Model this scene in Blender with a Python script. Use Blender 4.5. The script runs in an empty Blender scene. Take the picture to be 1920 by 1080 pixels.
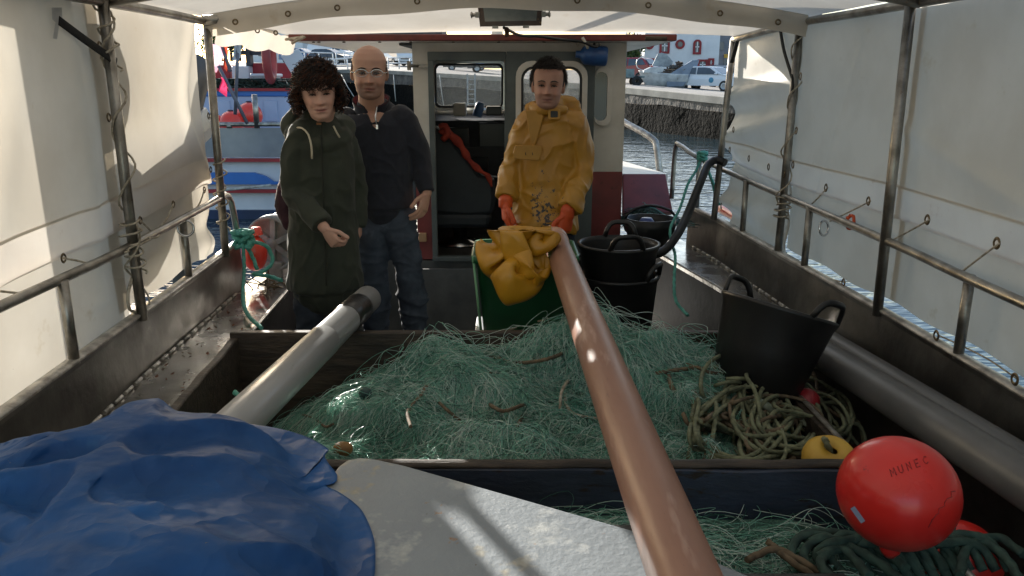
import bpy, bmesh, math, random
import numpy as np
from mathutils import Vector, Matrix, noise
S = bpy.context.scene
COL = S.collection
random.seed(7)
RNG = np.random.default_rng(7)
R = math.radians
# ---------------------------------------------------------------- camera, sky, sun, exposure
CAMZ, PITCH, FPX = 1.68, R(14.75), 1500.0
cam_data = bpy.data.cameras.new('camera')
cam_data.sensor_width = 36.0
cam_data.lens = 36.0 * FPX / 1920.0
cam_data.clip_start, cam_data.clip_end = 0.05, 4000.0
cam = bpy.data.objects.new('camera', cam_data)
COL.objects.link(cam)
cam.location = (0, 0, CAMZ)
cam.rotation_euler = (R(90) - PITCH, 0, 0)
S.camera = cam
SUN_AZ, SUN_EL = R(28.5), R(16.5)          # azimuth from +Y towards -X
world = bpy.data.worlds.new('World')
S.world = world
world.use_nodes = True
wn = world.node_tree.nodes
sky = wn.new('ShaderNodeTexSky')
sky.sky_type = 'NISHITA'
sky.sun_disc = False
sky.sun_elevation = SUN_EL
sky.sun_rotation = -SUN_AZ
sky.air_density, sky.dust_density, sky.ozone_density = 1.0, 1.6, 1.0
bg = wn['Background']
bg.inputs['Strength'].default_value = 0.13
world.node_tree.links.new(sky.outputs[0], bg.inputs['Color'])
sun_data = bpy.data.lights.new('sun', 'SUN')
sun_data.energy = 4.6
sun_data.angle = R(0.5)
sun_data.color = (1.0, 0.95, 0.87)
sun = bpy.data.objects.new('sun', sun_data)
COL.objects.link(sun)
SDIR = Vector((-math.sin(SUN_AZ) * math.cos(SUN_EL), math.cos(SUN_AZ) * math.cos(SUN_EL), math.sin(SUN_EL)))
sun.rotation_euler = SDIR.to_track_quat('Z', 'Y').to_euler()
sun.location = SDIR * 60
S.view_settings.view_transform = 'Standard'
S.view_settings.look = 'None'
S.view_settings.exposure = 1.22
S.view_settings.gamma = 1.0
S.cycles.max_bounces = 10
S.cycles.diffuse_bounces = 6
S.cycles.transmission_bounces = 8
S.cycles.sample_clamp_indirect = 6.0
S.cycles.use_denoising = True
# ---------------------------------------------------------------- helpers
def at(u, v, Y=None, z=None, x=None, d=None):
    """The point on the sight line through pixel (u, v) of the 1920x1080 photograph at a given depth, height or distance."""
    a, b, c, s = (u - 960) / FPX, (540 - v) / FPX, math.cos(PITCH), math.sin(PITCH)
    r = Vector((a, c + b * s, -s + b * c))
    if Y is not None: t = Y / r.y
    elif z is not None: t = (z - CAMZ) / r.z
    elif x is not None: t = x / r.x
    else: t = d
    return r * t + Vector((0, 0, CAMZ))
def C(r, g, b):
    f = lambda c: (c / 255 / 12.92) if c <= 10 else ((c / 255 + 0.055) / 1.055) ** 2.4
    return (f(r), f(g), f(b), 1.0)
MATS = {}
def mat(name, c1, c2=None, sc=6.0, rough=0.6, r2=None, metal=0.0, bump=0.0, bsc=60.0, spots=None, stretch=(1, 1, 1), spec=0.5, transl=0.0, attr=None, coat=0.0, alpha=None, lo=0.38, hi=0.62, bdist=0.01, sheen=0.0):
    m = bpy.data.materials.new(name)
    m.use_nodes = True
    nt = m.node_tree; N = nt.nodes; L = nt.links
    b = N['Principled BSDF']
    tc = N.new('ShaderNodeTexCoord')
    mp = N.new('ShaderNodeMapping'); mp.inputs['Scale'].default_value = stretch
    L.new(tc.outputs['Object'], mp.inputs['Vector'])
    def nz(scale, detail=5.0, ro=0.6):
        n = N.new('ShaderNodeTexNoise')
        n.inputs['Scale'].default_value = scale; n.inputs['Detail'].default_value = detail; n.inputs['Roughness'].default_value = ro
        L.new(mp.outputs[0], n.inputs['Vector'])
        return n.outputs['Fac']
    def ramp(src, a, bb):
        r = N.new('ShaderNodeMapRange'); r.inputs[1].default_value = a; r.inputs[2].default_value = bb
        L.new(src, r.inputs[0]); return r.outputs[0]
    def mix(f, A, B):
        x = N.new('ShaderNodeMix'); x.data_type = 'RGBA'
        L.new(f, x.inputs[0])
        for i, val in ((6, A), (7, B)):
            if isinstance(val, tuple): x.inputs[i].default_value = val
            else: L.new(val, x.inputs[i])
        return x.outputs[2]
    col = c1
    if attr:
        an = N.new('ShaderNodeAttribute'); an.attribute_name = attr
        col = an.outputs['Color']
    if c2 is not None:
        f = ramp(nz(sc), lo, hi)
        col = mix(f, col, c2)
    if spots:
        for (scol, ssc, slo, shi) in (spots if isinstance(spots, list) else [spots]):
            col = mix(ramp(nz(ssc, 4.0, 0.7), slo, shi), col, scol)
    if isinstance(col, tuple): b.inputs['Base Color'].default_value = col
    else: L.new(col, b.inputs['Base Color'])
    b.inputs['Metallic'].default_value = metal
    b.inputs['Specular IOR Level'].default_value = spec
    b.inputs['Coat Weight'].default_value = coat
    if sheen: b.inputs['Sheen Weight'].default_value = sheen
    if r2 is not None:
        f = N.new('ShaderNodeMapRange'); f.inputs[1].default_value = 0.35; f.inputs[2].default_value = 0.65
        f.inputs[3].default_value = rough; f.inputs[4].default_value = r2
        L.new(nz(sc * 1.7), f.inputs[0]); L.new(f.outputs[0], b.inputs['Roughness'])
    else: b.inputs['Roughness'].default_value = rough
    if alpha is not None: b.inputs['Alpha'].default_value = alpha
    if bump:
        bn = N.new('ShaderNodeBump'); bn.inputs['Strength'].default_value = bump; bn.inputs['Distance'].default_value = bdist
        L.new(nz(bsc, 4.0), bn.inputs['Height']); L.new(bn.outputs[0], b.inputs['Normal'])
    if transl:
        t = N.new('ShaderNodeBsdfTranslucent')
        if isinstance(col, tuple): t.inputs['Color'].default_value = col
        else: L.new(col, t.inputs['Color'])
        ms = N.new('ShaderNodeMixShader'); ms.inputs[0].default_value = transl
        L.new(b.outputs[0], ms.inputs[1]); L.new(t.outputs[0], ms.inputs[2])
        L.new(ms.outputs[0], N['Material Output'].inputs['Surface'])
    MATS[name] = m
    return m
def wloc(o):
    v = Vector((0, 0, 0))
    while o: v = v + o.location; o = o.parent
    return v
def tag(o, label=None, cat=None, group=None, kind=None):
    if label: o['label'] = label
    if cat: o['category'] = cat
    if group: o['group'] = group
    if kind: o['kind'] = kind
    return o
def thing(name, label, cat, loc=(0, 0, 0), group=None):
    o = bpy.data.objects.new(name, None)
    o.empty_display_size = 0.1
    COL.objects.link(o); o.location = loc
    return tag(o, label, cat, group)
def copy_tree(o, parent=None):
    c = o.copy(); COL.objects.link(c)
    if parent: c.parent = parent
    for ch in list(o.children): copy_tree(ch, c)
    return c
def spl(pts, step=0.02, closed=False):
    """Catmull-Rom through the points, resampled evenly."""
    P = [Vector(p) for p in pts]
    n = len(P); out = []
    rng = range(n if closed else n - 1)
    for i in rng:
        p1, p2 = P[i % n], P[(i + 1) % n]
        p0 = P[(i - 1) % n] if (closed or i > 0) else p1 * 2 - p2
        p3 = P[(i + 2) % n] if (closed or i + 2 < n) else p2 * 2 - p1
        k = max(2, int((p2 - p1).length / step))
        for j in range(k):
            t = j / k
            out.append(0.5 * ((2 * p1) + (p2 - p0) * t + (2 * p0 - 5 * p1 + 4 * p2 - p3) * t * t + (3 * p1 - p0 - 3 * p2 + p3) * t ** 3))
    if not closed: out.append(P[-1])
    return out
class MB:
    def __init__(s): s.v = []; s.f = []; s.m = []; s.sm = []
    def add(s, vs, fs, m=0, smooth=True):
        k = len(s.v); s.v += [tuple(p) for p in vs]
        for f in fs: s.f.append(tuple(i + k for i in f)); s.m.append(m); s.sm.append(smooth)
        return s
    def box(s, c, d, rot=None, m=0, taper=1.0):
        c = Vector(c); x, y, z = d[0] / 2, d[1] / 2, d[2] / 2
        vs = []
        for sz in (-1, 1):
            k = taper if sz < 0 else 1.0
            for sx, sy in ((-1, -1), (1, -1), (1, 1), (-1, 1)):
                p = Vector((sx * x * k, sy * y * k, sz * z))
                vs.append(c + (rot @ p if rot else p))
        return s.add(vs, [(3, 2, 1, 0), (4, 5, 6, 7), (0, 1, 5, 4), (1, 2, 6, 5), (2, 3, 7, 6), (3, 0, 4, 7)], m, False)
    def tube(s, pts, r, n=8, m=0, caps=True, ref=None, lobes=0, twist=0.0, lob=0.16):
        P = [Vector(p) for p in pts]; K = len(P)
        T = [(P[min(i + 1, K - 1)] - P[max(i - 1, 0)]).normalized() for i in range(K)]
        u = Vector(ref) if ref is not None else (Vector((0, 0, 1)) if abs(T[0].z) < 0.9 else Vector((1, 0, 0)))
        vs = []; L = 0.0
        for i in range(K):
            if i: L += (P[i] - P[i - 1]).length
            if ref is not None: u = Vector(ref)
            u = u - T[i] * u.dot(T[i])
            if u.length < 1e-6: u = T[i].orthogonal()
            u.normalize(); w = T[i].cross(u)
            rr = r[i] if isinstance(r, list) else r
            ru, rw = rr if isinstance(rr, (list, tuple)) else (rr, rr)
            for j in range(n):
                a = 2 * math.pi * j / n
                k = 1.0 + (lob * math.cos(lobes * (a - twist * L)) if lobes else 0.0)
                vs.append(P[i] + u * (ru * k * math.cos(a)) + w * (rw * k * math.sin(a)))
        fs = [(i * n + j, i * n + (j + 1) % n, (i + 1) * n + (j + 1) % n, (i + 1) * n + j) for i in range(K - 1) for j in range(n)]
        s.add(vs, fs, m, True)
        if caps:
            k = len(s.v) - K * n
            s.f.append(tuple(k + j for j in reversed(range(n)))); s.f.append(tuple(k + (K - 1) * n + j for j in range(n)))
            s.m += [m, m]; s.sm += [False, False]
        return s
    def rope(s, pts, r, m=0, step=0.009):
        return s.tube(spl(pts, step), r, 9, m, lobes=3, twist=0.55 / r * 0.75)
    def lathe(s, prof, M=None, n=32, m=0, a0=0.0, a1=2 * math.pi, mi=None):
        M = M or Matrix(); full = abs(a1 - a0 - 2 * math.pi) < 1e-6
        cnt = n if full else n + 1
        vs = [M @ Vector((r * math.cos(a0 + (a1 - a0) * j / n), r * math.sin(a0 + (a1 - a0) * j / n), z)) for r, z in prof for j in range(cnt)]
        k = len(s.v); s.v += [tuple(p) for p in vs]
        for i in range(len(prof) - 1):
            for j in range(n):
                j2 = (j + 1) % cnt
                s.f.append((k + i * cnt + j, k + i * cnt + j2, k + (i + 1) * cnt + j2, k + (i + 1) * cnt + j))
                s.m.append(mi[i] if mi else m); s.sm.append(True)
        return s
    def grid(s, G, m=0, smooth=True, cu=False, cv=False):
        G = np.asarray(G); a, b = G.shape[:2]
        k = len(s.v); s.v += [tuple(p) for p in G.reshape(-1, 3)]
        for i in range(a if cu else a - 1):
            for j in range(b if cv else b - 1):
                s.f.append((k + i * b + j, k + ((i + 1) % a) * b + j, k + ((i + 1) % a) * b + (j + 1) % b, k + i * b + (j + 1) % b))
                s.m.append(m); s.sm.append(smooth)
        return s
    def ball(s, c, r, n=24, m=0, rot=None):
        c = Vector(c); r = Vector(r) if isinstance(r, (tuple, list, Vector)) else Vector((r, r, r))
        k = n // 2
        vs = []
        for i in range(k + 1):
            ph = math.pi * i / k
            for j in range(n):
                th = 2 * math.pi * j / n
                p = Vector((r.x * math.sin(ph) * math.cos(th), r.y * math.sin(ph) * math.sin(th), -r.z * math.cos(ph)))
                vs.append(c + (rot @ p if rot else p))
        return s.add(vs, [(i * n + j, i * n + (j + 1) % n, (i + 1) * n + (j + 1) % n, (i + 1) * n + j) for i in range(k) for j in range(n)], m)
    def prism(s, poly, ax, depth, o, m=0, smooth=False):
        """poly (a, b) in the plane of axes ax=(A, B), pushed along A x B by depth from origin o."""
        A, B = Vector(ax[0]), Vector(ax[1]); Nn = A.cross(B); o = Vector(o); n = len(poly)
        vs = [o + A * a + B * b for a, b in poly] + [o + A * a + B * b + Nn * depth for a, b in poly]
        fs = [tuple(reversed(range(n))), tuple(range(n, 2 * n))] + [(i, (i + 1) % n, n + (i + 1) % n, n + i) for i in range(n)]
        k = len(s.v); s.v += [tuple(p) for p in vs]
        for q, f in enumerate(fs): s.f.append(tuple(i + k for i in f)); s.m.append(m); s.sm.append(smooth and q > 1)
        return s
    def strip(s, outer, inner, ax, depth, o, m=0):
        """a closed frame between two outlines with equal point counts"""
        A, B = Vector(ax[0]), Vector(ax[1]); Nn = A.cross(B) * depth; o = Vector(o); n = len(outer)
        vs = [o + A * a + B * b for a, b in outer] + [o + A * a + B * b for a, b in inner]
        vs += [p + Nn for p in vs]
        fs = []
        for i in range(n):
            j = (i + 1) % n
            fs += [(i, n + i, n + j, j), (2 * n + i, 2 * n + j, 3 * n + j, 3 * n + i), (i, j, 2 * n + j, 2 * n + i), (n + j, n + i, 3 * n + i, 3 * n + j)]
        return s.add(vs, fs, m, False)
    def build(s, name, mats, parent=None, loc=None, bevel=0.0, sub=0):
        me = bpy.data.meshes.new(name)
        base = Vector(loc) if loc is not None else (wloc(parent) if parent else Vector((0, 0, 0)))
        V = np.array(s.v, dtype=np.float64) - np.array(base)
        me.from_pydata([tuple(p) for p in V], [], s.f)
        for m in (mats if isinstance(mats, (list, tuple)) else [mats]): me.materials.append(m)
        me.polygons.foreach_set('material_index', s.m)
        me.polygons.foreach_set('use_smooth', s.sm)
        me.update()
        o = bpy.data.objects.new(name, me); COL.objects.link(o)
        if parent: o.parent = parent
        else: o.location = base
        if bevel:
            md = o.modifiers.new('bevel', 'BEVEL'); md.width = bevel; md.segments = 2; md.limit_method = 'ANGLE'; md.angle_limit = R(40)
        if sub:
            md = o.modifiers.new('sub', 'SUBSURF'); md.levels = sub; md.render_levels = sub
        return o
def rrect(x0, x1, z0, z1, r, k=5):
    out = []
    for cx, cz, a0 in ((x1 - r, z1 - r, 0), (x0 + r, z1 - r, 90), (x0 + r, z0 + r, 180), (x1 - r, z0 + r, 270)):
        for i in range(k + 1):
            a = R(a0 + 90 * i / k); out.append((cx + r * math.cos(a), cz + r * math.sin(a)))
    return out
def strand_mesh(name, P, rad, mats, mi, parent=None, loc=(0, 0, 0)):
    """P (N, K, 3) many thin three-sided strands as one mesh, fast."""
    N_, K, _ = P.shape
    T = np.gradient(P, axis=1); T /= np.linalg.norm(T, axis=2, keepdims=True) + 1e-9
    ref = np.zeros_like(T); ref[..., 2] = 1; ref[np.abs(T[..., 2]) > 0.9] = (1, 0, 0)
    A = np.cross(T, ref); A /= np.linalg.norm(A, axis=2, keepdims=True) + 1e-9
    B = np.cross(T, A)
    rad = np.asarray(rad).reshape(N_, 1, 1)
    ring = [P + rad * (A * math.cos(a) + B * math.sin(a)) for a in (0, 2.0944, 4.18879)]
    V = np.stack(ring, axis=2).reshape(-1, 3) - np.array(loc)
    i = np.arange(N_)[:, None, None] * K * 3; k = np.arange(K - 1)[None, :, None] * 3; j = np.arange(3)[None, None, :]
    j2 = (j + 1) % 3
    Fq = np.stack([i + k + j, i + k + j2, i + k + 3 + j2, i + k + 3 + j], axis=-1).reshape(-1, 4)
    me = bpy.data.meshes.new(name)
    me.vertices.add(len(V)); me.vertices.foreach_set('co', V.astype(np.float32).ravel())
    me.loops.add(Fq.size); me.loops.foreach_set('vertex_index', Fq.astype(np.int32).ravel())
    me.polygons.add(len(Fq)); me.polygons.foreach_set('loop_start', np.arange(0, Fq.size, 4, dtype=np.int32))
    me.polygons.foreach_set('loop_total', np.full(len(Fq), 4, dtype=np.int32))
    for m in mats: me.materials.append(m)
    me.polygons.foreach_set('material_index', np.repeat(np.asarray(mi, dtype=np.int32), (K - 1) * 3))
    me.polygons.foreach_set('use_smooth', np.ones(len(Fq), dtype=bool))
    me.update(); me.validate()
    o = bpy.data.objects.new(name, me); COL.objects.link(o)
    if parent: o.parent = parent
    else: o.location = loc
    return o
def cloth(P, F, height, steps=120, iters=10, grav=0.0016, fric=0.6, stiff_bend=0.25, push=None, broad=0, stiff_broad=0.1):
    """Small position-based cloth: the sheet F (a, b, 2) cut flat, started at P (a, b, 3), falls on to the height field and folds."""
    P = P.copy(); V = np.zeros_like(P); B_ = []
    def add(fa, fb, k, short=1.0, only=False):
        A0, B0 = fa(F), fb(F); n0, n1 = min(A0.shape[0], B0.shape[0]), min(A0.shape[1], B0.shape[1])
        if n0 < 1 or n1 < 1: return
        B_.append((fa, fb, n0, n1, np.linalg.norm(B0[:n0, :n1] - A0[:n0, :n1], axis=-1)[..., None] * short, k, only))
    for o in (0, 1):
        add(lambda Q, o=o: Q[o:-1:2], lambda Q, o=o: Q[o + 1::2], 1.0); add(lambda Q, o=o: Q[:, o:-1:2], lambda Q, o=o: Q[:, o + 1::2], 1.0)
        add(lambda Q, o=o: Q[o:-1:2, :-1], lambda Q, o=o: Q[o + 1::2, 1:], 0.35); add(lambda Q, o=o: Q[o:-1:2, 1:], lambda Q, o=o: Q[o + 1::2, :-1], 0.35)
    for o in range(4):
        add(lambda Q, o=o: Q[o:-2:4], lambda Q, o=o: Q[o + 2::4], stiff_bend); add(lambda Q, o=o: Q[:, o:-2:4], lambda Q, o=o: Q[:, o + 2::4], stiff_bend)
    if broad:
        for o in range(0, broad * 2, max(1, broad // 2)):
            add(lambda Q, o=o: Q[o:-broad:2 * broad], lambda Q, o=o: Q[o + broad::2 * broad], stiff_broad, .985, True); add(lambda Q, o=o: Q[:, o:-broad:2 * broad], lambda Q, o=o: Q[:, o + broad::2 * broad], stiff_broad, .985, True)
    for st in range(steps):
        V[..., 2] -= grav; V *= 0.96
        Q = P + V
        for it in range(iters):
            for fa, fb, n0, n1, L, k, only in B_:
                A, Bq = fa(Q)[:n0, :n1], fb(Q)[:n0, :n1]; D = Bq - A; n = np.linalg.norm(D, axis=-1, keepdims=True) + 1e-9; e = (n - L) / n
                if only: e = np.minimum(e, 0)
                c = D * (0.5 * k * e); A += c; Bq -= c
            if push is not None: push(Q)
            h = height(Q[..., 0], Q[..., 1]); low = Q[..., 2] < h
            Q[..., 2] = np.where(low, h, Q[..., 2])
        W = Q - P
        W[low, 0] *= 1 - fric; W[low, 1] *= 1 - fric
        Q[low, 0] = P[low, 0] + W[low, 0]; Q[low, 1] = P[low, 1] + W[low, 1]
        V = W; P = Q
    return P
def vnoise(P, sc, seed=0.0):
    P = np.asarray(P); f = P.reshape(-1, 3)
    return np.array([noise.noise(Vector((p[0] * sc + seed, p[1] * sc - seed, p[2] * sc + 2 * seed))) for p in f]).reshape(P.shape[:-1])
X, Yv, Zv = Vector((1, 0, 0)), Vector((0, 1, 0)), Vector((0, 0, 1))
# ---------------------------------------------------------------- materials
steel = mat('brushed_steel', C(128, 125, 119), C(92, 89, 84), sc=3, rough=0.34, r2=0.55, metal=0.85, bump=0.15, bsc=25, spots=(C(92, 72, 55), 7, 0.66, 0.78))
deck_steel = mat('side_deck_steel', C(205, 203, 198), C(165, 162, 156), sc=4, rough=0.10, r2=0.34, metal=0.85, bump=0.12, bsc=10, spots=[(C(70, 62, 54), 9, 0.62, 0.72), (C(85, 55, 40), 38, 0.7, 0.76)])
pipe_steel = mat('pipe_steel', C(170, 166, 158), C(125, 120, 112), sc=9, rough=0.3, r2=0.45, metal=0.9, spots=(C(110, 85, 65), 14, 0.66, 0.76))
bright_edge = mat('worn_edge', C(205, 200, 190), C(140, 135, 128), sc=16, rough=0.4, metal=0.5)
grey_paint = mat('grey_paint', C(96, 98, 97), C(74, 77, 77), sc=4, rough=0.5, bump=0.1, bsc=30, spots=(C(58, 52, 46), 8, 0.66, 0.74))
dark_deck = mat('dark_deck', C(70, 70, 68), C(48, 48, 46), sc=5, rough=0.6, bump=0.2, bsc=30)
red_floor = mat('red_oxide', C(98, 40, 34), C(70, 32, 28), sc=6, rough=0.65, bump=0.1)
white_wall = mat('white_gelcoat', C(214, 210, 200), C(196, 190, 178), sc=3, rough=0.4, bump=0.03, bsc=12, spots=(C(150, 132, 112), 11, 0.7, 0.8))
red_band = mat('red_band_paint', C(132, 58, 54), C(112, 50, 48), sc=4, rough=0.45, spots=(C(90, 42, 40), 14, 0.64, 0.72))
trim_red = mat('roof_trim_red', C(118, 54, 46), C(88, 44, 38), sc=8, rough=0.5)
door_grey = mat('door_grey', C(92, 100, 98), C(76, 84, 84), sc=5, rough=0.5, bump=0.05, bsc=40)
glass = mat('window_glass', C(225, 232, 235), rough=0.03, alpha=0.16, spec=0.6)
dark_glass = mat('dark_window_glass', C(40, 46, 52), rough=0.06, spec=0.8)
black_rubber = mat('black_rubber', C(18, 18, 19), C(27, 27, 27), sc=7, rough=0.42, bump=0.06, bsc=50)
black_plastic = mat('black_plastic', C(30, 31, 32), C(44, 44, 43), sc=5, rough=0.38, r2=0.5)
chrome = mat('chrome', C(205, 205, 205), rough=0.18, metal=1.0)
cord_mat = mat('cord', C(188, 178, 160), C(140, 130, 112), sc=40, rough=0.8)
brass = mat('eyelet_brass', C(120, 105, 80), C(80, 68, 50), sc=60, rough=0.4, metal=0.7)
tarp = mat('white_pvc_tarp', C(214, 207, 194), C(202, 194, 180), sc=2.2, rough=0.38, r2=0.5, bump=0.25, bsc=4.0, bdist=0.012, transl=0.43, spots=[(C(190, 176, 152), 6, 0.64, 0.8), (C(70, 60, 50), 60, 0.745, 0.76)])
tarp_hem = mat('tarp_hem', C(222, 214, 202), C(212, 202, 190), sc=3, rough=0.42, bump=0.15, bsc=7, transl=0.5, spots=(C(196, 178, 162), 9, 0.62, 0.80))
# ================================================================ water, ground, quay
def interp(xs, ys, x): return float(np.interp(x, xs, ys))
water_m = mat('harbour_water', C(46, 66, 72), C(34, 52, 60), sc=0.5, rough=0.06, bump=0.8, bsc=1.0, bdist=0.14, stretch=(0.6, 1.3, 1))
WZ = -0.56
w = MB(); w.grid(np.array([[(x, y, WZ) for y in (-1500, -60, 0, 20, 60, 1500)] for x in (-1500, -60, -15, 15, 60, 1500)]), smooth=False)
tag(w.build('water', water_m), kind='structure')
EDGE = [(-700, 136, 66), (300, 132, 66), (560, 132, 66), (700, 131.5, 64), (820, 138, 56), (940, 145, 48), (1165, 165, 37), (1365, 185, 30), (1500, 199, 27), (2600, 300, 20)]
MID = [(-700, 121, 88), (300, 121, 88), (560, 121, 88), (700, 121, 88), (820, 126, 84), (940, 140, 70), (1165, 155, 54), (1365, 171, 50), (1500, 180, 48), (2600, 230, 44)]
BACK = [(-700, 117, 130), (300, 117, 130), (560, 117, 130), (700, 118, 130), (820, 122, 120), (940, 136, 100), (1165, 148, 80), (1365, 153, 80), (1500, 156, 80), (2600, 190, 80)]
e_pts = [at(u, v, Y=Y) for u, v, Y in EDGE]
rows = [e_pts, [at(u, v, Y=Y) for u, v, Y in MID], [at(u, v, Y=Y) for u, v, Y in BACK], [Vector((p.x * 12, 1400, 14)) for p in [at(u, v, Y=Y) for u, v, Y in BACK]]]
asphalt = mat('quay_asphalt', C(150, 145, 138), C(128, 124, 118), sc=0.35, rough=0.9, bump=0.1, bsc=3, spots=(C(104, 100, 96), 0.9, 0.6, 0.72))
g = MB(); g.grid(np.array([[tuple(p) for p in r] for r in rows]), smooth=False)
tag(g.build('quay_ground', asphalt), kind='structure')
stone_m = mat('quay_stone', C(104, 100, 94), C(66, 64, 61), sc=0.9, rough=0.95, bump=0.9, bsc=2.2, bdist=0.12, spots=[(C(44, 44, 42), 3.2, 0.56, 0.64), (C(126, 121, 113), 1.6, 0.64, 0.74)])
weed_m = mat('weedy_stone', C(14, 15, 13), C(8, 9, 8), sc=2.5, rough=0.95, spec=.08, bump=0.8, bsc=5, bdist=0.12, spots=[(C(84, 82, 78), 11, 0.74, 0.77), (C(26, 27, 19), 3, 0.6, 0.7)])
cap_m = mat('quay_coping', C(150, 148, 140), C(126, 124, 118), sc=1.2, rough=0.9, bump=0.3, bsc=4)
qw = thing('quay_wall', 'old stone quay wall with dark weedy foot standing in the harbour water', 'wall', (e_pts[6].x, e_pts[6].y, WZ))
fine = []
for a, b in zip(e_pts[:-1], e_pts[1:]):
    k = max(2, int((b - a).length / 0.5)); k = min(k, 80)
    fine += [a.lerp(b, i / k) for i in range(k)]
fine.append(e_pts[-1])
def face(z0f, z1f, out, nz_, name, m, amp, sd):
    rowsz = []
    for k in range(nz_ + 1):
        row = []
        for p in fine:
            z0, z1 = z0f(p), z1f(p); z = z0 + (z1 - z0) * k / nz_
            a = noise.noise(Vector((p.x * 0.9 + sd, z * 1.3, p.y * 0.9))) + 0.5 * noise.noise(Vector((p.x * 2.6, z * 3.1 + sd, p.y * 2.6)))
            row.append((p.x, p.y - out - amp * a, z))
        rowsz.append(row)
    m_ = MB(); m_.grid(np.array(rowsz), smooth=True); return m_.build(name, m, qw)
ztide = lambda p: WZ + 0.66 * (p.z - WZ) + 0.12 * noise.noise(Vector((p.x * 0.4, p.y * 0.4, 3)))
face(ztide, lambda p: p.z - 0.2, 0.10, 5, 'masonry_face', stone_m, 0.10, 0.0)
face(lambda p: WZ - 1.5, ztide, 0.16, 7, 'weedy_foot', weed_m, 0.16, 5.0)
cp = MB()
for lo_, hi_, o_ in ((0, 0, 0),):
    G = []
    for p in fine: G.append([(p.x, p.y - 0.05, p.z - 0.24), (p.x, p.y - 0.2, p.z - 0.22), (p.x, p.y - 0.2, p.z + 0.03), (p.x, p.y - 0.1, p.z + 0.06), (p.x, p.y + 0.6, p.z + 0.06), (p.x, p.y + 0.6, p.z - 0.1)])
    cp.grid(np.array(G), smooth=False)
cp.build('coping', cap_m, qw)
# mooring ladder and ropes hanging on the quay, seen through the wheelhouse window
lad = MB(); a0 = at(884, 148, Y=49.5); 
for dx in (-0.22, 0.22): lad.box((a0.x + dx, a0.y - 0.35, a0.z - 0.95), (0.09, 0.09, 2.5))
for k in range(8): lad.box((a0.x, a0.y - 0.35, a0.z - 2.0 + 0.28 * k), (0.44, 0.05, 0.05))
tag(lad.build('quay_ladder', mat('galvanised', C(165, 168, 170), C(130, 134, 136), sc=5, rough=0.5, metal=0.4), loc=(a0.x, a0.y - 0.35, WZ)), 'grey metal ladder fixed to the stone quay, seen through the wheelhouse window', 'ladder')
wrope = mat('mooring_rope', C(190, 188, 180), C(150, 148, 140), sc=20, rough=0.8)
for i, (u0, v0, u1, v1, lab) in enumerate([(640, 140, 664, 182, 'pale mooring rope slanting down the quay between the woman and the bald man'),
                                          (738, 140, 742, 190, 'pale mooring rope hanging straight down the quay beside the bald man'),
                                          (824, 140, 832, 200, 'pale rope hanging down the quay, seen through the wheelhouse window')]):
    yy = interp([560, 700, 820, 940], [64, 62, 54, 46], u0) - 0.9
    m_ = MB(); p0, p1 = at(u0, v0, Y=yy), at(u1, v1, Y=yy - (3 if i == 0 else 0.3))
    m_.tube([p0, p0.lerp(p1, 0.5) - Zv * 0.08, p1], 0.03, 6)
    tag(m_.build('mooring_rope', wrope, loc=p1), lab, 'rope')
# white railings on the left quay
rail_w = mat('white_rail_paint', C(222, 224, 226), C(200, 203, 206), sc=4, rough=0.45)
def railing(p0, p1, h, n, label, bars=2):
    t = thing('quay_railing', label, 'railing', p0, 'white railings along the far quay')
    r0, r1 = Vector(p0), Vector(p1)
    for k in range(bars):
        m_ = MB(); z = h * (1 - 0.48 * k); m_.tube([r0 + Zv * z, r1 + Zv * z], 0.05, 6); m_.build('bar', rail_w, t)
    for k in range(n):
        m_ = MB(); q = r0.lerp(r1, k / (n - 1)); m_.tube([q, q + Zv * h], 0.05, 6); m_.build('post', rail_w, t)
railing(at(545, 119, Y=70), at(625, 121, Y=72), 0.95, 4, 'white railing on the quay in front of the dark hatchback')
railing(at(631, 121, Y=72), at(662, 119, Y=74), 0.95, 3, 'short white railing on the quay just left of the bald man')
railing(at(553, 136, Y=63), at(652, 131, Y=66), 0.85, 5, 'lower white railing at the quay edge behind the curly haired woman')
railing(at(728, 129.5, Y=65), at(790, 129, Y=65), 0.85, 4, 'white railing on the quay right of the bald man')
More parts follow.
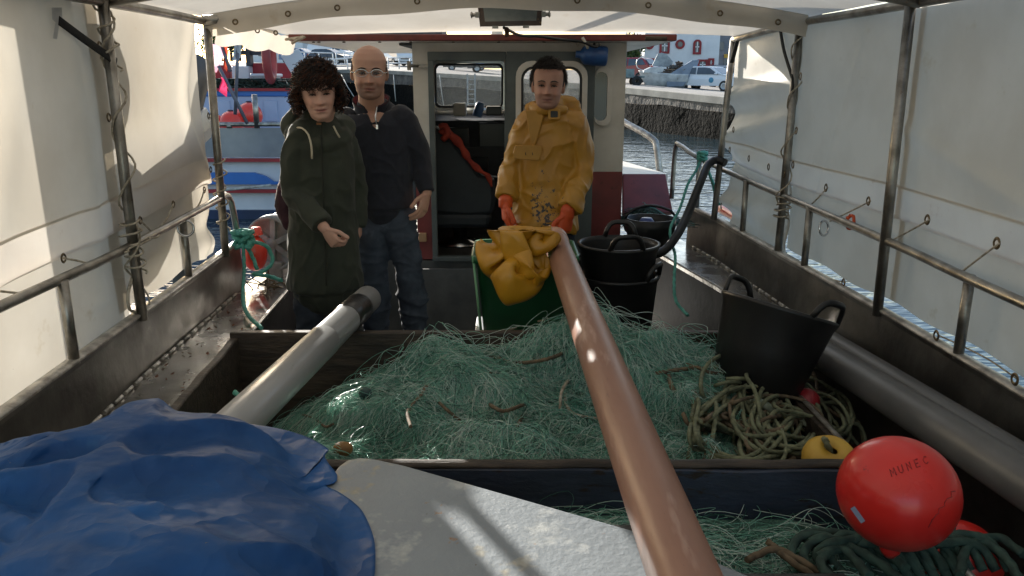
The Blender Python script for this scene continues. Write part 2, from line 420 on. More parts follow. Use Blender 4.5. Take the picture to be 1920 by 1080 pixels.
# ---------------------------------------------------------------- cars
tyre_m = mat('tyre', C(28, 28, 28), C(40, 40, 40), sc=10, rough=0.8)
rim_m = mat('wheel_rim', C(165, 167, 170), rough=0.35, metal=0.7)
carglass = mat('car_glass', C(52, 62, 72), C(70, 84, 96), sc=0.7, rough=0.08, spec=0.8)
lamp_m = mat('headlamp', C(225, 228, 230), rough=0.1, spec=0.8)
tail_m = mat('tail_lamp', C(170, 30, 26), rough=0.2)
def car(label, cat, pos, heading, paint, L=4.25, W=1.75, H=1.48, style='hatch', name='parked_car', group='cars parked along the quay'):
    t = thing(name, label, cat, pos, group)
    if style == 'van':
        prof = [(-.5, .22), (-.5, .62), (-.49, .9), (-.47, 1.0), (.12, 1.0), (.2, .97), (.36, .64), (.47, .56), (.5, .45), (.5, .2)]
        gl = [(.13, .93), (.19, .92), (.33, .64), (.13, .64)]; gl2 = None
    else:
        prof = [(-.5, .24), (-.5, .5), (-.48, .64), (-.43, .72), (-.36, .95), (-.28, 1.0), (.0, 1.0), (.1, .96), (.27, .68), (.44, .58), (.49, .48), (.5, .22)]
        gl = [(-.39, .72), (-.335, .93), (-.12, .945), (-.12, .68)]; gl2 = [(-.1, .68), (-.1, .945), (.0, .945), (.08, .92), (.22, .67)]
    a = math.pi * heading / 180; fx, sx = Vector((math.cos(a), math.sin(a), 0)), Vector((-math.sin(a), math.cos(a), 0)); P = Vector(pos)
    secs = []
    for s_, k in ((-1, .84), (-.97, .96), (-.8, 1.0), (.8, 1.0), (.97, .96), (1, .84)):
        row = []
        for (l, h) in prof:
            tuck = 1.0 - max(0, (h - .62)) * 0.42
            row.append(P + fx * (l * L * (0.985 if abs(s_) == 1 else 1)) + sx * (s_ * W / 2 * tuck) + Zv * ((0.13 + (h - .13) * 1.0) * H * (1 - (0.015 if abs(s_) == 1 else 0))))
        secs.append(row)
    b = MB(); b.grid(np.array([[tuple(p) for p in r] for r in secs]), smooth=False)
    n = len(prof)
    b.f += [tuple(range(n)), tuple(reversed(range(5 * n, 6 * n)))]; b.m += [0, 0]; b.sm += [False, False]
    b.box(P + Zv * 0.2 * H, (0.01, 0.01, 0.01))
    body = b.build('body', paint, t, bevel=0.04)
    def side_glass(poly, s_):
        vs = []
        for l, h in poly:
            tuck = 1.0 - max(0, (h - .62)) * 0.42
            vs.append(P + fx * (l * L) + sx * (s_ * (W / 2 * tuck + 0.015)) + Zv * (h * H))
        m_ = MB(); m_.add(vs + [v - sx * s_ * 0.03 for v in vs], [tuple(range(len(vs))), tuple(reversed(range(len(vs), 2 * len(vs))))] + [(i, (i + 1) % len(vs), len(vs) + (i + 1) % len(vs), len(vs) + i) for i in range(len(vs))], 0, False)
        m_.build('side_window', carglass, t)
    for s_ in (-1, 1):
        side_glass(gl, s_)
        if gl2: side_glass(gl2, s_)
    (l0, h0), (l1, h1) = ((.205, .94), (.35, .67)) if style == 'van' else ((.11, .93), (.26, .69))
    m_ = MB(); up = (fx * (h0 - h1) * H * 1.0 + Zv * (l1 - l0) * L).normalized() * 0.02
    q = [P + fx * l0 * L + Zv * h0 * H - sx * .38 * W, P + fx * l0 * L + Zv * h0 * H + sx * .38 * W, P + fx * l1 * L + Zv * h1 * H + sx * .43 * W, P + fx * l1 * L + Zv * h1 * H - sx * .43 * W]
    m_.add([p + up for p in q] + [p - up for p in q], [(0, 1, 2, 3), (7, 6, 5, 4), (0, 4, 5, 1), (1, 5, 6, 2), (2, 6, 7, 3), (3, 7, 4, 0)], 0, False); m_.build('windscreen', carglass, t)
    if style != 'van':
        m_ = MB(); q = [P + fx * l * L + Zv * h * H + sx * s_ * .36 * W for l, h, s_ in ((-.375, .92, -1), (-.375, .92, 1), (-.435, .73, 1), (-.435, .73, -1))]
        off = (-fx * .9 + Zv * .3).normalized() * 0.03
        m_.add([p + off for p in q] + [p - off for p in q], [(0, 1, 2, 3), (7, 6, 5, 4), (0, 4, 5, 1), (1, 5, 6, 2), (2, 6, 7, 3), (3, 7, 4, 0)], 0, False); m_.build('rear_window', carglass, t)
    rw = 0.215 * H if style != 'van' else 0.17 * H
    for l in (-.31, .31):
        for s_ in (-1, 1):
            c = P + fx * l * L + sx * s_ * (W / 2 - 0.08) + Zv * rw
            M_ = Matrix.Translation(c) @ sx.to_track_quat('Z', 'Y').to_matrix().to_4x4()
            m_ = MB(); m_.lathe([(rw * .62, -.1), (rw * .95, -.1), (rw, -.07), (rw, .07), (rw * .95, .1), (rw * .62, .1)], M_, 20)
            wh = m_.build('wheel', tyre_m, t)
            m_ = MB(); m_.lathe([(0.001, .085 * s_), (rw * .2, .1 * s_), (rw * .55, .07 * s_), (rw * .64, .1 * s_)], M_, 20); m_.build('rim', rim_m, wh)
    for s_ in (-1, 1):
        m_ = MB(); m_.box(P + fx * .465 * L + sx * s_ * .38 * W + Zv * .53 * H, (.18, .3, .14), Matrix.Rotation(a, 3, 'Z')); m_.build('headlight', lamp_m, t, bevel=0.03)
        m_ = MB(); m_.box(P - fx * .485 * L + sx * s_ * .4 * W + Zv * .62 * H, (.12, .2, .22), Matrix.Rotation(a, 3, 'Z')); m_.build('tail_light', tail_m, t, bevel=0.03)
        m_ = MB(); m_.ball(P + fx * .19 * L + sx * s_ * (W / 2 + .06) + Zv * .7 * H, (.09, .09, .07), 10); m_.build('wing_mirror', paint, t)
    m_ = MB(); m_.box(P + fx * .497 * L + Zv * .3 * H, (.05, W * .6, .16), Matrix.Rotation(a, 3, 'Z')); m_.build('grille', black_plastic, t)
    return t
def paint(n, c): return mat(n, c, None, rough=0.25, coat=0.6, spec=0.6)
pw, pd, pr, ps, pb = paint('white_car_paint', C(222, 226, 230)), paint('dark_car_paint', C(44, 50, 62)), paint('red_car_paint', C(140, 34, 38)), paint('silver_car_paint', C(165, 172, 180)), paint('blue_car_paint', C(84, 112, 150))
est = car('white estate car parked beside the wrecked boat on the quay', 'car', at(1330, 171, Y=50.5), -42, pw, L=4.5)
m_ = MB(); a = R(-42); sx = Vector((math.sin(a), -math.cos(a), 0)); fx = Vector((math.cos(a), math.sin(a), 0))
pp = Vector(est.location) + fx * .55 + sx * .885 + Zv * .66
m_.lathe([(0.001, .012), (.14, .012), (.16, 0)], Matrix.Translation(pp) @ sx.to_track_quat('Z', 'Y').to_matrix().to_4x4(), 20); m_.build('door_emblem', mat('teal_emblem', C(70, 140, 170), rough=0.4), est)
m_ = MB(); m_.prism([(-1.75, .42), (-1.2, .5), (-1.0, 1.0), (-1.25, .98), (-1.55, .8)], (fx, Zv), 0.02, Vector(est.location) + sx * .875); m_.build('teal_stripe', MATS['teal_emblem'], est)
car('red car parked at the far left of the right hand quay opening', 'car', at(1172, 156, Y=54), 150, pr, H=1.6)
car('dark car with only its roof showing behind the white estate car', 'car', at(1338, 158, Y=66), 170, pd)
car('silver car half hidden behind the tarp edge and the white estate car', 'car', at(1378, 164, Y=58), -35, ps)
car('dark hatchback behind the white railing near the curly haired woman', 'car', at(619, 121, Y=83), -18, pd, L=4.2)
car('white panel van parked behind the dark hatchback', 'van', at(622, 117.5, Y=92), -15, pw, L=4.9, W=1.9, H=2.0, style='van', name='parked_van')
car('pale blue car parked left of the dark hatchback', 'car', at(565, 118.5, Y=86), -15, pb)
car('white van right of the bald man parked behind the white railing', 'van', at(741, 122, Y=84), -55, pw, L=4.6, W=1.85, H=1.95, style='van', name='parked_van')
car('white car at the wheelhouse corner right of the white van', 'car', at(772, 123, Y=86), -20, pw)
car('dark car seen through the wheelhouse window, further left', 'car', at(874, 133, Y=76), 5, pd)
car('dark car seen through the wheelhouse window, further right', 'car', at(922, 136, Y=72), 5, pd, H=1.6)
# boat trailer beside the red car
tr = thing('boat_trailer', 'grey boat trailer standing in front of the red car', 'trailer', at(1180, 162, Y=49)); p = tr.location
m_ = MB(); m_.box(p + Vector((-.6, 0, .55)), (2.8, 1.2, .12)); m_.box(p + Vector((-.6, 0, .8)), (1.6, 1.0, .4)); m_.build('chassis', mat('trailer_grey', C(120, 140, 140), C(96, 110, 112), sc=3, rough=0.6), tr, bevel=.03)
for s_ in (-.55, .55):
    m_ = MB(); m_.lathe([(.1, -.09), (.3, -.09), (.31, 0), (.3, .09), (.1, .09), (.1, -.09)], Matrix.Translation(p + Vector((.35, s_, .31))) @ Matrix.Rotation(R(90), 4, 'X'), 18); m_.build('wheel', tyre_m, tr)
# wrecked boat full of debris
gel = mat('dirty_gelcoat', C(205, 208, 208), C(170, 174, 176), sc=1.4, rough=0.4, spots=(C(120, 118, 110), 3, 0.64, 0.74))
gel_grey = mat('grey_gelcoat', C(128, 142, 160), C(108, 120, 136), sc=1.2, rough=0.5)
bt = thing('wrecked_motorboat', 'broken white motorboat on the quay, heaped with debris', 'boat', at(1243, 166, Y=51)); p = Vector(bt.location)
G = []
for i in range(15):
    k = i / 14; xx = -2.4 + 4.6 * k; wid = 0.95 * math.sin(min(1, k * 1.7 + .02) * math.pi / 2); sheer = 1.35 + .3 * (1 - k) ** 2
    row = []
    for s_, h in ((-1, 1), (-.96, .9), (-.85, .55), (-.5, .15), (0, .03), (.5, .15), (.85, .55), (.96, .9), (1, 1)):
        row.append((p.x + xx + (1 - h) * .8 * (1 - k), p.y + s_ * wid, p.z + h * sheer + .05 * (1 - k)))
    G.append(row)
m_ = MB(); m_.grid(np.array(G)); hull = m_.build('hull', gel, bt); md = hull.modifiers.new('sol', 'SOLIDIFY'); md.thickness = .06
m_ = MB(); m_.prism([(-2.3, 1.5), (-1.2, 1.45), (-.4, 1.55), (-.2, 2.05), (-.5, 2.1), (-1.5, 2.05), (-2.2, 1.75)], (X, Zv), -1.3, p + Vector((.2, -.65, -.05))); m_.build('foredeck', gel, bt, bevel=.08)
m_ = MB(); m_.prism([(-1.0, 2.2), (.9, 2.1), (1.05, 2.6), (.4, 3.3), (-.1, 3.45), (-.5, 3.3)], (X, Zv), .12, p + Vector((-.1, .55, -.1))); m_.build('lifted_deck_section', mat('pale_grey_gelcoat', C(150, 160, 164), C(124, 132, 138), sc=2, rough=0.5), bt, bevel=.05)
m_ = MB(); m_.prism([(.3, .05), (1.9, .1), (3.1, 1.9), (3.3, 2.55), (2.6, 2.5), (.3, 1.1)], (X, Zv), .3, p + Vector((-.1, -.5, .1))); m_.build('tipped_transom', gel_grey, bt, bevel=.05)
m_ = MB(); m_.tube(spl([p + Vector((-1.6, -.6, 1.6)), p + Vector((-2.6, -.6, 1.9)), p + Vector((-2.7, -.6, 2.6)), p + Vector((-2.1, -.6, 3.0))], .1), .04, 6); m_.build('pulpit_rail', chrome, bt)
deb = [mat('debris_brown', C(104, 84, 68), C(60, 50, 44), sc=4, rough=.9), mat('debris_grey', C(120, 118, 114), C(70, 70, 70), sc=4, rough=.9), mat('debris_yellow', C(180, 170, 60), rough=.7), mat('debris_tan', C(150, 128, 104), rough=.9)]
m_ = MB()
for k in range(130):
    q = p + Vector((random.uniform(-.5, 2.3), random.uniform(-.6, .5), 1.25 + random.random() * .3)); q.z += max(0, 1.1 - abs(q.x - p.x - 1.2) * .8) * random.random()
    rot = Matrix.Rotation(random.uniform(0, 6), 3, 'Z') @ Matrix.Rotation(random.uniform(-1, 1), 3, 'X')
    m_.box(q, (random.uniform(.1, .8), random.uniform(.08, .25), random.uniform(.05, .2)), rot, random.choice((0, 0, 1, 1, 3, 2 if k % 6 == 0 else 0)))
tag(m_.build('debris_heap', deb, loc=p + Vector((1, 0, 1.25))), 'heap of broken wood and rubbish lying in the wrecked boat', 'debris', kind='stuff')
db_ = bpy.data.objects['debris_heap']; bt.scale = db_.scale = (.64, .64, .64); db_.location = p + (Vector(db_.location) - p) * .64
# ---------------------------------------------------------------- buildings on shore
wallw = mat('white_render', C(222, 224, 226), C(206, 208, 210), sc=.4, rough=.85, spots=(C(190, 190, 188), 1.1, .62, .75))
redtrim = mat('red_window_trim', C(150, 44, 46), C(128, 40, 42), sc=2, rough=.7)
winm = mat('building_window', C(70, 80, 92), C(96, 108, 120), sc=.5, rough=.12)
wframe = mat('white_window_frame', C(225, 226, 226), rough=.5)
def px_w(u0, u1, v, Y): return at(u0, v, Y=Y), at(u1, v, Y=Y)
b0 = at(1206, 152, Y=86); b1 = at(1345, 152, Y=86); W_ = b1.x - b0.x
wb = thing('white_building', 'white waterfront building with red framed arched windows', 'building', (b0.x + W_ / 2, 86, b0.z))
m_ = MB(); m_.box((b0.x + W_ / 2, 90, b0.z + 3.2), (W_, 8, 8.0)); m_.build('wall', wallw, wb)
m_ = MB(); m_.box((b0.x + W_ / 2, 85.95, at(1270, 136, Y=86).z), (W_ + .1, .12, .16)); m_.build('string_course', redtrim, wb)
def arched(u, v, w, h, arch=True, round_=False):
    c = at(u, v, Y=86)
    def outline(w, h):
        if round_: return [(w / 2 * math.cos(R(20 * k)), w / 2 * math.sin(R(20 * k))) for k in range(18)]
        if not arch: return [(w / 2, h / 2), (-w / 2, h / 2), (-w / 2, -h / 2), (w / 2, -h / 2)]
        return [(w / 2 * math.cos(R(18 * k)), h / 2 - w / 2 + w / 2 * math.sin(R(18 * k))) for k in range(11)] + [(-w / 2, -h / 2), (w / 2, -h / 2)]
    m_ = MB(); m_.strip(outline(w + .42, h + .42), outline(w, h), (X, Zv), .14, c + Vector((0, -.01, 0))); f = m_.build('window', redtrim, wb)
    m_ = MB(); m_.prism(outline(w, h), (X, Zv), .06, c + Vector((0, -.01, 0))); m_.build('pane', winm, f)
    if not round_:
        m_ = MB(); m_.box(c + Vector((0, -.1, 0)), (.09, .05, h)); m_.box(c + Vector((0, -.1, 0)), (w, .05, .09)); m_.build('glazing_bar', wframe, f)
arched(1246, 86, .62, 1.1); arched(1307, 88, .42, 1.05); arched(1275, 83, .55, .55, round_=True); arched(1218, 84, .5, .5, round_=True)
arched(1317, 121, .62, .6, False); arched(1219, 118, .5, .5, False); arched(1333, 117, .2, .4, False)
g0 = at(1334, 152, Y=95); gb = thing('grey_building', 'grey building with a yellow shop sign at the right edge of the harbour view', 'building', (g0.x + 4, 95, g0.z))
gm = mat('grey_render', C(120, 124, 132), C(104, 108, 116), sc=.5, rough=.85)
m_ = MB(); m_.box((g0.x + 6, 99, g0.z + 5), (12, 8, 10)); m_.build('wall', gm, gb)
m_ = MB(); m_.box((g0.x + 2.1, 94.9, at(1352, 105, Y=95).z), (1.7, .2, .4)); m_.build('shop_sign', mat('yellow_sign', C(190, 150, 50), rough=.6), gb)
m_ = MB(); m_.box((g0.x + 2.1, 94.95, at(1352, 122, Y=95).z), (1.7, .1, 1.6)); m_.build('shop_front', winm, gb)
for du in (1340, 1352): 
    m_ = MB(); q = at(du, 86, Y=95); m_.box((q.x, 94.95, q.z), (.6, .1, .9)); m_.build('window', winm, gb)
# left buildings
l0 = at(470, 118, Y=125); l1 = at(570, 118, Y=125); lb = thing('white_building', 'low white building left of the dark waterfront building', 'building', ((l0.x + l1.x) / 2, 125, l0.z))
m_ = MB(); m_.box(((l0.x + l1.x) / 2, 129, l0.z + 2.3), (l1.x - l0.x, 8, 5)); m_.build('wall', wallw, lb)
m_ = MB(); m_.prism([(-5, 0), (5, 0), (4, 1.0), (-4, 1.0)], (X, Zv), -9, ((l0.x + l1.x) / 2 - .3, 124.4, l0.z + 4.8)); m_.build('roof', mat('grey_roof', C(96, 104, 116), C(80, 88, 98), sc=1, rough=.8), lb)
for du in (488, 503, 527):
    m_ = MB(); q = at(du, 92, Y=125); m_.box((q.x, 124.95, q.z), (.7, .1, 2.0)); m_.build('window', winm, lb)
brick = mat('brown_facade', C(92, 84, 80), C(76, 70, 68), sc=.6, rough=.85)
d0 = at(566, 117, Y=135); d1 = at(830, 117, Y=135); db = thing('modern_building', 'long dark waterfront building with a band of windows behind the parked cars', 'building', ((d0.x + d1.x) / 2, 135, d0.z))
m_ = MB(); m_.box(((d0.x + d1.x) / 2, 140, d0.z + 3.5), (d1.x - d0.x, 10, 8)); m_.build('wall', brick, db)
m_ = MB(); m_.box(((d0.x + d1.x) / 2 + 1, 134.9, at(700, 96, Y=135).z), ((d1.x - d0.x) * .5, .16, 1.1)); m_.build('grey_panel', gm, db)
for k in range(18):
    uu = 572 + 12 * k; q = at(uu, 87, Y=135)
    m_ = MB(); m_.box((q.x, 134.92, q.z), (.85, .12, 1.5)); f = m_.build('window', winm, db)
    m_ = MB(); m_.box((q.x, 134.84, q.z), (.07, .06, 1.5)); m_.build('frame', wframe, f)
# wooded hill and hedge
leaf = [mat('leaf_dark', C(58, 78, 40), C(40, 58, 30), sc=.7, rough=.7, transl=.25), mat('leaf_light', C(92, 108, 58), C(66, 86, 44), sc=.7, rough=.7, transl=.25)]
bark = mat('bark', C(80, 66, 52), C(60, 50, 42), sc=4, rough=.9)
def tree(label, u, v, Y, h, w, nleaf=1500, group='trees beyond the harbour'):
    b = at(u, v, Y=Y); t = thing('leafy_tree', label, 'tree', b, group)
    m_ = MB(); m_.tube([b, b + Vector((.1, 0, h * .35)), b + Vector((0, .1, h * .7))], [w * .06, w * .05, w * .02], 8)
    for k in range(6):
        a = k * 1.05; m_.tube([b + Vector((0, 0, h * (.3 + .06 * k))), b + Vector((math.cos(a) * w * .33, math.sin(a) * w * .33, h * (.55 + .06 * k)))], [w * .025, w * .01], 6)
    m_.build('trunk', bark, t)
    blobs = [(RNG.normal(0, .2, 3) * (w, w, h * .6) + (0, 0, h * .62), RNG.uniform(.16, .3) * w) for _ in range(16)]
    m_ = MB()
    for k in range(nleaf):
        c, r_ = blobs[RNG.integers(len(blobs))]
        dv = RNG.normal(size=3); dv /= np.linalg.norm(dv); q = Vector(c + dv * r_ * RNG.uniform(.6, 1.05)) + b
        if q.z < b.z + h * .12: continue
        n = Vector(RNG.normal(size=3)).normalized(); e = n.orthogonal().normalized() * RNG.uniform(.035, .07) * w; f = n.cross(e)
        m_.add([q - e, q - f * .6, q + e, q + f * .6], [(0, 1, 2, 3)], int(RNG.random() < .4), False)
    m_.build('crown', leaf, t)
tree('bushy green tree left of the white building with red windows', 1176, 150, 84, 4.4, 4.2)
tree('bushy green tree beside the white building, right of its neighbour', 1196, 150, 90, 4.2, 3.6)
for k, u in enumerate((398, 416, 434, 450)):
    tree(['pale distant tree at the left edge of the harbour opening', 'distant tree second from the left tarp edge', 'distant tree left of the black mast', 'distant tree behind the black mast'][k], u, 115, 150, 5 + k % 2, 5, 500)
m_ = MB(); q = at(1172, 150, Y=60); m_.tube([q, q + Zv * 3.4], .06, 8); m_.box(q + Vector((.2, 0, 3.4)), (.6, .16, .1)); tag(m_.build('street_lamp', MATS['galvanised'], loc=q), 'thin grey lamp post behind the red car', 'lamp post')
# ================================================================ the boat we stand in
boat = thing('fishing_boat', 'open steel fishing boat with white and red wheelhouse, bulwarks and rails', 'boat', (0, 2.5, 0))
XL = lambda y: -interp([-2, 1.9, 2.88, 4.15, 5.2, 7.0], [1.30, 1.335, 1.39, 1.44, 1.42, 1.2], y)
XR = lambda y: interp([-2, 2.07, 2.945, 4.8, 5.33, 7.0, 8.5], [1.44, 1.425, 1.40, 1.25, 1.18, .9, .5], y)
BZ = lambda y: interp([-2, 2, 3, 5.3, 8], [.815, .82, .82, .85, 1.0], y)
def bulwark(f, sgn, y1, name='bulwark'):
    ys = np.arange(-2, y1 + .01, .1) if sgn > 0 else np.append(np.arange(-2, y1, .1), y1)
    G = []
    for y in ys:
        x, z = f(y), BZ(y); wv = .004 * noise.noise(Vector((y * 2.1, sgn * 4, 0)))
        G.append([(x - sgn * .012 + wv, y, .55), (x + wv, y, z - .02), (x - sgn * .004, y, z), (x + sgn * .035, y, z), (x + sgn * .04, y, z - .02), (x + sgn * .05, y, .3), (x - sgn * .1, y, -.9)])
    m_ = MB(); m_.grid(np.array(G), smooth=False)
    m_.f += [tuple(range(7)), tuple(len(m_.v) - 7 + i for i in range(7))]; m_.m += [0, 0]; m_.sm += [False, False]
    b = m_.build(name, steel, boat)
    m_ = MB(); m_.tube([(f(y) + sgn * .014, y, BZ(y) + .002) for y in ys], (.009, .024), 6, ref=Zv); m_.build('capping', bright_edge, b)
    m_ = MB()
    for y in np.arange(.5, y1 - .2, .085):
        m_.tube([(f(y) - sgn * .016, y, .606), (f(y + .06) - sgn * .016, y + .06, .606)], .006 + .003 * random.random(), 5)
    m_.build('weld_seam', bright_edge, b)
    return b
bulwark(XL, -1, 4.15); bulwark(XR, 1, 5.33)
# side decks
LIN = lambda y: interp([-2, 2.5, 4.46, 5.2], [-1.08, -1.10, -1.20, -1.2], y)
RIN = lambda y: interp([-2, 3.6, 4.2, 5.0, 5.6], [1.2, 1.19, 1.09, .93, .8], y)
for f, g_, sgn, ya, yb in ((XL, LIN, -1, -2, 5.4), (XR, RIN, 1, 3.1, 5.6)):
    m_ = MB(); ys = np.arange(ya, yb, .1)
    G = [[(f(y) + sgn * .0, y, .598), (f(y) - (f(y) - g_(y)) * .5, y, .6 + .004 * noise.noise(Vector((y * 3, sgn, 1)))), (g_(y) + sgn * .008, y, .6), (g_(y), y, .594), (g_(y) + sgn * .004, y, .57)] for y in ys]
    m_.grid(np.array(G), smooth=False); sd = m_.build('side_deck', [deck_steel], boat)
    m_ = MB(); m_.grid(np.array([[(g_(y) + sgn * .004, y, .57), (g_(y) + sgn * .02, y, .3), (g_(y) + sgn * .03, y, .0)] for y in ys]), smooth=False); m_.build('side_deck_face', dark_deck, sd)
    m_ = MB(); m_.tube([(g_(y), y, .598) for y in ys], .007, 6); m_.build('edge_strip', bright_edge, sd)
m_ = MB(); m_.box((0, 2.2, -.03), (3.0, 8.6, .06)); m_.build('deck', dark_deck, boat)
m_ = MB(); m_.box((1.22, 1.5, .2), (.5, 3.2, .02)); m_.build('red_floor_plate', red_floor, boat)
# rails
def rail(pts, posts, f):
    m_ = MB(); m_.tube(spl(pts, .06), .016, 10); r_ = m_.build('side_rail', pipe_steel, boat)
    for y, zz in posts:
        m_ = MB(); m_.tube([(f(y), y, BZ(y) - .01), (f(y), y, zz)], .0165, 10); m_.build('rail_post', pipe_steel, r_)
rail([(-1.37, -1, 1.075), (-1.385, 2.08, 1.08), (-1.39, 2.84, 1.085), (-1.42, 3.85, 1.11), (-1.435, 3.98, 1.11), (-1.44, 4.08, 1.06), (-1.44, 4.14, .83)], [(1.3, 1.08), (2.37, 1.08), (3.42, 1.1)], lambda y: XL(y) - .012)
rail([(1.40, -1, 1.08), (1.405, 2.1, 1.08), (1.40, 2.945, 1.09), (1.277, 4.81, 1.14), (1.19, 5.3, 1.19), (1.15, 5.55, 1.23), (1.135, 5.62, 1.2), (1.13, 5.64, .85)], [(1.2, 1.08), (2.42, 1.085), (3.62, 1.11), (4.42, 1.13), (5.2, 1.18)], lambda y: XR(y) + .012)
# forward bent rail by the wheelhouse, red locker panel
m_ = MB(); m_.tube(spl([at(1150, 214, Y=7.4), at(1172, 230, Y=7.2), at(1205, 248, Y=7.0), at(1226, 263, Y=6.9), at(1231, 275, Y=6.85), at(1238, 330, Y=6.8)], .05), .028, 10); m_.build('bow_rail', bright_edge, boat)
m_ = MB(); q = [at(1168, 326, Y=5.9), at(1248, 326, Y=5.9), at(1262, 398, Y=5.55), at(1168, 400, Y=5.55)]
m_.add(q + [p + Vector((0, .05, -.03)) for p in q], [(0, 1, 2, 3), (7, 6, 5, 4), (0, 4, 5, 1), (1, 5, 6, 2), (2, 6, 7, 3), (3, 7, 4, 0)], 0, False); m_.build('red_hatch_cover', red_band, boat, bevel=.006)
m_ = MB(); q = [at(1160, 300, Y=7.0), at(1225, 322, Y=6.6), at(1252, 326, Y=5.95), at(1160, 326, Y=5.95)]
m_.add(q + [p - Zv * .05 for p in q], [(0, 1, 2, 3), (7, 6, 5, 4), (0, 4, 5, 1), (1, 5, 6, 2), (2, 6, 7, 3), (3, 7, 4, 0)], 0, False); m_.build('foredeck_top', white_wall, boat)
# ---- wheelhouse (a part of the boat) with its own sub-parts
WY, WT = 4.9, 1.878
wh = MB()
wh.box((-.541, WY + .03, 1.50), (.092, .06, .752)); wh.box((-.01, WY + .03, 1.848), (.97, .06, .056)); wh.box((.582, WY + .03, 1.50), (.184, .06, .752))
for sgn, x0, x1 in ((-1, -.583, -.74), (1, .672, .78)):
    wh.add([(x0, WY, 1.124), (x0, WY, WT), (x1, 6.7, WT), (x1, 6.7, 1.124), (x0 - sgn * .04, WY + .06, 1.124), (x0 - sgn * .04, WY + .06, WT), (x1 - sgn * .04, 6.7, WT), (x1 - sgn * .04, 6.7, 1.124)],
           [(0, 1, 2, 3), (7, 6, 5, 4), (0, 4, 5, 1), (3, 2, 6, 7), (1, 5, 6, 2), (0, 3, 7, 4)], 0, False)
# forward wall with two window openings
FY = 6.66
for bx in ((-.68, .1, 1.124, WT), (.0, .1, 1.43, 1.80), (.70, .12, 1.124, WT)):
    wh.box((bx[0], FY, (bx[2] + bx[3]) / 2), (bx[1], .05, bx[3] - bx[2]))
wh.box((.01, FY, 1.84), (1.42, .05, .08)); wh.box((.01, FY, 1.27), (1.42, .05, .31))
wheel = wh.build('wheelhouse', white_wall, boat)
wl = MB(); wl.box((-.541, WY + .03, .85), (.092, .06, .546)); wl.box((.582, WY + .03, .85), (.184, .06, .546))
for x0, x1 in ((-.583, -.74), (.672, .78)):
    k = .04 if x0 < 0 else -.04
    wl.add([(x0, WY, .5), (x0, WY, 1.122), (x1, 6.7, 1.122), (x1, 6.7, .5), (x0 + k, WY + .06, .5), (x0 + k, WY + .06, 1.122), (x1 + k, 6.7, 1.122), (x1 + k, 6.7, .5)], [(0, 1, 2, 3), (7, 6, 5, 4), (0, 4, 5, 1), (3, 2, 6, 7), (1, 5, 6, 2), (0, 3, 7, 4)], 0, False)
wl.box((.02, FY, .8), (1.45, .05, .62)); wl.build('lower_red_band', red_band, wheel)
m_ = MB(); m_.box((.04, WY + .05, .285), (1.26, .1, .566)); m_.box((.04, 4.75, .28), (1.26, .02, .54)); m_.build('sill_bulkhead', grey_paint, wheel)
m_ = MB(); m_.box((-.90, 4.98, .29), (.62, .06, .58)); m_.build('side_bulkhead', grey_paint, wheel)
m_ = MB(); m_.box((0.02, 5.8, .54), (1.3, 1.7, .03)); m_.build('wheelhouse_floor', dark_deck, wheel)
m_ = MB(); m_.box((-.1655, 5.92, 1.893), (2.15, 2.36, .03)); rf = m_.build('roof', white_wall, wheel)
m_ = MB(); m_.box((-.1655, 4.73, 1.897), (2.19, .03, .036)); m_.box((-1.25, 5.9, 1.895), (.03, 2.3, .03)); m_.box((.92, 5.9, 1.895), (.03, 2.3, .03)); m_.build('roof_trim', trim_red, wheel, bevel=.006)
for u in (588, 598, 645, 712, 770, 850, 935, 1020): 
    m_ = MB(); q = at(u, 82, Y=4.78); m_.lathe([(.001, 0), (.008, -.001), (.01, -.006)], Matrix.Translation((q.x, 4.78, 1.878)), 10); m_.build('roof_screw', brass, wheel)
# door frame, open doorway and the second leaf
m_ = MB(); m_.box((-.478, WY - .012, 1.19), (.034, .03, 1.24)); m_.box((-.265, WY - .014, 1.80), (.46, .034, .05)); m_.box((-.265, WY - .014, .585), (.46, .05, .03)); m_.box((-.03, WY - .005, 1.19), (.03, .05, 1.24)); m_.build('door_frame', door_grey, wheel, bevel=.004)
dx0, dx1 = -.03, .487
WX0, WX1, WZ0, WZ1 = .05, .415, 1.15, 1.745
oc = [(dx1 + .0, 1.825), (dx0, 1.825), (dx0, .58), (dx1, .58)]
m_ = MB(); cx_, cz_ = (WX0 + WX1) / 2, (WZ0 + WZ1) / 2
inn = rrect(WX0, WX1, WZ0, WZ1, .075, 5)
def sq(x, z):
    k = 1e9
    dx, dz = x - cx_, z - cz_
    if dx: k = min(k, ((dx1 if dx > 0 else dx0) - cx_) / dx)
    if dz: k = min(k, ((1.825 if dz > 0 else .58) - cz_) / dz)
    return (cx_ + dx * k, cz_ + dz * k)
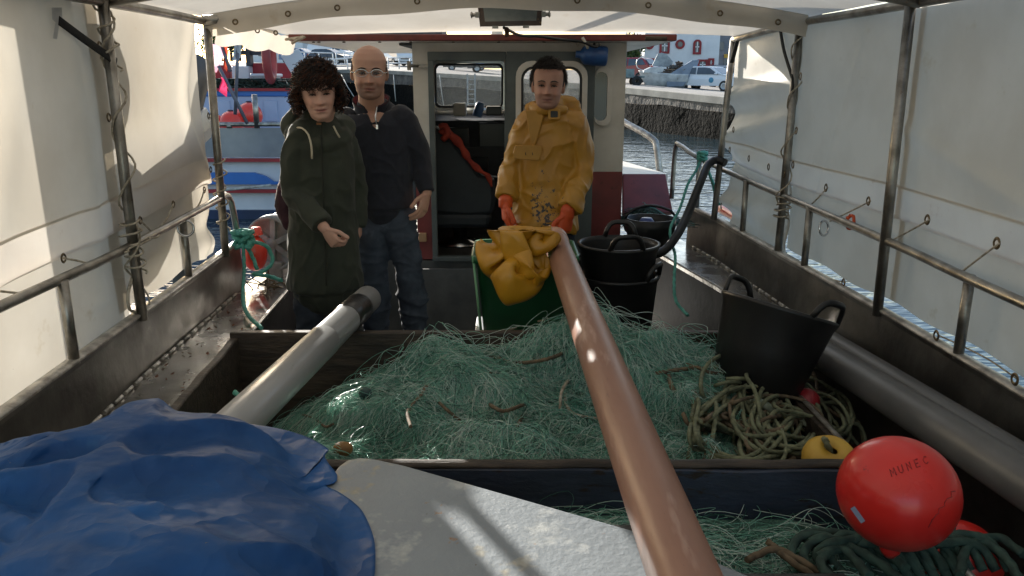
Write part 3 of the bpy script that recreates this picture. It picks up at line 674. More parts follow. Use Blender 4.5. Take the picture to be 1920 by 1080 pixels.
# add corners so that the leaf's outline stays square
inn2, out2 = [], []
ang = lambda p: math.atan2(p[1] - cz_, p[0] - cx_)
pts = [(p, sq(*p)) for p in inn]
for cpt in oc:
    a = ang(cpt); best = min(inn, key=lambda p: abs(ang(p) - a)); pts.append((best, cpt))
pts.sort(key=lambda t: ang(t[1]))
m_.strip([p[1] for p in pts], [p[0] for p in pts], (X, Zv), -.035, (0, WY - .05, 0)); m_.f = [f for f in m_.f]
door = m_.build('door', door_grey, wheel)
m_ = MB(); m_.strip(rrect(WX0 - .028, WX1 + .028, WZ0 - .028, WZ1 + .028, .09), rrect(WX0 + .004, WX1 - .004, WZ0 + .004, WZ1 - .004, .07), (X, Zv), .02, (0, WY - .05, 0)); m_.build('door_window_frame', white_wall, wheel, bevel=.004)
m_ = MB(); m_.strip(rrect(WX0 + .004, WX1 - .004, WZ0 + .004, WZ1 - .004, .07), rrect(WX0 + .018, WX1 - .018, WZ0 + .018, WZ1 - .018, .06), (X, Zv), .014, (0, WY - .046, 0)); m_.build('door_window_seal', black_rubber, wheel)
m_ = MB(); m_.prism(rrect(WX0 + .01, WX1 - .01, WZ0 + .01, WZ1 - .01, .065), (X, Zv), .004, (0, WY - .04, 0)); m_.build('door_window_pane', glass, wheel)
# side port in the aft wall
m_ = MB(); m_.strip(rrect(.49, .595, 1.40, 1.74, .05), rrect(.49, .565, 1.43, 1.71, .035), (X, Zv), .02, (0, WY, 0)); m_.build('port_frame', white_wall, wheel, bevel=.003)
m_ = MB(); m_.prism(rrect(.49, .568, 1.425, 1.715, .034), (X, Zv), .006, (0, WY - .002, 0)); m_.build('port_pane', dark_glass, wheel)
# hinges / hooks on the left post, small outlet box
m_ = MB(); m_.box((-.52, WY - .015, 1.745), (.07, .02, .02)); m_.tube([(-.55, WY - .02, 1.745), (-.60, WY - .06, 1.745)], .008, 6); m_.box((-.60, WY - .06, 1.745), (.02, .03, .05)); m_.build('door_hook', pipe_steel, wheel)
m_ = MB(); q = at(790, 444, Y=WY); m_.box((q.x + .01, WY - .015, q.z), (.05, .03, .055)); m_.build('switch_box', mat('tan_box', C(176, 140, 104), rough=.6), wheel, bevel=.006)
# forward windows
for (x0, x1) in ((-.63, -.06), (.06, .64)):
    m_ = MB(); m_.strip(rrect(x0 - .01, x1 + .02, 1.42, 1.81, .05), rrect(x0 + .012, x1 - .012, 1.447, 1.785, .04), (X, Zv), .03, (0, FY - .03, 0)); m_.build('window_frame', chrome, wheel, bevel=.004)
    m_ = MB(); m_.strip(rrect(x0 + .012, x1 - .012, 1.447, 1.785, .04), rrect(x0 + .026, x1 - .026, 1.461, 1.771, .035), (X, Zv), .02, (0, FY - .028, 0)); m_.build('window_seal', black_rubber, wheel)
    m_ = MB(); m_.prism(rrect(x0 + .02, x1 - .02, 1.455, 1.778, .036), (X, Zv), .004, (0, FY - .02, 0)); m_.build('window_pane', glass, wheel)
m_ = MB(); m_.box((.0, 5.78, 1.870), (1.34, 1.64, .012)); m_.build('headlining', mat('headlining', C(70, 74, 74), rough=.8), wheel)
# helm console
m_ = MB(); m_.prism([(0, .55), (.0, 1.17), (.12, 1.36), (.5, 1.40), (.5, .55)], (Yv, Zv), 1.36, (-.66, 6.1, 0)); m_.build('helm_console', mat('console_grey', C(52, 58, 62), C(40, 45, 48), sc=4, rough=.6), wheel, bevel=.01)
inst = mat('instrument_black', C(22, 24, 26), C(34, 36, 38), sc=9, rough=.3)
for i, (x, z, w_, h) in enumerate([(-.42, 1.24, .2, .15), (-.14, 1.26, .22, .18), (.14, 1.24, .22, .16), (-.3, 1.0, .24, .2), (0.02, .98, .2, .22)]):
    m_ = MB(); m_.box((x, 6.08 if z < 1.17 else 6.13, z), (w_, .05, h)); m_.build('instrument_panel', inst, wheel, bevel=.008)
m_ = MB(); m_.box((-.4, 6.3, 1.44), (.1, .09, .1)); tag(m_.build('instrument_pod', mat('pod_white', C(200, 198, 190), rough=.5), loc=(-.4, 6.3, 1.39), bevel=.012), 'small cream instrument pod standing on the dark helm console', 'instrument')
m_ = MB(); m_.lathe([(.001, 0), (.035, 0), (.036, .09), (.02, .11), (.001, .11)], Matrix.Translation((-.27, 6.28, 1.39)) @ Matrix.Rotation(.3, 4, 'Y'), 18); tag(m_.build('beaker', mat('beaker_blue', C(84, 120, 170), rough=.4), loc=(-.27, 6.28, 1.39)), 'blue beaker standing on the dark helm console', 'cup')
m_ = MB(); m_.box((-.14, 6.32, 1.43), (.12, .08, .07)); tag(m_.build('radio_set', inst, loc=(-.14, 6.32, 1.39), bevel=.01), 'small dark radio on the helm console right of the blue beaker', 'radio')
# unseen mast and radar arch, added on the wheelhouse roof to shadow the front canopy
m_ = MB(); m_.tube([(-.1, 5.6, 1.9), (-.1, 5.6, 3.6)], .04, 10); m_.tube([(-.75, 5.6, 2.55), (.6, 5.6, 2.45)], .035, 8); m_.ball((.5, 5.6, 2.6), (.26, .2, .1), 16); m_.box((-.6, 5.6, 2.75), (.25, .2, .3)); m_.build('mast', white_wall, wheel)
# ---- canopy frame: posts, side pipes, arched crossbars (bolted to the boat)
RZ = 1.93
arch = lambda x, xl, xr: RZ + .125 * max(0.0, 1 - ((x - (xl + xr) / 2) / ((xr - xl) / 2)) ** 2)
m_ = MB(); m_.tube(spl([(-1.39, -1.5, RZ), (-1.39, 2.87, RZ), (-1.42, 3.9, RZ)], .2), .018, 10); fr = m_.build('canopy_side_pipe', pipe_steel, boat)
m_ = MB(); m_.tube(spl([(1.42, -1.5, RZ), (1.40, 2.96, RZ), (1.36, 3.97, RZ), (1.27, 4.8, 1.89)], .2), .018, 10); m_.build('canopy_side_pipe', pipe_steel, boat)
def arc_pts(y, xl, xr): return [(x, y, arch(x, xl, xr)) for x in np.linspace(xl, xr, 25)]
for y, xl, xr in ((3.93, -1.42, 1.365), (2.9, -1.39, 1.40), (1.6, -1.39, 1.41), (.2, -1.39, 1.41), (-1.4, -1.39, 1.41)):
    m_ = MB(); m_.tube(arc_pts(y, xl, xr), .021, 10); m_.build('canopy_crossbar', pipe_steel, boat)
for a, b in (((-1.385, 2.87, .80), (-1.385, 2.866, 1.93)), ((-1.42, 3.88, .82), (-1.415, 3.9, 1.93)), ((1.395, 2.93, .80), (1.395, 2.96, 1.93)), ((1.335, 3.93, .83), (1.36, 3.97, 1.93)), ((1.23, 4.82, .84), (1.27, 4.8, 1.89)), ((1.43, 1.2, .8), (1.43, 1.2, 1.93)), ((-1.37, 1.2, .8), (-1.37, 1.2, 1.93))):
    m_ = MB(); m_.tube([a, b], .019, 12); m_.build('canopy_post', pipe_steel, boat)
m_ = MB(); m_.tube([(-1.42, 3.86, 1.93), (-1.30, 3.93, 1.95)], .024, 8); m_.build('canopy_elbow', pipe_steel, boat); m_ = MB(); m_.tube([(1.25, 3.95, 1.95), (1.36, 3.97, 1.93)], .024, 8); m_.build('canopy_elbow', pipe_steel, boat)
# made-up gear hidden outside the left bulwark, shaped to throw the canvas shadow
m_ = MB(); m_.tube(spl([(-1.66, 3.05, .2), (-1.66, 3.05, 1.6), (-1.64, 3.0, 2.1), (-1.6, 2.85, 2.5)], .1), .10, 10)
m_.ball((-1.62, 3.2, 1.75), (.06, .22, .22), 20); m_.tube([(-1.64, 3.0, 2.0), (-1.6, 2.55, 1.98)], .05, 8); m_.ball((-1.6, 2.5, 2.0), (.05, .12, .08), 12); m_.ball((-1.64, 3.3, 1.25), (.05, .25, .25), 16); m_.box((-1.55, 3.05, .6), (.3, .12, .1))
m_.build('canvas_shadow_caster', grey_paint, boat)
m_ = MB(); m_.tube(spl([(-1.7, 3.6, 1.1), (-1.68, 4.1, 1.45), (-1.66, 4.35, 1.75)], .1), (.09, .09), 10); m_.tube([(-1.7, 4.0, .5), (-1.7, 4.0, 1.4)], .05, 8); m_.tube([(-1.6, 3.2, 1.25), (-1.66, 4.25, 1.45)], .11, 8); m_.build('forward_shadow_caster', grey_paint, boat)  # invented spars out of sight, added to shade the forward left canvas
# ================================================================ canvas
def canvas(fx, y0, y1, z0, z1, ny, nz_, amp, seed, extra=None):
    G = np.zeros((ny, nz_, 3))
    for i, y in enumerate(np.linspace(y0, y1, ny)):
        for j, k in enumerate(np.linspace(0, 1, nz_)):
            zb = z0(y) if callable(z0) else z0; zt = z1(y) if callable(z1) else z1
            z = zb + (zt - zb) * k
            a = amp * (noise.noise(Vector((y * 1.7 + seed, z * 2.2, seed))) + .5 * noise.noise(Vector((y * 4.3 + seed, z * 3.1 + z * y * .3, seed * 2))))
            G[i, j] = (fx(y) + a * min(1, 3.5 * min(k, 1 - k) + .25), y, z)
            if extra is not None: G[i, j, 0] += extra(y, z)
    return G
def eyelet(t, p, nrm, r=.011):
    M_ = Matrix.Translation(p) @ Vector(nrm).to_track_quat('Z', 'Y').to_matrix().to_4x4()
    m_ = MB(); m_.lathe([(r * .55, 0), (r * .6, .002), (r * .9, .003), (r * 1.15, 0)], M_, 14); return m_.build('eyelet', brass, t)
def cordp(t, pts, r=.0035, name='lacing_cord'):
    m_ = MB(); m_.tube(spl(pts, .02), r, 6); return m_.build(name, cord_mat, t)
TL, TR = (lambda y: XL(y) - .05 if y > 3.0 else -1.39 - .05), (lambda y: XR(y) + .05)
def fold_r(y, z):   # slack creases of the forward right sheet
    if y < 3.9: return 0.0
    k = (y - 3.95) / .85; s_ = 0
    for zz, sl, a in ((1.62, -.10, .035), (1.42, -.16, .04), (1.22, .12, .03), (1.0, -.1, .035), (.92, .1, .03)):
        d = z - (zz + sl * (k - .5)); s_ += a * math.exp(-(d / .045) ** 2) * (.35 + .65 * k) - .6 * a * math.exp(-((d + .09) / .05) ** 2) * k
    return -s_
def fold_l(y, z):
    if y < 2.95: return -.012 * math.exp(-((y - 2.15 - .5 * (z - 1.5)) / .06) ** 2) + .012 * math.exp(-((y - 2.3 - .5 * (z - 1.5)) / .08) ** 2) + .02 * math.exp(-((y - 2.72) / .05) ** 2) * (z > .9)
    k = (y - 2.9); return .025 * math.exp(-((z - 1.0 + .1 * k) / .06) ** 2) + .02 * math.exp(-((y - 3.78 - .1 * math.sin(z * 7)) / .05) ** 2) - .02 * math.exp(-((z - .92 - .05 * k) / .05) ** 2)
def sheet(name, label, fx, ya, yb, sgn, ny, amp, seed, zt, extra, zh, gap=-.06, group='canvas side sheets of the boat'):
    ym = (ya + yb) / 2
    t = thing(name, label, 'tarpaulin', (fx(ym), ym, .8), group)
    m_ = MB(); m_.grid(canvas(fx, ya, yb, lambda y: zh(y) + .112, zt, ny, 40, amp, seed, extra)); m_.build('upper_canvas', tarp, t)
    m_ = MB(); m_.grid(canvas(lambda y: fx(y) + sgn * .018, ya, yb, lambda y: BZ(y) + gap + .008 * math.sin(y * 11), lambda y: zh(y) + .012, ny, 22, amp, seed + 9, extra)); m_.build('lower_canvas', tarp, t)
    m_ = MB(); m_.grid(canvas(lambda y: fx(y) - sgn * .004, ya, yb, lambda y: zh(y) - .004, lambda y: zh(y) + .12, ny, 8, amp * .6, seed, extra)); m_.build('hem', tarp_hem, t)
    return t
zh_l = lambda y: interp([1, 2, 2.87, 3.9], [1.10, 1.11, 1.14, 1.19], y)
zh_r = lambda y: interp([1, 2, 2.96, 3.9, 4.8], [1.15, 1.155, 1.17, 1.17, 1.2], y)
tl1 = sheet('side_tarpaulin', 'white canvas side sheet on the left, nearest to the camera, with a big soft shadow', TL, -1.5, 2.92, -1, 110, .010, 1.0, RZ + .02, fold_l, zh_l)
tl2 = sheet('side_tarpaulin', 'white canvas side sheet on the left between the laced pole and the curly haired woman', TL, 2.84, 3.9, -1, 52, .009, 4.0, RZ + .01, fold_l, zh_l, .012)
tr1 = sheet('side_tarpaulin', 'large white canvas side sheet on the right, nearest to the camera', TR, -1.5, 2.985, 1, 112, .008, 7.0, RZ + .02, lambda y, z: -.008 * math.exp(-((z - 1.3 - .25 * (y - 2.2)) / .03) ** 2), zh_r, .022)
tr2 = sheet('side_tarpaulin', 'smooth white canvas side sheet on the right between the two middle poles', lambda y: TR(y) + .006, 2.95, 3.97, 1, 46, .007, 11.0, RZ + .01, lambda y, z: -.01 * math.exp(-((y - 3.5 + .4 * (z - 1.5)) / .03) ** 2), zh_r, .016)
tr3 = sheet('side_tarpaulin', 'creased shiny white canvas side sheet at the forward right end', TR, 3.945, 4.84, 1, 62, .014, 14.0, lambda y: RZ - .05 * (y - 3.96), fold_r, zh_r)
# canvas roof
def roof_grid(ya, yb, ny, za, zb, xla, xra, xlb, xrb, camber):
    G = np.zeros((ny, 45, 3))
    for i in range(ny):
        k = i / (ny - 1); y = ya + (yb - ya) * k
        xl, xr = xla + (xlb - xla) * k, xra + (xrb - xra) * k
        for j in range(45):
            x = xl + (xr - xl) * j / 44; q = 1 - ((x - (xl + xr) / 2) / ((xr - xl) / 2)) ** 2
            z = za + (zb - za) * k + camber(k) * q + .012 * noise.noise(Vector((x * 1.6, y * 1.9, 3))) * min(1, 6 * min(k, 1 - k) + .2) + .024
            G[i, j] = (x, y, z)
    return G
rt = thing('roof_tarpaulin', 'white canvas roof stretched over the arched pipes above the net', 'tarpaulin', (0, 1.5, RZ))
m_ = MB(); m_.grid(roof_grid(-1.5, 3.96, 60, RZ, RZ, -1.42, 1.43, -1.44, 1.385, lambda k: .125)); m_.build('canvas', tarp, rt)
band = np.zeros((60, 6, 3))
for i, x in enumerate(np.linspace(-1.42, 1.365, 60)):
    for j in range(6):
        band[i, j] = (x, 3.885 - .012 * math.sin(j * .9) + .006 * noise.noise(Vector((x * 5, j, 0))), arch(x, -1.42, 1.365) + .03 - .02 * j - .006 * math.sin(x * 9) * (j / 5))
m_ = MB(); m_.grid(band); m_.build('end_flap', tarp, rt)
for u in (440, 540, 633, 783, 1082, 1215, 1350, 1460):
    x = at(u, 15, Y=3.88).x; eyelet(rt, (x, 3.872, arch(x, -1.42, 1.365) - .028), (0, -1, .15), .013)
ft = thing('roof_tarpaulin', 'white canvas roof sheet sloping forward from the arched pipe to the wheelhouse roof', 'tarpaulin', (0, 4.4, RZ))
m_ = MB(); m_.grid(roof_grid(3.97, 4.80, 26, RZ, 1.885, -1.42, 1.37, -1.27, 1.28, lambda k: .125 * (1 - k) + .025 * k)); m_.build('canvas', tarp, ft)
G = np.zeros((40, 4, 3))
for i, k in enumerate(np.linspace(0, 1, 40)):
    a = Vector((-1.42, 3.93, 1.93)).lerp(Vector((-1.27, 4.8, 1.9)), k)
    for j in range(4): G[i, j] = (a.x + .02 + .012 * math.sin(k * 20 + j), a.y, a.z + .01 - .035 * j - .01 * math.sin(k * 17))
m_ = MB(); m_.grid(G); m_.build('side_flap', tarp_hem, ft)
for u, v in ((410, 48), (432, 52), (486, 58), (520, 62)):
    q = at(u, v, Y=4.0 + (u - 400) * .004); eyelet(ft, (q.x, q.y - .03, q.z), (.6, -.8, 0), .012)
m_ = MB(); q0 = at(1210, 72, Y=4.6); q1 = at(1250, 73, Y=4.6); m_.tube([q0, q1], .012, 6); m_.build('batten', mat('old_wood', C(90, 76, 58), C(66, 54, 42), sc=20, rough=.8), ft)
cordp(ft, [at(535, 74, Y=4.7), at(552, 72, Y=4.68), at(572, 69, Y=4.66), at(556, 76, Y=4.66), at(547, 82, Y=4.66)], .008)
# eyelets and lacing of the side sheets
for t, u, v in ((tl1, 119, 484), (tl1, 204, 220), (tl1, 187, 86), (tl2, 263, 413), (tl2, 325, 383), (tl2, 383, 356), (tl2, 373, 60), (tl2, 380, 100), (tl2, 391, 217), (tl2, 395, 318)):
    q = at(u, v, x=-1.425 if t is tl1 else -1.44); eyelet(t, (q.x, q.y, q.z), (1, 0, 0), .015)
for t, u, v, xx in ((tr2, 1552, 352, 1.425), (tr2, 1632, 377, 1.43), (tr1, 1743, 412, 1.455), (tr1, 1874, 456, 1.46), (tr1, 1760, 629, 1.455), (tr1, 1908, 711, 1.46), (tr2, 1585, 530, 1.43), (tr3, 1407, 297, 1.31), (tr3, 1444, 313, 1.34), (tr3, 1473, 327, 1.37), (tr3, 1371, 281, 1.27), (tr2, 1504, 143, 1.38), (tr2, 1496, 245, 1.375), (tr2, 1490, 309, 1.37), (tr3, 1378, 243, 1.275), (tr3, 1355, 386, 1.25)):
    q = at(u, v, x=xx - .03); eyelet(t, (q.x - .008, q.y, q.z), (-1, 0, 0), .017)
def cpx(t, pts, x, r=.0035): cordp(t, [at(u, v, x=x) for u, v in pts], r)
cpx(tl1, [(119, 484), (150, 490), (178, 498)], -1.405); cpx(tl1, [(0, 546), (40, 550), (75, 550)], -1.40)
cpx(tl2, [(325, 383), (312, 412), (300, 425)], -1.415); cpx(tl2, [(383, 356), (375, 380), (366, 392)], -1.42); cpx(tl2, [(263, 413), (275, 425), (282, 432)], -1.41)
# spiral lacing round the left pole and the two right poles
def spiral(t, p0, p1, turns, r, cr=.004, sag=0.0):
    p0, p1 = Vector(p0), Vector(p1); n = int(turns * 14); pts = []
    for i in range(n + 1):
        k = i / n; a = 2 * math.pi * turns * k; q = p0.lerp(p1, k)
        rr = r * (1 + .5 * noise.noise(Vector((k * 9, r, turns))))
        pts.append(q + Vector((rr * math.cos(a), rr * math.sin(a), .012 * noise.noise(Vector((k * 14, 2, 0))))))
    m_ = MB(); m_.tube(pts, cr, 6); m_.build('lacing_cord', cord_mat, t)
spiral(tl1, (-1.385, 2.87, .86), (-1.385, 2.866, 1.9), 4.2, .030); spiral(tl1, (-1.385, 2.87, .98), (-1.385, 2.866, 1.18), 5, .034); spiral(tl1, (-1.385, 2.87, 1.7), (-1.385, 2.866, 1.95), 3, .03)
spiral(tl2, (-1.42, 3.88, .95), (-1.415, 3.9, 1.3), 5, .03); spiral(tr2, (1.335, 3.93, 1.0), (1.36, 3.97, 1.92), 4, .032); spiral(tr2, (1.335, 3.93, 1.0), (1.335, 3.93, 1.12), 4, .036)
spiral(tl1, (-1.39, 2.75, 1.085), (-1.395, 3.05, 1.09), 3, .03)
cpx(tr2, [(1552, 352), (1530, 375), (1514, 390)], 1.40); cpx(tr2, [(1632, 377), (1595, 396), (1556, 415)], 1.405); cpx(tr1, [(1743, 412), (1700, 436), (1662, 456)], 1.415); cpx(tr1, [(1874, 456), (1835, 485), (1795, 516)], 1.42)
cpx(tr1, [(1760, 629), (1785, 640), (1850, 672), (1908, 711)], 1.44, .003); cpx(tr2, [(1462, 470), (1500, 490), (1545, 518), (1585, 530)], 1.40, .003); cpx(tr2, [(1475, 372), (1464, 420), (1466, 485)], 1.36, .005)
cpx(tl1, [(250, 515), (240, 550), (243, 580), (258, 585)], -1.40, .006)
# small steel rings on the rails
for u, v, xx, lab in ((348, 428, -1.40, 'steel ring hanging from the left rail'), (1545, 428, 1.385, 'steel ring hanging from the right rail')):
    q = at(u, v, x=xx); M_ = Matrix.Translation(q) @ Matrix.Rotation(R(80), 4, 'X') @ Matrix.Rotation(R(35), 4, 'Y')
    m_ = MB(); m_.lathe([(.033 + .005 * math.cos(R(45 * k)), .005 * math.sin(R(45 * k))) for k in range(9)], M_, 24); tag(m_.build('steel_ring', chrome, loc=q), lab, 'ring')
m_ = MB(); m_.rope([at(1595, 402, x=1.40), at(1588, 415, x=1.39), at(1590, 428, x=1.39), at(1600, 425, x=1.40), at(1600, 405, x=1.40), at(1588, 408, x=1.40)], .006); tag(m_.build('orange_twine', mat('orange_twine', C(205, 84, 40), C(170, 66, 34), sc=30, rough=.7), loc=at(1595, 415, x=1.4)), 'bit of orange twine knotted round the right rail', 'twine')
# webbing straps
strap_m = mat('black_webbing', C(24, 24, 25), C(36, 36, 36), sc=60, rough=.85)
def strap(label, pts, w_, nrm):
    m_ = MB(); m_.tube(spl(pts, .03), (w_, .004), 8, ref=nrm); tag(m_.build('webbing_strap', strap_m, loc=pts[0]), label, 'strap', 'black webbing straps on the canopy')
strap('black strap pulling the left canvas to the laced pole', [at(110, 38, x=-1.425), at(160, 75, x=-1.41), at(218, 116, x=-1.37)], .016, (0, .5, .8))
strap('long black strap hanging in front of the right middle pole', [at(1463, 55, x=1.34), at(1470, 95, x=1.335), at(1486, 150, x=1.34), at(1485, 172, x=1.34)], .016, (0, 1, .2))
strap('short black strap at the forward right post', [at(1384, 72, Y=4.74), at(1378, 95, Y=4.74), at(1372, 118, Y=4.76)], .012, (1, 0, 0))
patch = mat('grey_patch', C(176, 176, 172), C(160, 160, 158), sc=8, rough=.6)
m_ = MB(); m_.grid(np.array([[tuple(at(u, v, x=-1.425)) for u, v in r] for r in (((97, 14), (116, 14)), ((98, 36), (117, 36)), ((104, 42), (112, 40)), ((99, 72), (107, 74)))])); o = m_.build('canvas_patch', patch, tl1)
# ================================================================ flood light under the canopy
fl = thing('flood_light', 'old rusty floodlight with a grey glass, fixed above the wheelhouse', 'floodlight', (at(957, 75, Y=4.5).x, 4.5, 1.9))
fm = mat('floodlight_brown', C(70, 52, 36), C(44, 34, 26), sc=9, rough=.4, r2=.6, spots=(C(176, 150, 92), 7, .68, .76))
c0 = at(957, 12, Y=4.15); sx_ = .172
q = [at(893, -12, Y=4.22), at(1020, -12, Y=4.22), at(1015, 48, Y=4.10), at(900, 50, Y=4.10)]
bk = [p + Vector((0, .16, .03)) for p in q]; bk = [p.lerp(sum(bk, Vector()) / 4, .25) for p in bk]
m_ = MB(); m_.add(q + bk, [(7, 6, 5, 4), (0, 4, 5, 1), (1, 5, 6, 2), (2, 6, 7, 3), (3, 7, 4, 0)], 0, False)
qi = [p.lerp(sum(q, Vector()) / 4, .16) + Vector((0, .012, 0)) for p in q]; qi[2] += Zv * .012; qi[3] += Zv * .012
m_.add(q + qi, [(0, 1, 5, 4), (1, 2, 6, 5), (2, 3, 7, 6), (3, 0, 4, 7)], 0, False); m_.build('housing', fm, fl, bevel=.008)
m_ = MB(); m_.add(qi + [p + Vector((0, .01, 0)) for p in qi], [(0, 1, 2, 3), (7, 6, 5, 4)], 0, False); m_.build('glass', mat('floodlight_glass', C(112, 116, 108), C(90, 94, 88), sc=5, rough=.25), fl)
for p, s_ in ((q[3].lerp(q[0], .35), -1), (q[2].lerp(q[1], .35), 1)):
    m_ = MB(); m_.tube([p, p + X * s_ * .035], .009, 8); m_.ball(p + X * s_ * .035, (.007, .012, .016), 10); m_.box(p + X * s_ * .006, (.02, .03, .025)); m_.build('clamp_bolt', pipe_steel, fl)
m_ = MB(); q4 = (q[2] + q[3]) / 2 + Vector((-.02, .08, -.01)); m_.tube([q4, (q4.x, q4.y + .3, 1.9)], .012, 8); m_.build('bracket', mat('rusty_bracket', C(96, 62, 44), C(70, 50, 40), sc=20, rough=.7), fl)
for fx_ in (.25, .75):
    m_ = MB(); m_.box(q[3].lerp(q[2], fx_) - Zv * .004, (.03, .02, .012)); m_.build('clip', pipe_steel, fl)
m_ = MB(); m_.tube(spl([at(945, 52, Y=4.2), at(975, 66, Y=4.5), at(1010, 68, Y=4.66), at(1050, 74, Y=4.68), at(1090, 78, Y=4.7), at(1105, 84, Y=4.7), at(1118, 88, Y=4.72), at(1125, 82, Y=4.72)], .03), .008, 8); tag(m_.build('power_cable', black_rubber, loc=at(1050, 74, Y=4.68)), 'black cable running from the floodlight along the wheelhouse roof edge', 'cable')
bw = thing('blue_bundle', 'blue plastic bottle wedged under the roof at the wheelhouse corner', 'bottle', at(1108, 108, Y=4.8))
m_ = MB(); c_ = at(1112, 104, Y=4.80); m_.lathe([(.001, -.08), (.05, -.08), (.056, -.07), (.056, .045), (.045, .06), (.022, .075), (.02, .1), (.001, .1)], Matrix.Translation(c_) @ Matrix.Rotation(R(-86), 4, 'Y') , 20); m_.build('body', mat('blue_plastic', C(48, 92, 148), C(36, 72, 124), sc=14, rough=.35, bump=.2, bsc=60), bw)
bw.name = 'blue_bottle'
m_ = MB(); m_.tube(spl([at(1092, 70, Y=4.7), at(1096, 78, Y=4.7), at(1100, 84, Y=4.71), at(1102, 90, Y=4.73)], .01), (.009, .009), 8); tag(m_.build('white_rag', mat('white_rag', C(205, 200, 186), rough=.9), loc=at(1096, 78, Y=4.7)), 'knotted white rag holding the black cable', 'rag')
# ================================================================ helm seat inside the wheelhouse
hc = thing('helm_chair', 'dark padded helm chair inside the wheelhouse doorway', 'chair', (at(868, 478, Y=5.45).x, 5.45, .555))
vin = mat('dark_vinyl', C(44, 52, 58), C(34, 41, 46), sc=5, rough=.5, bump=.1, bsc=30)
def slab(pts, th, Y0, mt, parent, name, bev=.02):
    P_ = [at(u, v, Y=Y0) for u, v in pts]; m_ = MB(); m_.prism([(p.x, p.z) for p in P_], (X, Zv), -th, (0, Y0, 0)); return m_.build(name, mt, parent, bevel=bev)
slab([(930, 372), (925, 402), (880, 408), (815, 402), (770, 380), (772, 238), (790, 226), (818, 238), (850, 262), (880, 300), (900, 326), (925, 330)], .12, 5.3, vin, hc, 'backrest', .03)
m_ = MB(); m_.tube(spl([at(790, 226, Y=5.29), at(818, 238, Y=5.29), at(850, 262, Y=5.29), at(880, 300, Y=5.29), at(905, 327, Y=5.29), at(938, 332, Y=5.29)], .03), .007, 6); m_.build('piping', mat('pale_piping', C(140, 146, 148), rough=.5), hc)
m_ = MB(); q = at(862, 405, Y=5.5); m_.box((q.x, 5.5, q.z), (.44, .42, .1)); m_.build('seat', vin, hc, bevel=.03)
m_ = MB(); m_.lathe([(.001, 0), (.17, 0), (.17, .015), (.05, .04), (.045, .3), (.07, .32), (.001, .32)], Matrix.Translation((q.x, 5.5, .556)), 24); m_.build('pedestal', chrome, hc)
red_cloth = mat('orange_red_cloth', C(176, 66, 44), C(140, 48, 36), sc=9, rough=.75, bump=.3, bsc=30)
m_ = MB(); pts = spl([at(826, 240, Y=5.24), at(842, 250, Y=5.24), at(862, 270, Y=5.24), at(880, 300, Y=5.25), at(900, 320, Y=5.25), at(915, 330, Y=5.25), at(922, 350, Y=5.26)], .02); n = len(pts)
m_.tube(pts, [(.012, .03 * (1 - .6 * i / n) + .006 * math.sin(i * 1.3)) for i in range(n)], 10, ref=(0, 1, 0)); m_.tube(spl([at(825, 238, Y=5.23), at(835, 236, Y=5.22), at(840, 250, Y=5.22), at(830, 262, Y=5.23)], .02), .02, 8)
tag(m_.build('life_vest_strap', red_cloth, loc=pts[0]), 'orange red cloth strap draped over the helm chair', 'strap')
# ================================================================ neighbouring boat on the left
NY = 13.0
nb = thing('moored_boat', 'white and blue fishing boat moored alongside on the left, with red stripes', 'boat', (at(470, 300, Y=NY).x, NY + 1.6, WZ))
nbw, nbb, nbr, nbn = mat('boat_white_paint', C(206, 210, 214), C(188, 192, 198), sc=.9, rough=.4, spots=(C(150, 150, 148), 2.4, .66, .76)), mat('boat_blue_paint', C(52, 112, 184), C(44, 96, 166), sc=1, rough=.4), mat('boat_red_paint', C(164, 44, 50), C(140, 38, 42), sc=2, rough=.5), mat('boat_navy_paint', C(30, 52, 88), C(24, 42, 70), sc=2, rough=.5)
xe = at(575, 300, Y=NY).x; xs = xe - 11
def plank(v0, v1, m, name, out=0.0, x1=None, th=.1):
    z0, z1 = at(460, v1, Y=NY).z, at(460, v0, Y=NY).z
    m_ = MB(); m_.box(((xs + (x1 or xe)) / 2, NY + .05 - out, (z0 + z1) / 2), ((x1 or xe) - xs, th, z1 - z0)); return m_.build(name, m, nb)
zt_ = at(460, 297, Y=NY).z
m_ = MB(); m_.box(((xs + xe) / 2, NY + 1.6, (zt_ + WZ - .5) / 2), (xe - xs, 3.1, zt_ - WZ + .5)); m_.build('hull', nbw, nb, bevel=.05)
plank(297, 303, nbr, 'rubbing_strake', .06); plank(394, 440, nbn, 'boot_top', .045); plank(355, 361, nbr, 'red_stripe', .055)
zz = lambda v: at(460, v, Y=NY).z
xb = at(500, 330, Y=NY).x
m_ = MB(); m_.prism([(xs, zz(345)), (xe, zz(345)), (xe, zz(342)), (xb + .12, zz(340)), (xb, zz(330)), (xb - .18, zz(323)), (xs, zz(321))], (X, Zv), .06, (0, NY - .0, 0)); m_.build('blue_flash', nbb, nb)
alu = mat('aluminium_bulwark', C(142, 146, 152), C(118, 122, 130), sc=.9, rough=.35, metal=.6, r2=.5)
m_ = MB(); m_.box(((xs + xe) / 2, NY + .04, (zz(295) + zz(240)) / 2), (xe - xs, .05, zz(240) - zz(295))); m_.build('bulwark', alu, nb)
m_ = MB(); m_.tube([(xs, NY, zz(233)), (xe, NY, zz(233))], .035, 8); nr = m_.build('guard_rail', pipe_steel, nb)
for u in (482, 430, 380):
    q = at(u, 240, Y=NY); m_ = MB(); m_.tube([q, (q.x, NY, zz(177) if u == 482 else zz(233))], .045, 8); m_.build('rail_post', pipe_steel, nr)
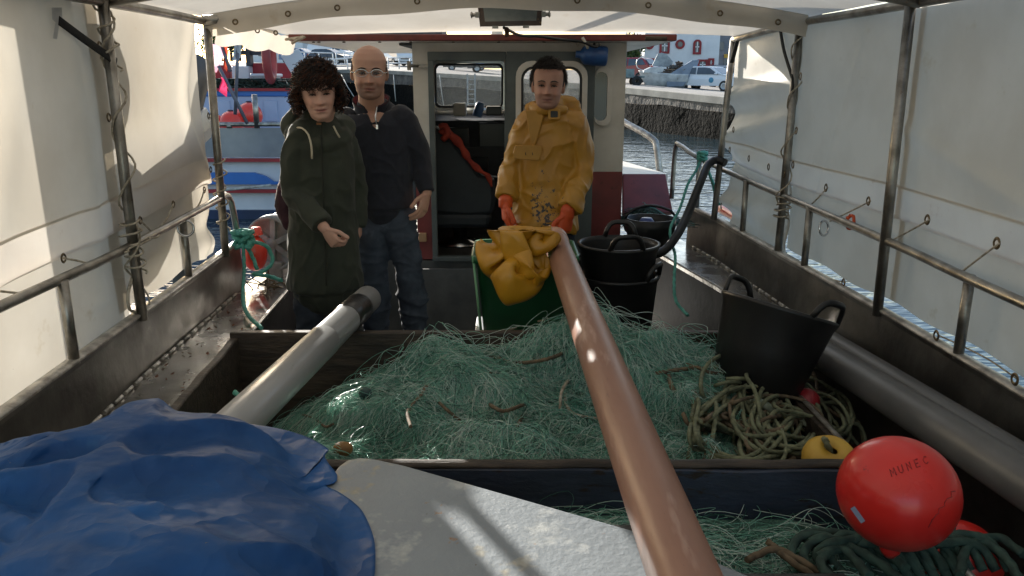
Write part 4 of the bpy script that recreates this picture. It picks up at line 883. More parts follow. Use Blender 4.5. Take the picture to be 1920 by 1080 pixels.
m_ = MB(); m_.tube([at(410, 358, Y=NY - .4), at(508, 347, Y=NY - .4)], .02, 6); tag(m_.build('mooring_line', wrope, loc=at(460, 352, Y=NY - .4)), 'thin pale mooring line in front of the blue and white hull', 'rope')
# its wheelhouse and deck gear
DY = NY + 1.5
dz = lambda v: at(460, v, Y=DY).z
x1 = at(546, 200, Y=DY).x
pale = mat('pale_blue_paint', C(172, 186, 210), C(156, 170, 196), sc=1.2, rough=.5)
m_ = MB(); m_.box(((xs + x1) / 2, DY + .8, (dz(180) + dz(260)) / 2), (x1 - xs, 1.6, dz(180) - dz(260))); ndh = m_.build('deckhouse', pale, nb)
m_ = MB(); m_.box(((xs + x1) / 2, DY + .8, (dz(170) + dz(180)) / 2), (x1 - xs + .06, 1.66, dz(169) - dz(181))); m_.build('blue_band', nbb, ndh, bevel=.02)
m_ = MB(); m_.box(((xs + x1) / 2, DY + .8, dz(168)), (x1 - xs + .12, 1.72, .05)); m_.build('red_edge', nbr, ndh)
for u in (468, 508, 420):
    q = at(u, 205, Y=DY); m_ = MB(); m_.box((q.x, DY - .01, dz(208)), (.24, .03, .36)); m_.build('panel_door', pale, ndh, bevel=.012)
m_ = MB(); m_.tube([(xs, DY + .05, dz(151)), (at(535, 150, Y=DY).x, DY + .05, dz(151)), (at(541, 155, Y=DY).x, DY + .05, dz(168))], .02, 6); m_.build('top_rail', pipe_steel, ndh)
nred = mat('red_structure', C(168, 48, 54), C(140, 40, 46), sc=2, rough=.6)
m_ = MB(); q0, q1 = at(470, 118, Y=DY + .9), at(536, 165, Y=DY + .9); m_.box(((q0.x + q1.x) / 2 + .05, DY + 1.2, (q0.z + q1.z) / 2), (q1.x - q0.x + .1, .5, q0.z - q1.z)); m_.build('red_bin', nred, ndh, bevel=.02)
m_ = MB(); q0, q1 = at(395, 122, Y=DY + .9), at(432, 165, Y=DY + .9); m_.box(((q0.x + q1.x) / 2, DY + 1.2, (q0.z + q1.z) / 2), (q1.x - q0.x, .5, q0.z - q1.z)); m_.build('red_locker', nred, ndh, bevel=.02)
m_ = MB(); q0, q1 = at(433, 124, Y=DY + .7), at(468, 160, Y=DY + .7); m_.box(((q0.x + q1.x) / 2, DY + .9, (q0.z + q1.z) / 2), (q1.x - q0.x, .4, q0.z - q1.z)); m_.build('mast_base', nbw, ndh, bevel=.02)
blk = mat('black_mast', C(34, 36, 44), C(46, 48, 56), sc=3, rough=.6)
m_ = MB(); q0, q1 = at(452, 40, Y=DY + .7), at(466, 124, Y=DY + .7); m_.box(((q0.x + q1.x) / 2, DY + .9, (q0.z + q1.z) / 2), (q1.x - q0.x, .15, q0.z - q1.z), taper=1.25); m_.box(at(478, 99, Y=DY + .9), (.5, .12, .08)); m_.box(at(492, 92, Y=DY + .9), (.08, .1, .07)); m_.build('mast', blk, ndh)
netg = mat('green_netting', C(70, 92, 84), C(40, 56, 52), sc=8, rough=.9, bump=1, bsc=20, bdist=.05)
def white_box(label, u0, u1, v0, v1, m, nm='fish_box'):
    q0, q1 = at(u0, v0, Y=DY + .25), at(u1, v1, Y=DY + .25); t = thing(nm, label, 'box', ((q0.x + q1.x) / 2, DY + .4, q1.z), 'fish boxes on the neighbouring boat')
    m_ = MB(); m_.box(((q0.x + q1.x) / 2, DY + .4, (q0.z + q1.z) / 2 - .02), (q1.x - q0.x, .4, q0.z - q1.z), taper=.92); m_.build('body', m, t, bevel=.03)
    m_ = MB(); m_.box(((q0.x + q1.x) / 2, DY + .4, q0.z - .03), (q1.x - q0.x + .05, .44, .06)); m_.build('rim', m, t, bevel=.02)
white_box('white foam fish box, uppermost on the neighbouring boat', 473, 518, 138, 151, nbw)
white_box('yellowed fish box under the white one on the neighbouring boat', 474, 519, 152, 168, mat('yellowed_plastic', C(176, 178, 140), C(150, 152, 118), sc=3, rough=.6))
Pn = []
for k in range(420):
    c = at(RNG.uniform(398, 540), 160, Y=DY + RNG.uniform(.02, .2)); c.z = dz(167) + RNG.uniform(.0, .16)
    a = RNG.uniform(0, 6.28); th = np.cumsum(RNG.normal(0, .5, 9)) + a
    Pn.append(np.stack([c.x + np.cumsum(np.cos(th)) * .05, c.y + np.cumsum(np.sin(th)) * .02, np.clip(c.z + np.cumsum(np.sin(th * 1.7)) * .03, dz(167), dz(148))], 1))
o = strand_mesh('net_heap', np.array(Pn), np.full(420, .012), [netg], np.zeros(420), loc=(at(470, 160, Y=DY).x, DY + .1, dz(168))); tag(o, 'dark green net bundled along the roof of the neighbouring boat', 'fishing net')
# life ring seen edge on, buoys, flag poles
buoy_m = mat('orange_red_buoy', C(232, 70, 52), C(222, 58, 44), sc=3, rough=.35, spec=.5, spots=(C(150, 42, 36), 9, .68, .78), coat=.2)
c = at(505, 108, Y=DY - .1); M_ = Matrix.Translation(c) @ Matrix.Rotation(R(98), 4, 'Z') @ Matrix.Rotation(R(90), 4, 'X')
m_ = MB(); m_.lathe([(.36 + .09 * math.cos(R(30 * k)), .075 * math.sin(R(30 * k))) for k in range(13)], M_, 32); lr = m_.build('life_ring', mat('faded_red_ring', C(160, 66, 64), C(136, 54, 56), sc=3, rough=.6), loc=c); tag(lr, 'faded red life ring hung edge on above the neighbouring boat', 'life ring')
m_ = MB(); m_.prism([(0, .3), (.32, .42), (.62, -.1), (.7, -.18), (.42, -.34), (.34, -.3)], (X, Zv), -.02, at(528, 138, Y=DY - .1) - Zv * .0); tag(m_.build('white_sheet', nbw, loc=at(535, 140, Y=DY - .1), bevel=.01), 'crumpled white plastic sheet hanging below the red life ring', 'plastic sheet')
for u, v, r_, dyy, lab in ((468, 217, .215, .5, 'orange red buoy on the neighbouring boat, right of the two slanted poles'), (434, 232, .2, .25, 'orange red buoy on the neighbouring boat with a pole in front'), (405, 236, .18, .3, 'orange red buoy on the neighbouring boat, partly behind the canvas edge')):
    q = at(u, v, Y=NY + dyy + .3); t = thing('mooring_buoy', lab, 'buoy', q - Zv * r_, 'orange buoys on the neighbouring boat')
    m_ = MB(); m_.ball(q, (r_, r_, r_ * 1.04), 28); m_.build('float', buoy_m, t)
    m_ = MB(); m_.lathe([(.001, .02), (.04, .02), (.05, -.01), (.055, -.05)], Matrix.Translation(q + Zv * r_ * 1.04), 12); m_.build('eye', mat('buoy_eye', C(60, 50, 60), rough=.5) if 'buoy_eye' not in MATS else MATS['buoy_eye'], t)
pole_m = mat('marker_pole', C(110, 108, 116), C(84, 84, 92), sc=6, rough=.5)
pinkf = mat('pink_flag', C(226, 72, 116), C(206, 60, 100), sc=4, rough=.8, transl=.5)
palef = mat('pale_pink_plastic', C(232, 190, 205), C(226, 150, 176), sc=2, rough=.5, transl=.55)
def flagpole(label, p0, p1, Y0, flags):
    a, b = at(*p0, Y=Y0), at(*p1, Y=Y0 + .1); t = thing('marker_buoy_pole', label, 'flag pole', a, 'marker poles standing on the neighbouring boat')
    m_ = MB(); m_.tube([a, b], .028, 8); m_.build('pole', pole_m, t)
    for pts, m in flags:
        P_ = [at(u, v, Y=Y0 + .05) for u, v in pts]; c_ = sum(P_, Vector()) / len(P_); n = len(P_); G = []
        for k in range(7):
            f = k / 6; G.append([tuple(p.lerp(c_, 1 - f) + Vector((0, .07 * math.sin(i * 1.9 + f * 5), 0)) * f) for i, p in enumerate(P_)])
        m_ = MB(); m_.grid(np.array(G), cv=True); m_.build('flag', m, t)
flagpole('upright grey marker pole with a tattered white tip on the neighbouring boat', (441, 215), (447, 62), NY - .1, [([(444, 62), (452, 70), (450, 108), (438, 116), (440, 90)], nbw)])
flagpole('slanted marker pole with a pink flag on the neighbouring boat', (464, 232), (410, 124), NY - .15, [([(416, 142), (428, 158), (424, 166), (428, 182), (409, 170), (413, 150)], pinkf)])
flagpole('slanted marker pole with pale pink plastic and an orange streamer', (432, 134), (412, 74), NY + .1, [([(392, 82), (412, 84), (420, 100), (414, 124), (406, 136), (394, 135)], palef), ([(414, 72), (424, 80), (426, 100), (428, 135), (420, 128), (419, 96)], mat('orange_streamer', C(205, 84, 60), rough=.8, transl=.4))])
m_ = MB(); q = at(478, 73, Y=DY + .5); m_.ball(q, .07, 14); m_.tube([q, q + Zv * .25], .012, 6); tag(m_.build('hanging_float', nred, loc=q), 'small red float hanging beside the black mast', 'float')
m_ = MB(); m_.tube([at(396, 52, Y=DY + .5), at(452, 57, Y=DY + .5)], .03, 6); m_.build('antenna_boom', nbw, ndh)
# second boat's hull colours carried by the little floats seen under the right canvas
m_ = MB(); m_.tube(spl([at(1352, 392, x=1.42), at(1380, 408, x=1.45), at(1420, 433, x=1.47)], .05), .03, 8); tag(m_.build('orange_fender', buoy_m, loc=at(1380, 408, x=1.45)), 'orange fender showing through the gap under the right canvas', 'fender')
# ================================================================ net pen across the deck
wood = mat('wet_dark_wood', C(72, 62, 52), C(44, 38, 32), sc=7, rough=.6, stretch=(1, 6, 6), bump=.4, bsc=18, spots=(C(100, 88, 72), 12, .66, .76))
woodblue = mat('worn_blue_board', C(52, 62, 80), C(40, 48, 62), sc=4, rough=.55, bump=.3, bsc=20, stretch=(1, 4, 3), spots=[(C(44, 34, 28), 7, .60, .66)])
pen = thing('net_pen', 'wooden pen of dark boards across the deck holding the green net', 'pen', (0, 2.4, 0))
FYP, BYP, PZ = 1.90, 2.92, .74
def board(p0, p1, z0, z1, th, m, name, top=None, sag=0.0):
    p0, p1 = Vector(p0), Vector(p1); n = 30; G = []; ax = (p1 - p0).normalized(); nr = Vector((-ax.y, ax.x, 0))
    m_ = MB(); rowsA = []
    for i in range(n + 1):
        k = i / n; p = p0.lerp(p1, k); wv = .004 * noise.noise(Vector((k * 9, z1, 2))); zt = z1 + .006 * noise.noise(Vector((k * 7, p0.y, 1))) - sag * math.sin(math.pi * k)
        rowsA.append([(p + nr * (-th / 2 + wv)) + Zv * z0, (p + nr * (-th / 2 + wv)) + Zv * (zt - .004), (p + nr * (-th / 2 + .004 + wv)) + Zv * zt, (p + nr * (th / 2 - .004 + wv)) + Zv * zt, (p + nr * (th / 2 + wv)) + Zv * (zt - .004), (p + nr * (th / 2 + wv)) + Zv * z0])
    m_.grid(np.array([[tuple(q) for q in r] for r in rowsA]), smooth=False, cv=True)
    m_.f += [tuple(range(6)), tuple(n * 6 + i for i in reversed(range(6)))]; m_.m += [0, 0]; m_.sm += [False, False]
    return m_.build(name, m, pen)
board((-.62, FYP, 0), (.90, FYP - .01, 0), .42, .70, .034, woodblue, 'front_board')
m_ = MB(); m_.tube([(x, FYP, .705 + .003 * noise.noise(Vector((x * 8, 0, 4)))) for x in np.linspace(-.62, .90, 40)], (.010, .020), 8, ref=Zv); m_.build('front_board_edge', wood, pen)
board((-1.075, BYP, 0), (1.1, BYP, 0), .1, PZ, .036, wood, 'back_board')
board((-1.06, BYP - .02, 0), (-1.0, 1.9, 0), .1, .72, .03, wood, 'side_board')
board((.985, BYP - .02, 0), (1.03, 1.2, 0), .1, .60, .03, wood, 'side_board')
m_ = MB(); m_.tube([(1.0, 2.7, .606), (1.03, 1.2, .606)], (.004, .010), 6, ref=Zv); m_.build('side_edge', bright_edge, pen)
m_ = MB(); m_.box((0, 2.4, .05), (2.0, 1.0, .04)); m_.build('pen_floor', wood, pen)
# ---- the net
def bump2(x, y, cx, cy, rx, ry): return np.exp(-(((x - cx) / rx) ** 2 + ((y - cy) / ry) ** 2))
def netz(x, y):
    x = np.asarray(x, float); y = np.asarray(y, float)
    z = .52 + .16 * bump2(x, y, -.28, 2.52, .34, .32) + .08 * bump2(x, y, .1, 2.7, .40, .3) + .20 * bump2(x, y, .40, 2.74, .42, .24) + .08 * bump2(x, y, .74, 2.55, .3, .3) + .10 * bump2(x, y, -.1, 2.05, .6, .2) + .08 * bump2(x, y, .55, 2.05, .5, .25) + .055 * bump2(x, y, .05, 2.84, .75, .16)
    z = z + .03 * np.sin(x * 9 + 2 * np.sin(y * 5)) * np.cos(y * 8 + x * 3) + .012 * np.sin(23 * x + 9 * y) * np.sin(19 * y - 5 * x)
    z = z + .030 * (1 - 2 * np.abs(np.sin(5.5 * x + 3.6 * y + 1.4 * np.sin(5 * y + 1)))) + .018 * (1 - 2 * np.abs(np.sin(9 * y - 4 * x + 1.2 * np.sin(7 * x))))
    f = np.clip((x + 1.02) / .45, 0, 1); z = .2 + (z - .2) * (.40 + .60 * f * f * (3 - 2 * f))
    g = np.clip((1.02 - x) / .3, 0, 1)
    return .3 + (z - .3) * (.72 + .28 * g)
net_t = thing('fishing_net', 'big heap of green monofilament net filling the wooden pen', 'fishing net', (0, 2.4, .1))
m_ = MB(); xs_ = np.linspace(-1.0, .97, 90); ys_ = np.linspace(1.93, 2.9, 50)
Gx, Gy = np.meshgrid(xs_, ys_, indexing='ij'); Gz = netz(Gx, Gy) - .018
m_.grid(np.stack([Gx, Gy, Gz], -1)); m_.build('net_bulk', mat('net_bulk', C(112, 156, 140), C(58, 100, 88), sc=34, rough=.7, bump=1.0, bsc=90, bdist=.02, spots=(C(120, 165, 148), 60, .58, .7)), net_t)
mono = mat('net_teal', C(158, 214, 194), C(112, 180, 158), sc=5, rough=.2, spec=.9, transl=.18)
mono_p = mat('net_pale', C(222, 238, 230), C(186, 218, 206), sc=5, rough=.15, spec=1.0, transl=.25)
mono_d = mat('net_dark', C(62, 118, 102), C(40, 88, 76), sc=5, rough=.35, transl=.15)
def netstrands(N_, K, region, step, curl, loft, comb):
    x = RNG.uniform(region[0], region[1], N_); y = RNG.uniform(region[2], region[3], N_)
    left = np.clip((-.15 - x) / .35, 0, 1) * comb
    flow = np.array([2.4 * math.pi * (noise.noise(Vector((a_ * 1.5 + 4, b_ * 1.5, 2.2))) + .35 * noise.noise(Vector((a_ * 4, b_ * 4, 7.1)))) for a_, b_ in zip(x, y)]) + RNG.normal(0, .45 if curl < .2 else 1.2, N_)
    base = np.where(RNG.random(N_) < left, RNG.normal(math.radians(215), .28, N_), flow + math.pi * (RNG.random(N_) < .5))
    cv_ = RNG.normal(0, curl, N_) * (1 - .6 * left); P = np.zeros((N_, K, 3)); th = base.copy(); lz = RNG.random(N_) ** 2.2 * loft; ph = RNG.uniform(0, 6.28, N_)
    for k in range(K):
        P[:, k, 0] = x; P[:, k, 1] = y; s = k / (K - 1)
        P[:, k, 2] = netz(x, y) + lz * np.sin(math.pi * s) + .006 * np.sin(ph + 4 * s) - .004
        th = th + cv_ + RNG.normal(0, .16, N_); x = np.clip(x + np.cos(th) * step, -.99, .99); y = np.clip(y + np.sin(th) * step, 1.925, 2.895)
    return P
A = netstrands(19000, 11, (-.95, .93, 1.95, 2.88), .021, .12, .03, .85)
B = netstrands(4200, 16, (-.9, .9, 1.97, 2.86), .014, .30, .055, .5)
mi = RNG.choice([0, 1, 2], p=[.54, .32, .14], size=len(A)); strand_mesh('net_strands', A, RNG.uniform(.0006, .0011, len(A)), [mono, mono_p, mono_d], mi, net_t, (0, 2.4, .1))
mi = RNG.choice([0, 1, 2], p=[.5, .36, .14], size=len(B)); strand_mesh('net_loops', B, RNG.uniform(.0005, .0011, len(B)), [mono, mono_p, mono_d], mi, net_t, (0, 2.4, .1))
# stray loops standing proud along the back of the heap
Cc = netstrands(360, 22, (-.5, .85, 2.6, 2.9), .017, .24, .10, 0)
mi = RNG.choice([0, 1], p=[.4, .6], size=len(Cc)); strand_mesh('stray_loops', Cc, np.full(len(Cc), .0009), [mono, mono_p], mi, net_t, (0, 2.4, .1))
# head ropes worked into the net
ropeb = mat('brown_rope', C(120, 104, 82), C(82, 70, 54), sc=30, rough=.85)
ropeg = mat('green_grey_rope', C(124, 128, 100), C(92, 96, 74), sc=30, rough=.85, spots=(C(150, 150, 124), 12, .62, .72))
ropet = mat('dark_green_rope', C(62, 88, 78), C(42, 62, 56), sc=30, rough=.8)
ropel = mat('teal_rope', C(92, 168, 152), C(70, 140, 126), sc=30, rough=.7)
def on_net(u, v, up=.012):
    p = at(u, v, z=.65)
    for _ in range(12):
        z = float(netz(min(max(p.x, -1), .98), min(max(p.y, 1.93), 2.9))) + up; p = at(u, v, z=z)
    return p
hr = thing('head_rope', 'brown net ropes lying half buried on top of the green net', 'rope', on_net(800, 740))
for pts, r_, m in (([(770, 800), (765, 770), (790, 740), (800, 725), (815, 745), (840, 770), (880, 800), (930, 815)], .005, ropeb), ([(870, 655), (920, 668), (970, 680), (1030, 672), (1070, 655)], .006, ropeb), ([(985, 690), (940, 672), (915, 650), (930, 630), (985, 608), (1020, 600)], .0035, cord_mat), ([(1050, 770), (1055, 730), (1080, 700), (1060, 745), (1075, 775), (1120, 785)], .005, cord_mat), ([(920, 700), (905, 740), (940, 770), (985, 760), (970, 800)], .006, ropeb), ([(560, 775), (590, 785), (610, 800), (625, 795)], .004, ropeb), ([(1250, 690), (1262, 730), (1290, 760), (1320, 790), (1400, 800)], .008, ropeb), ([(1230, 700), (1310, 690), (1380, 700)], .007, ropeb), ([(1100, 720), (1160, 700), (1230, 660), (1290, 640)], .005, ropeb)):
    m_ = MB(); m_.rope([on_net(u, v, .014) for u, v in pts], r_, step=.008); m_.build('rope_length', m, hr)
def float_(label, u, v, m, r=(.03, .03, .024)):
    q = on_net(u, v, .02); m_ = MB(); m_.ball(q, r, 18); tag(m_.build('net_float', m, loc=q), label, 'float', 'small floats on the net')
float_('dark teal float on the sunlit left part of the net', 685, 738, mat('teal_float', C(52, 84, 80), C(36, 60, 58), sc=9, rough=.5), (.022, .02, .022))
float_('dark teal float in the middle of the net', 955, 742, MATS['teal_float'], (.028, .024, .02))
float_('ochre float on the net beside the white board', 643, 842, mat('ochre_float', C(150, 112, 60), C(116, 82, 44), sc=9, rough=.6), (.03, .026, .022))
float_('small red float on the net against the front board', 940, 857, mat('dull_red_float', C(130, 48, 40), rough=.6), (.022, .02, .018))
# ---- coil of ropes at the right of the net
coil = thing('rope_coil', 'tangled coil of green grey ropes at the right end of the net', 'rope', on_net(1450, 780))
def over(pts, r_):
    s = spl(pts, .02); n = len(s)
    for i, q in enumerate(s):
        z = float(netz(min(max(q.x, -1), .98), min(max(q.y, 1.93), 2.9))) + r_ * .7
        if 1 < i < n - 2 and q.z < z and q.y > 1.93: q.z = z
    return [s[0]] + [(s[i - 1] + s[i] * 2 + s[i + 1]) / 4 for i in range(1, n - 1)] + [s[-1]]
def hump(u0, v0, u1, v1, u2, v2, up, m=ropeg, r_=.0066):
    a, b, c_ = on_net(u0, v0, .01), on_net(u1, v1, up), on_net(u2, v2, .01)
    m_ = MB(); m_.rope(over([a, a.lerp(b, .55) + Zv * up * .5, b, b.lerp(c_, .5) + Zv * up * .25, c_], r_), r_); m_.build('rope_loop', m, coil)
for args in ((1290, 862, 1320, 740, 1500, 700, .09), (1330, 866, 1350, 745, 1500, 715, .08), (1440, 868, 1400, 700, 1470, 690, .10), (1400, 868, 1470, 770, 1600, 830, .10), (1420, 868, 1500, 780, 1610, 835, .08), (1380, 866, 1440, 720, 1540, 760, .07), (1500, 850, 1450, 760, 1480, 740, .08), (1580, 830, 1520, 740, 1440, 690, .06), (1620, 830, 1560, 730, 1470, 690, .04), (1460, 860, 1400, 800, 1380, 720, .05), (1550, 850, 1470, 790, 1370, 770, .04), (1300, 790, 1390, 720, 1490, 745, .04), (1480, 868, 1420, 780, 1360, 750, .05), (1345, 800, 1420, 850, 1470, 866, .02), (1515, 735, 1540, 780, 1560, 850, .05)):
    hump(*args)
for args in ((1310, 700, 1420, 700, 1560, 770, .03), (1330, 690, 1440, 712, 1590, 790, .03), (1250, 680, 1340, 700, 1440, 690, .02), (1380, 690, 1300, 760, 1320, 866, .04), (1460, 700, 1430, 780, 1450, 866, .03)):
    hump(*args, m=ropeb, r_=.006)
for k in range(6):
    u0, v0 = random.uniform(1340, 1560), random.uniform(715, 850); hump(u0, v0, u0 + random.uniform(-70, 70), v0 + random.uniform(-40, 10), u0 + random.uniform(-120, 120), min(866, v0 + random.uniform(-20, 60)), .05, random.choice((ropeg, ropeg, ropeb)), .0062)
for k in range(34):
    cu, cv = random.uniform(1360, 1530), random.uniform(735, 830); ru, rv = random.uniform(55, 125), random.uniform(35, 75); a0, tl = random.uniform(0, 6.28), random.uniform(-.7, .9); span = random.uniform(3.2, 6.6); up0 = random.uniform(.015, .06); pts = []
    for j in range(13):
        a = a0 + span * j / 12; du, dv = ru * math.cos(a), rv * math.sin(a)
        pts.append(on_net(min(1625, cu + du * math.cos(tl) - dv * math.sin(tl)), min(868, cv + du * math.sin(tl) * .8 + dv * math.cos(tl)), up0 + .014 * math.sin(a * 2 + k) + (.02 if 0 < j < 12 else -.02)))
    m_ = MB(); m_.rope(over(pts, .006), random.choice((.0062, .0068, .0058))); m_.build('rope_loop', random.choice((ropeg, ropeg, ropeb)), coil)
hump(1580, 800, 1610, 796, 1625, 835, .02)
m_ = MB(); ks = [on_net(1500 + 5 * k, 770 + 8 * k, .06) for k in range(9)]
m_.rope([q + Vector((.016 * math.cos(k * 2.4), .016 * math.sin(k * 2.4), .012 * math.cos(k * 1.7))) for k, q in enumerate(ks)], .011); m_.rope([on_net(1410, 745, .07), on_net(1440, 765, .06), on_net(1470, 790, .05)], .016); m_.build('knotted_rope', mat('pale_rope', C(150, 158, 140), C(112, 122, 104), sc=30, rough=.85), coil)
yf = thing('net_float', 'yellow pillow float tied to the rope coil behind the front board', 'float', at(1555, 852, Y=2.0), 'small floats on the net'); q = at(1556, 862, Y=2.02)
m_ = MB(); m_.lathe([(.012, .035), (.02, .045), (.05, .045), (.072, .02), (.076, 0), (.07, -.03), (.03, -.05), (.001, -.05)], Matrix.Translation(q) @ Matrix.Rotation(R(22), 4, 'X'), 28); m_.build('body', mat('yellow_float', C(206, 168, 66), C(180, 140, 52), sc=6, rough=.5), yf)
m_ = MB(); m_.rope([q + Zv * .02, q + Vector((-.02, 0, .06)), on_net(1540, 835, .05), on_net(1525, 815, .06)], .009); m_.build('lanyard', ropeg, yf)
# ================================================================ pipes laid along the boat
terra = mat('terracotta_pvc', C(156, 117, 99), C(138, 99, 82), sc=2.5, rough=.34, r2=.46, bump=.04, bsc=30, spots=[(C(104, 76, 66), 20, .66, .72), (C(196, 164, 148), 5, .60, .8), (C(120, 88, 76), 46, .68, .74)], stretch=(2.6, .45, 2.6))
def bigpipe(label, a, b, r, m, name, group=None):
    t = thing(name, label, 'pipe', b, group); a, b = Vector(a), Vector(b); d = (b - a).normalized(); L = (b - a).length
    M_ = Matrix.Translation(a) @ d.to_track_quat('Z', 'Y').to_matrix().to_4x4()
    prof = [(r - .004, 0), (r, 0)] + [(r, L * k / 12) for k in range(1, 12)] + [(r, L), (r - .004, L), (r - .005, L - .25)]
    m_ = MB(); m_.lathe(prof, M_, 40); m_.lathe([(r - .006, .2), (r - .005, 0)], M_, 40); m_.build('tube', m, t); return t, M_, L, d
pa, pb_ = at(1290, 1100, d=1.20), at(1040, 449, d=3.68); pa = pa + (pa - pb_) * .35
tp, M_, L, d = bigpipe('terracotta plastic pipe lying lengthwise over the net and the white board', pa, pb_, .055, terra, 'plastic_pipe', 'plastic pipes lying lengthwise')
m_ = MB(); m_.lathe([(.0555, L - .13), (.0575, L - .125), (.0575, L - .11), (.0558, L - .105)], M_, 40); m_.lathe([(.0552, L - .09), (.060, L - .085), (.060, L), (.056, L + .002)], M_, 40); m_.build('socket_ring', mat('pale_terracotta', C(198, 160, 142), C(180, 138, 118), sc=5, rough=.35), tp)
gpvc = mat('grey_pvc', C(160, 161, 161), C(138, 139, 139), sc=2.2, rough=.28, bump=.05, bsc=30, spots=[(C(120, 116, 108), 14, .66, .74), (C(104, 92, 78), 5, .62, .8)], stretch=(2.6, .5, 2.6))
ga, gb_ = at(450, 790, d=2.10), at(690, 560, d=3.28); ga = ga + (ga - gb_) * .7
tg, M2, L2, d2 = bigpipe('grey pipe with a black tape band slanting over the left end of the pen', ga, gb_, .0545, gpvc, 'plastic_pipe', 'plastic pipes lying lengthwise')
m_ = MB(); m_.lathe([(.0547, L2 - .30), (.0572, L2 - .295), (.0568, L2 - .23), (.0575, L2 - .16), (.0570, L2 - .13), (.0547, L2 - .125)], M2, 40); m_.build('tape_band', mat('black_tape', C(30, 30, 31), C(44, 44, 44), sc=12, rough=.3, bump=.2, bsc=40), tg)
m_ = MB(); m_.lathe([(.0547, 0), (.0562, .001), (.0562, L2 - .55), (.0547, L2 - .548)], M2, 40); m_.build('sleeve', gpvc, tg)
gd = mat('dark_grey_pvc', C(104, 104, 104), C(86, 86, 86), sc=2.2, rough=.42, bump=.05, bsc=30, spots=(C(66, 62, 58), 12, .66, .74))
for lab, p0, p1, r_ in (('thick grey pipe on the right lying below the bulwark behind the red buoy', at(1920, 905, x=1.22), at(1520, 650, x=1.20), .058), ('thinner grey pipe wedged between the thick one and the right bulwark', at(1920, 862, x=1.33), at(1530, 622, x=1.30), .04)):
    p0, p1 = Vector(p0), Vector(p1); p0 = p0 + (p0 - p1) * .4; bigpipe(lab, p0, p1, r_, gd, 'plastic_pipe', 'plastic pipes lying lengthwise')
# ================================================================ white fibreglass board in the foreground
frp = mat('white_fibreglass', C(138, 146, 152), C(124, 132, 139), sc=2, rough=.5, bump=.35, bsc=55, bdist=.006, spots=[(C(168, 150, 100), 4.5, .58, .70), (C(150, 106, 56), 15, .66, .73), (C(96, 88, 80), 34, .72, .74), (C(172, 176, 176), 9, .56, .7)])
zb = .84; poly = [at(u, v, z=zb) for u, v in ((622, 890), (634, 874), (652, 861), (676, 857), (700, 859), (760, 872), (1238, 1008))]
pl = [(p.x, p.y) for p in poly] + [(.52, 1.13), (.5, .3), (-1.1, .3), (-1.1, 1.3)]
m_ = MB(); m_.prism(list(reversed(pl)), (X, Yv), -.028, (0, 0, zb)); wbd = m_.build('fibreglass_board', frp, loc=(-.1, 1.0, zb - .03), bevel=.006)
tag(wbd, 'white stained fibreglass board lying in the foreground under the terracotta pipe', 'board')
m_ = MB(); m_.box((-.35, .95, .55), (1.35, 1.0, .5)); m_.box((.2, 1.0, .3), (.3, .6, .5)); o = m_.build('equipment_chest', dark_deck, loc=(-.35, .95, 0)); tag(o, 'dark chest carrying the white fibreglass board', 'chest')
# dark box at the bottom right
m_ = MB(); q = at(1400, 1066, z=.66); m_.box((q.x + .06, q.y - .22, .5), (.30, .42, .32)); tag(m_.build('dark_crate', black_plastic, loc=(q.x, q.y - .2, .3), bevel=.01), 'black crate at the bottom edge right of the terracotta pipe', 'crate')
# strip of net and ropes in front of the pen
def fz(x, y): return .52 + .05 * np.exp(-((x - .35) / .3) ** 2) - .15 * np.clip(x - .75, 0, 1) + .02 * np.sin(9 * x + 4 * y)
fn = thing('net_strip', 'thin strip of green net spilling in front of the pen board', 'fishing net', (.6, 1.7, .4))
N_ = 1500; x = RNG.uniform(.1, .95, N_); y = 1.72 + RNG.normal(0, .07, N_) - .25 * (x - .1) * .5; th = RNG.normal(-.35, .55, N_); P = np.zeros((N_, 12, 3)); cvv = RNG.normal(0, .16, N_); lz = RNG.random(N_) ** 2 * .05
for k in range(12):
    P[:, k, 0] = x; P[:, k, 1] = np.minimum(y, 1.875); P[:, k, 2] = fz(x, y) + lz * math.sin(math.pi * k / 11) + .03
    th = th + cvv + RNG.normal(0, .15, N_); x = x + np.cos(th) * .02; y = y + np.sin(th) * .014
strand_mesh('net_strands', P, np.full(N_, .0010), [mono, mono_p, mono_d], RNG.choice([0, 1, 2], p=[.45, .35, .2], size=N_), fn, (.6, 1.7, .4))
m_ = MB(); xs_ = np.linspace(.05, 1.2, 30); ys_ = np.linspace(1.2, 1.88, 16); Gx, Gy = np.meshgrid(xs_, ys_, indexing='ij'); m_.grid(np.stack([Gx, Gy, fz(Gx, Gy) + .008], -1)); m_.build('net_bulk', MATS['net_bulk'], fn)
cr = thing('rope_coil', 'dark green rope coil heaped under the big red buoy', 'rope', at(1600, 1050, z=.55))
def flo(u, v, up=0): return at(u, v, z=.585 + up)
for k in range(13):
    u0 = 1495 + 24 * k; m_ = MB()
    m_.rope([flo(u0 + 20, 1085), flo(u0 - 12, 1035 + 6 * math.sin(k), .035), flo(u0 + 18, 1002 + 8 * (k % 3), .06), flo(u0 + 75, 1018 + 5 * (k % 2), .05), flo(u0 + 110, 1070, .01)], .0105); m_.build('rope_loop', ropet, cr)
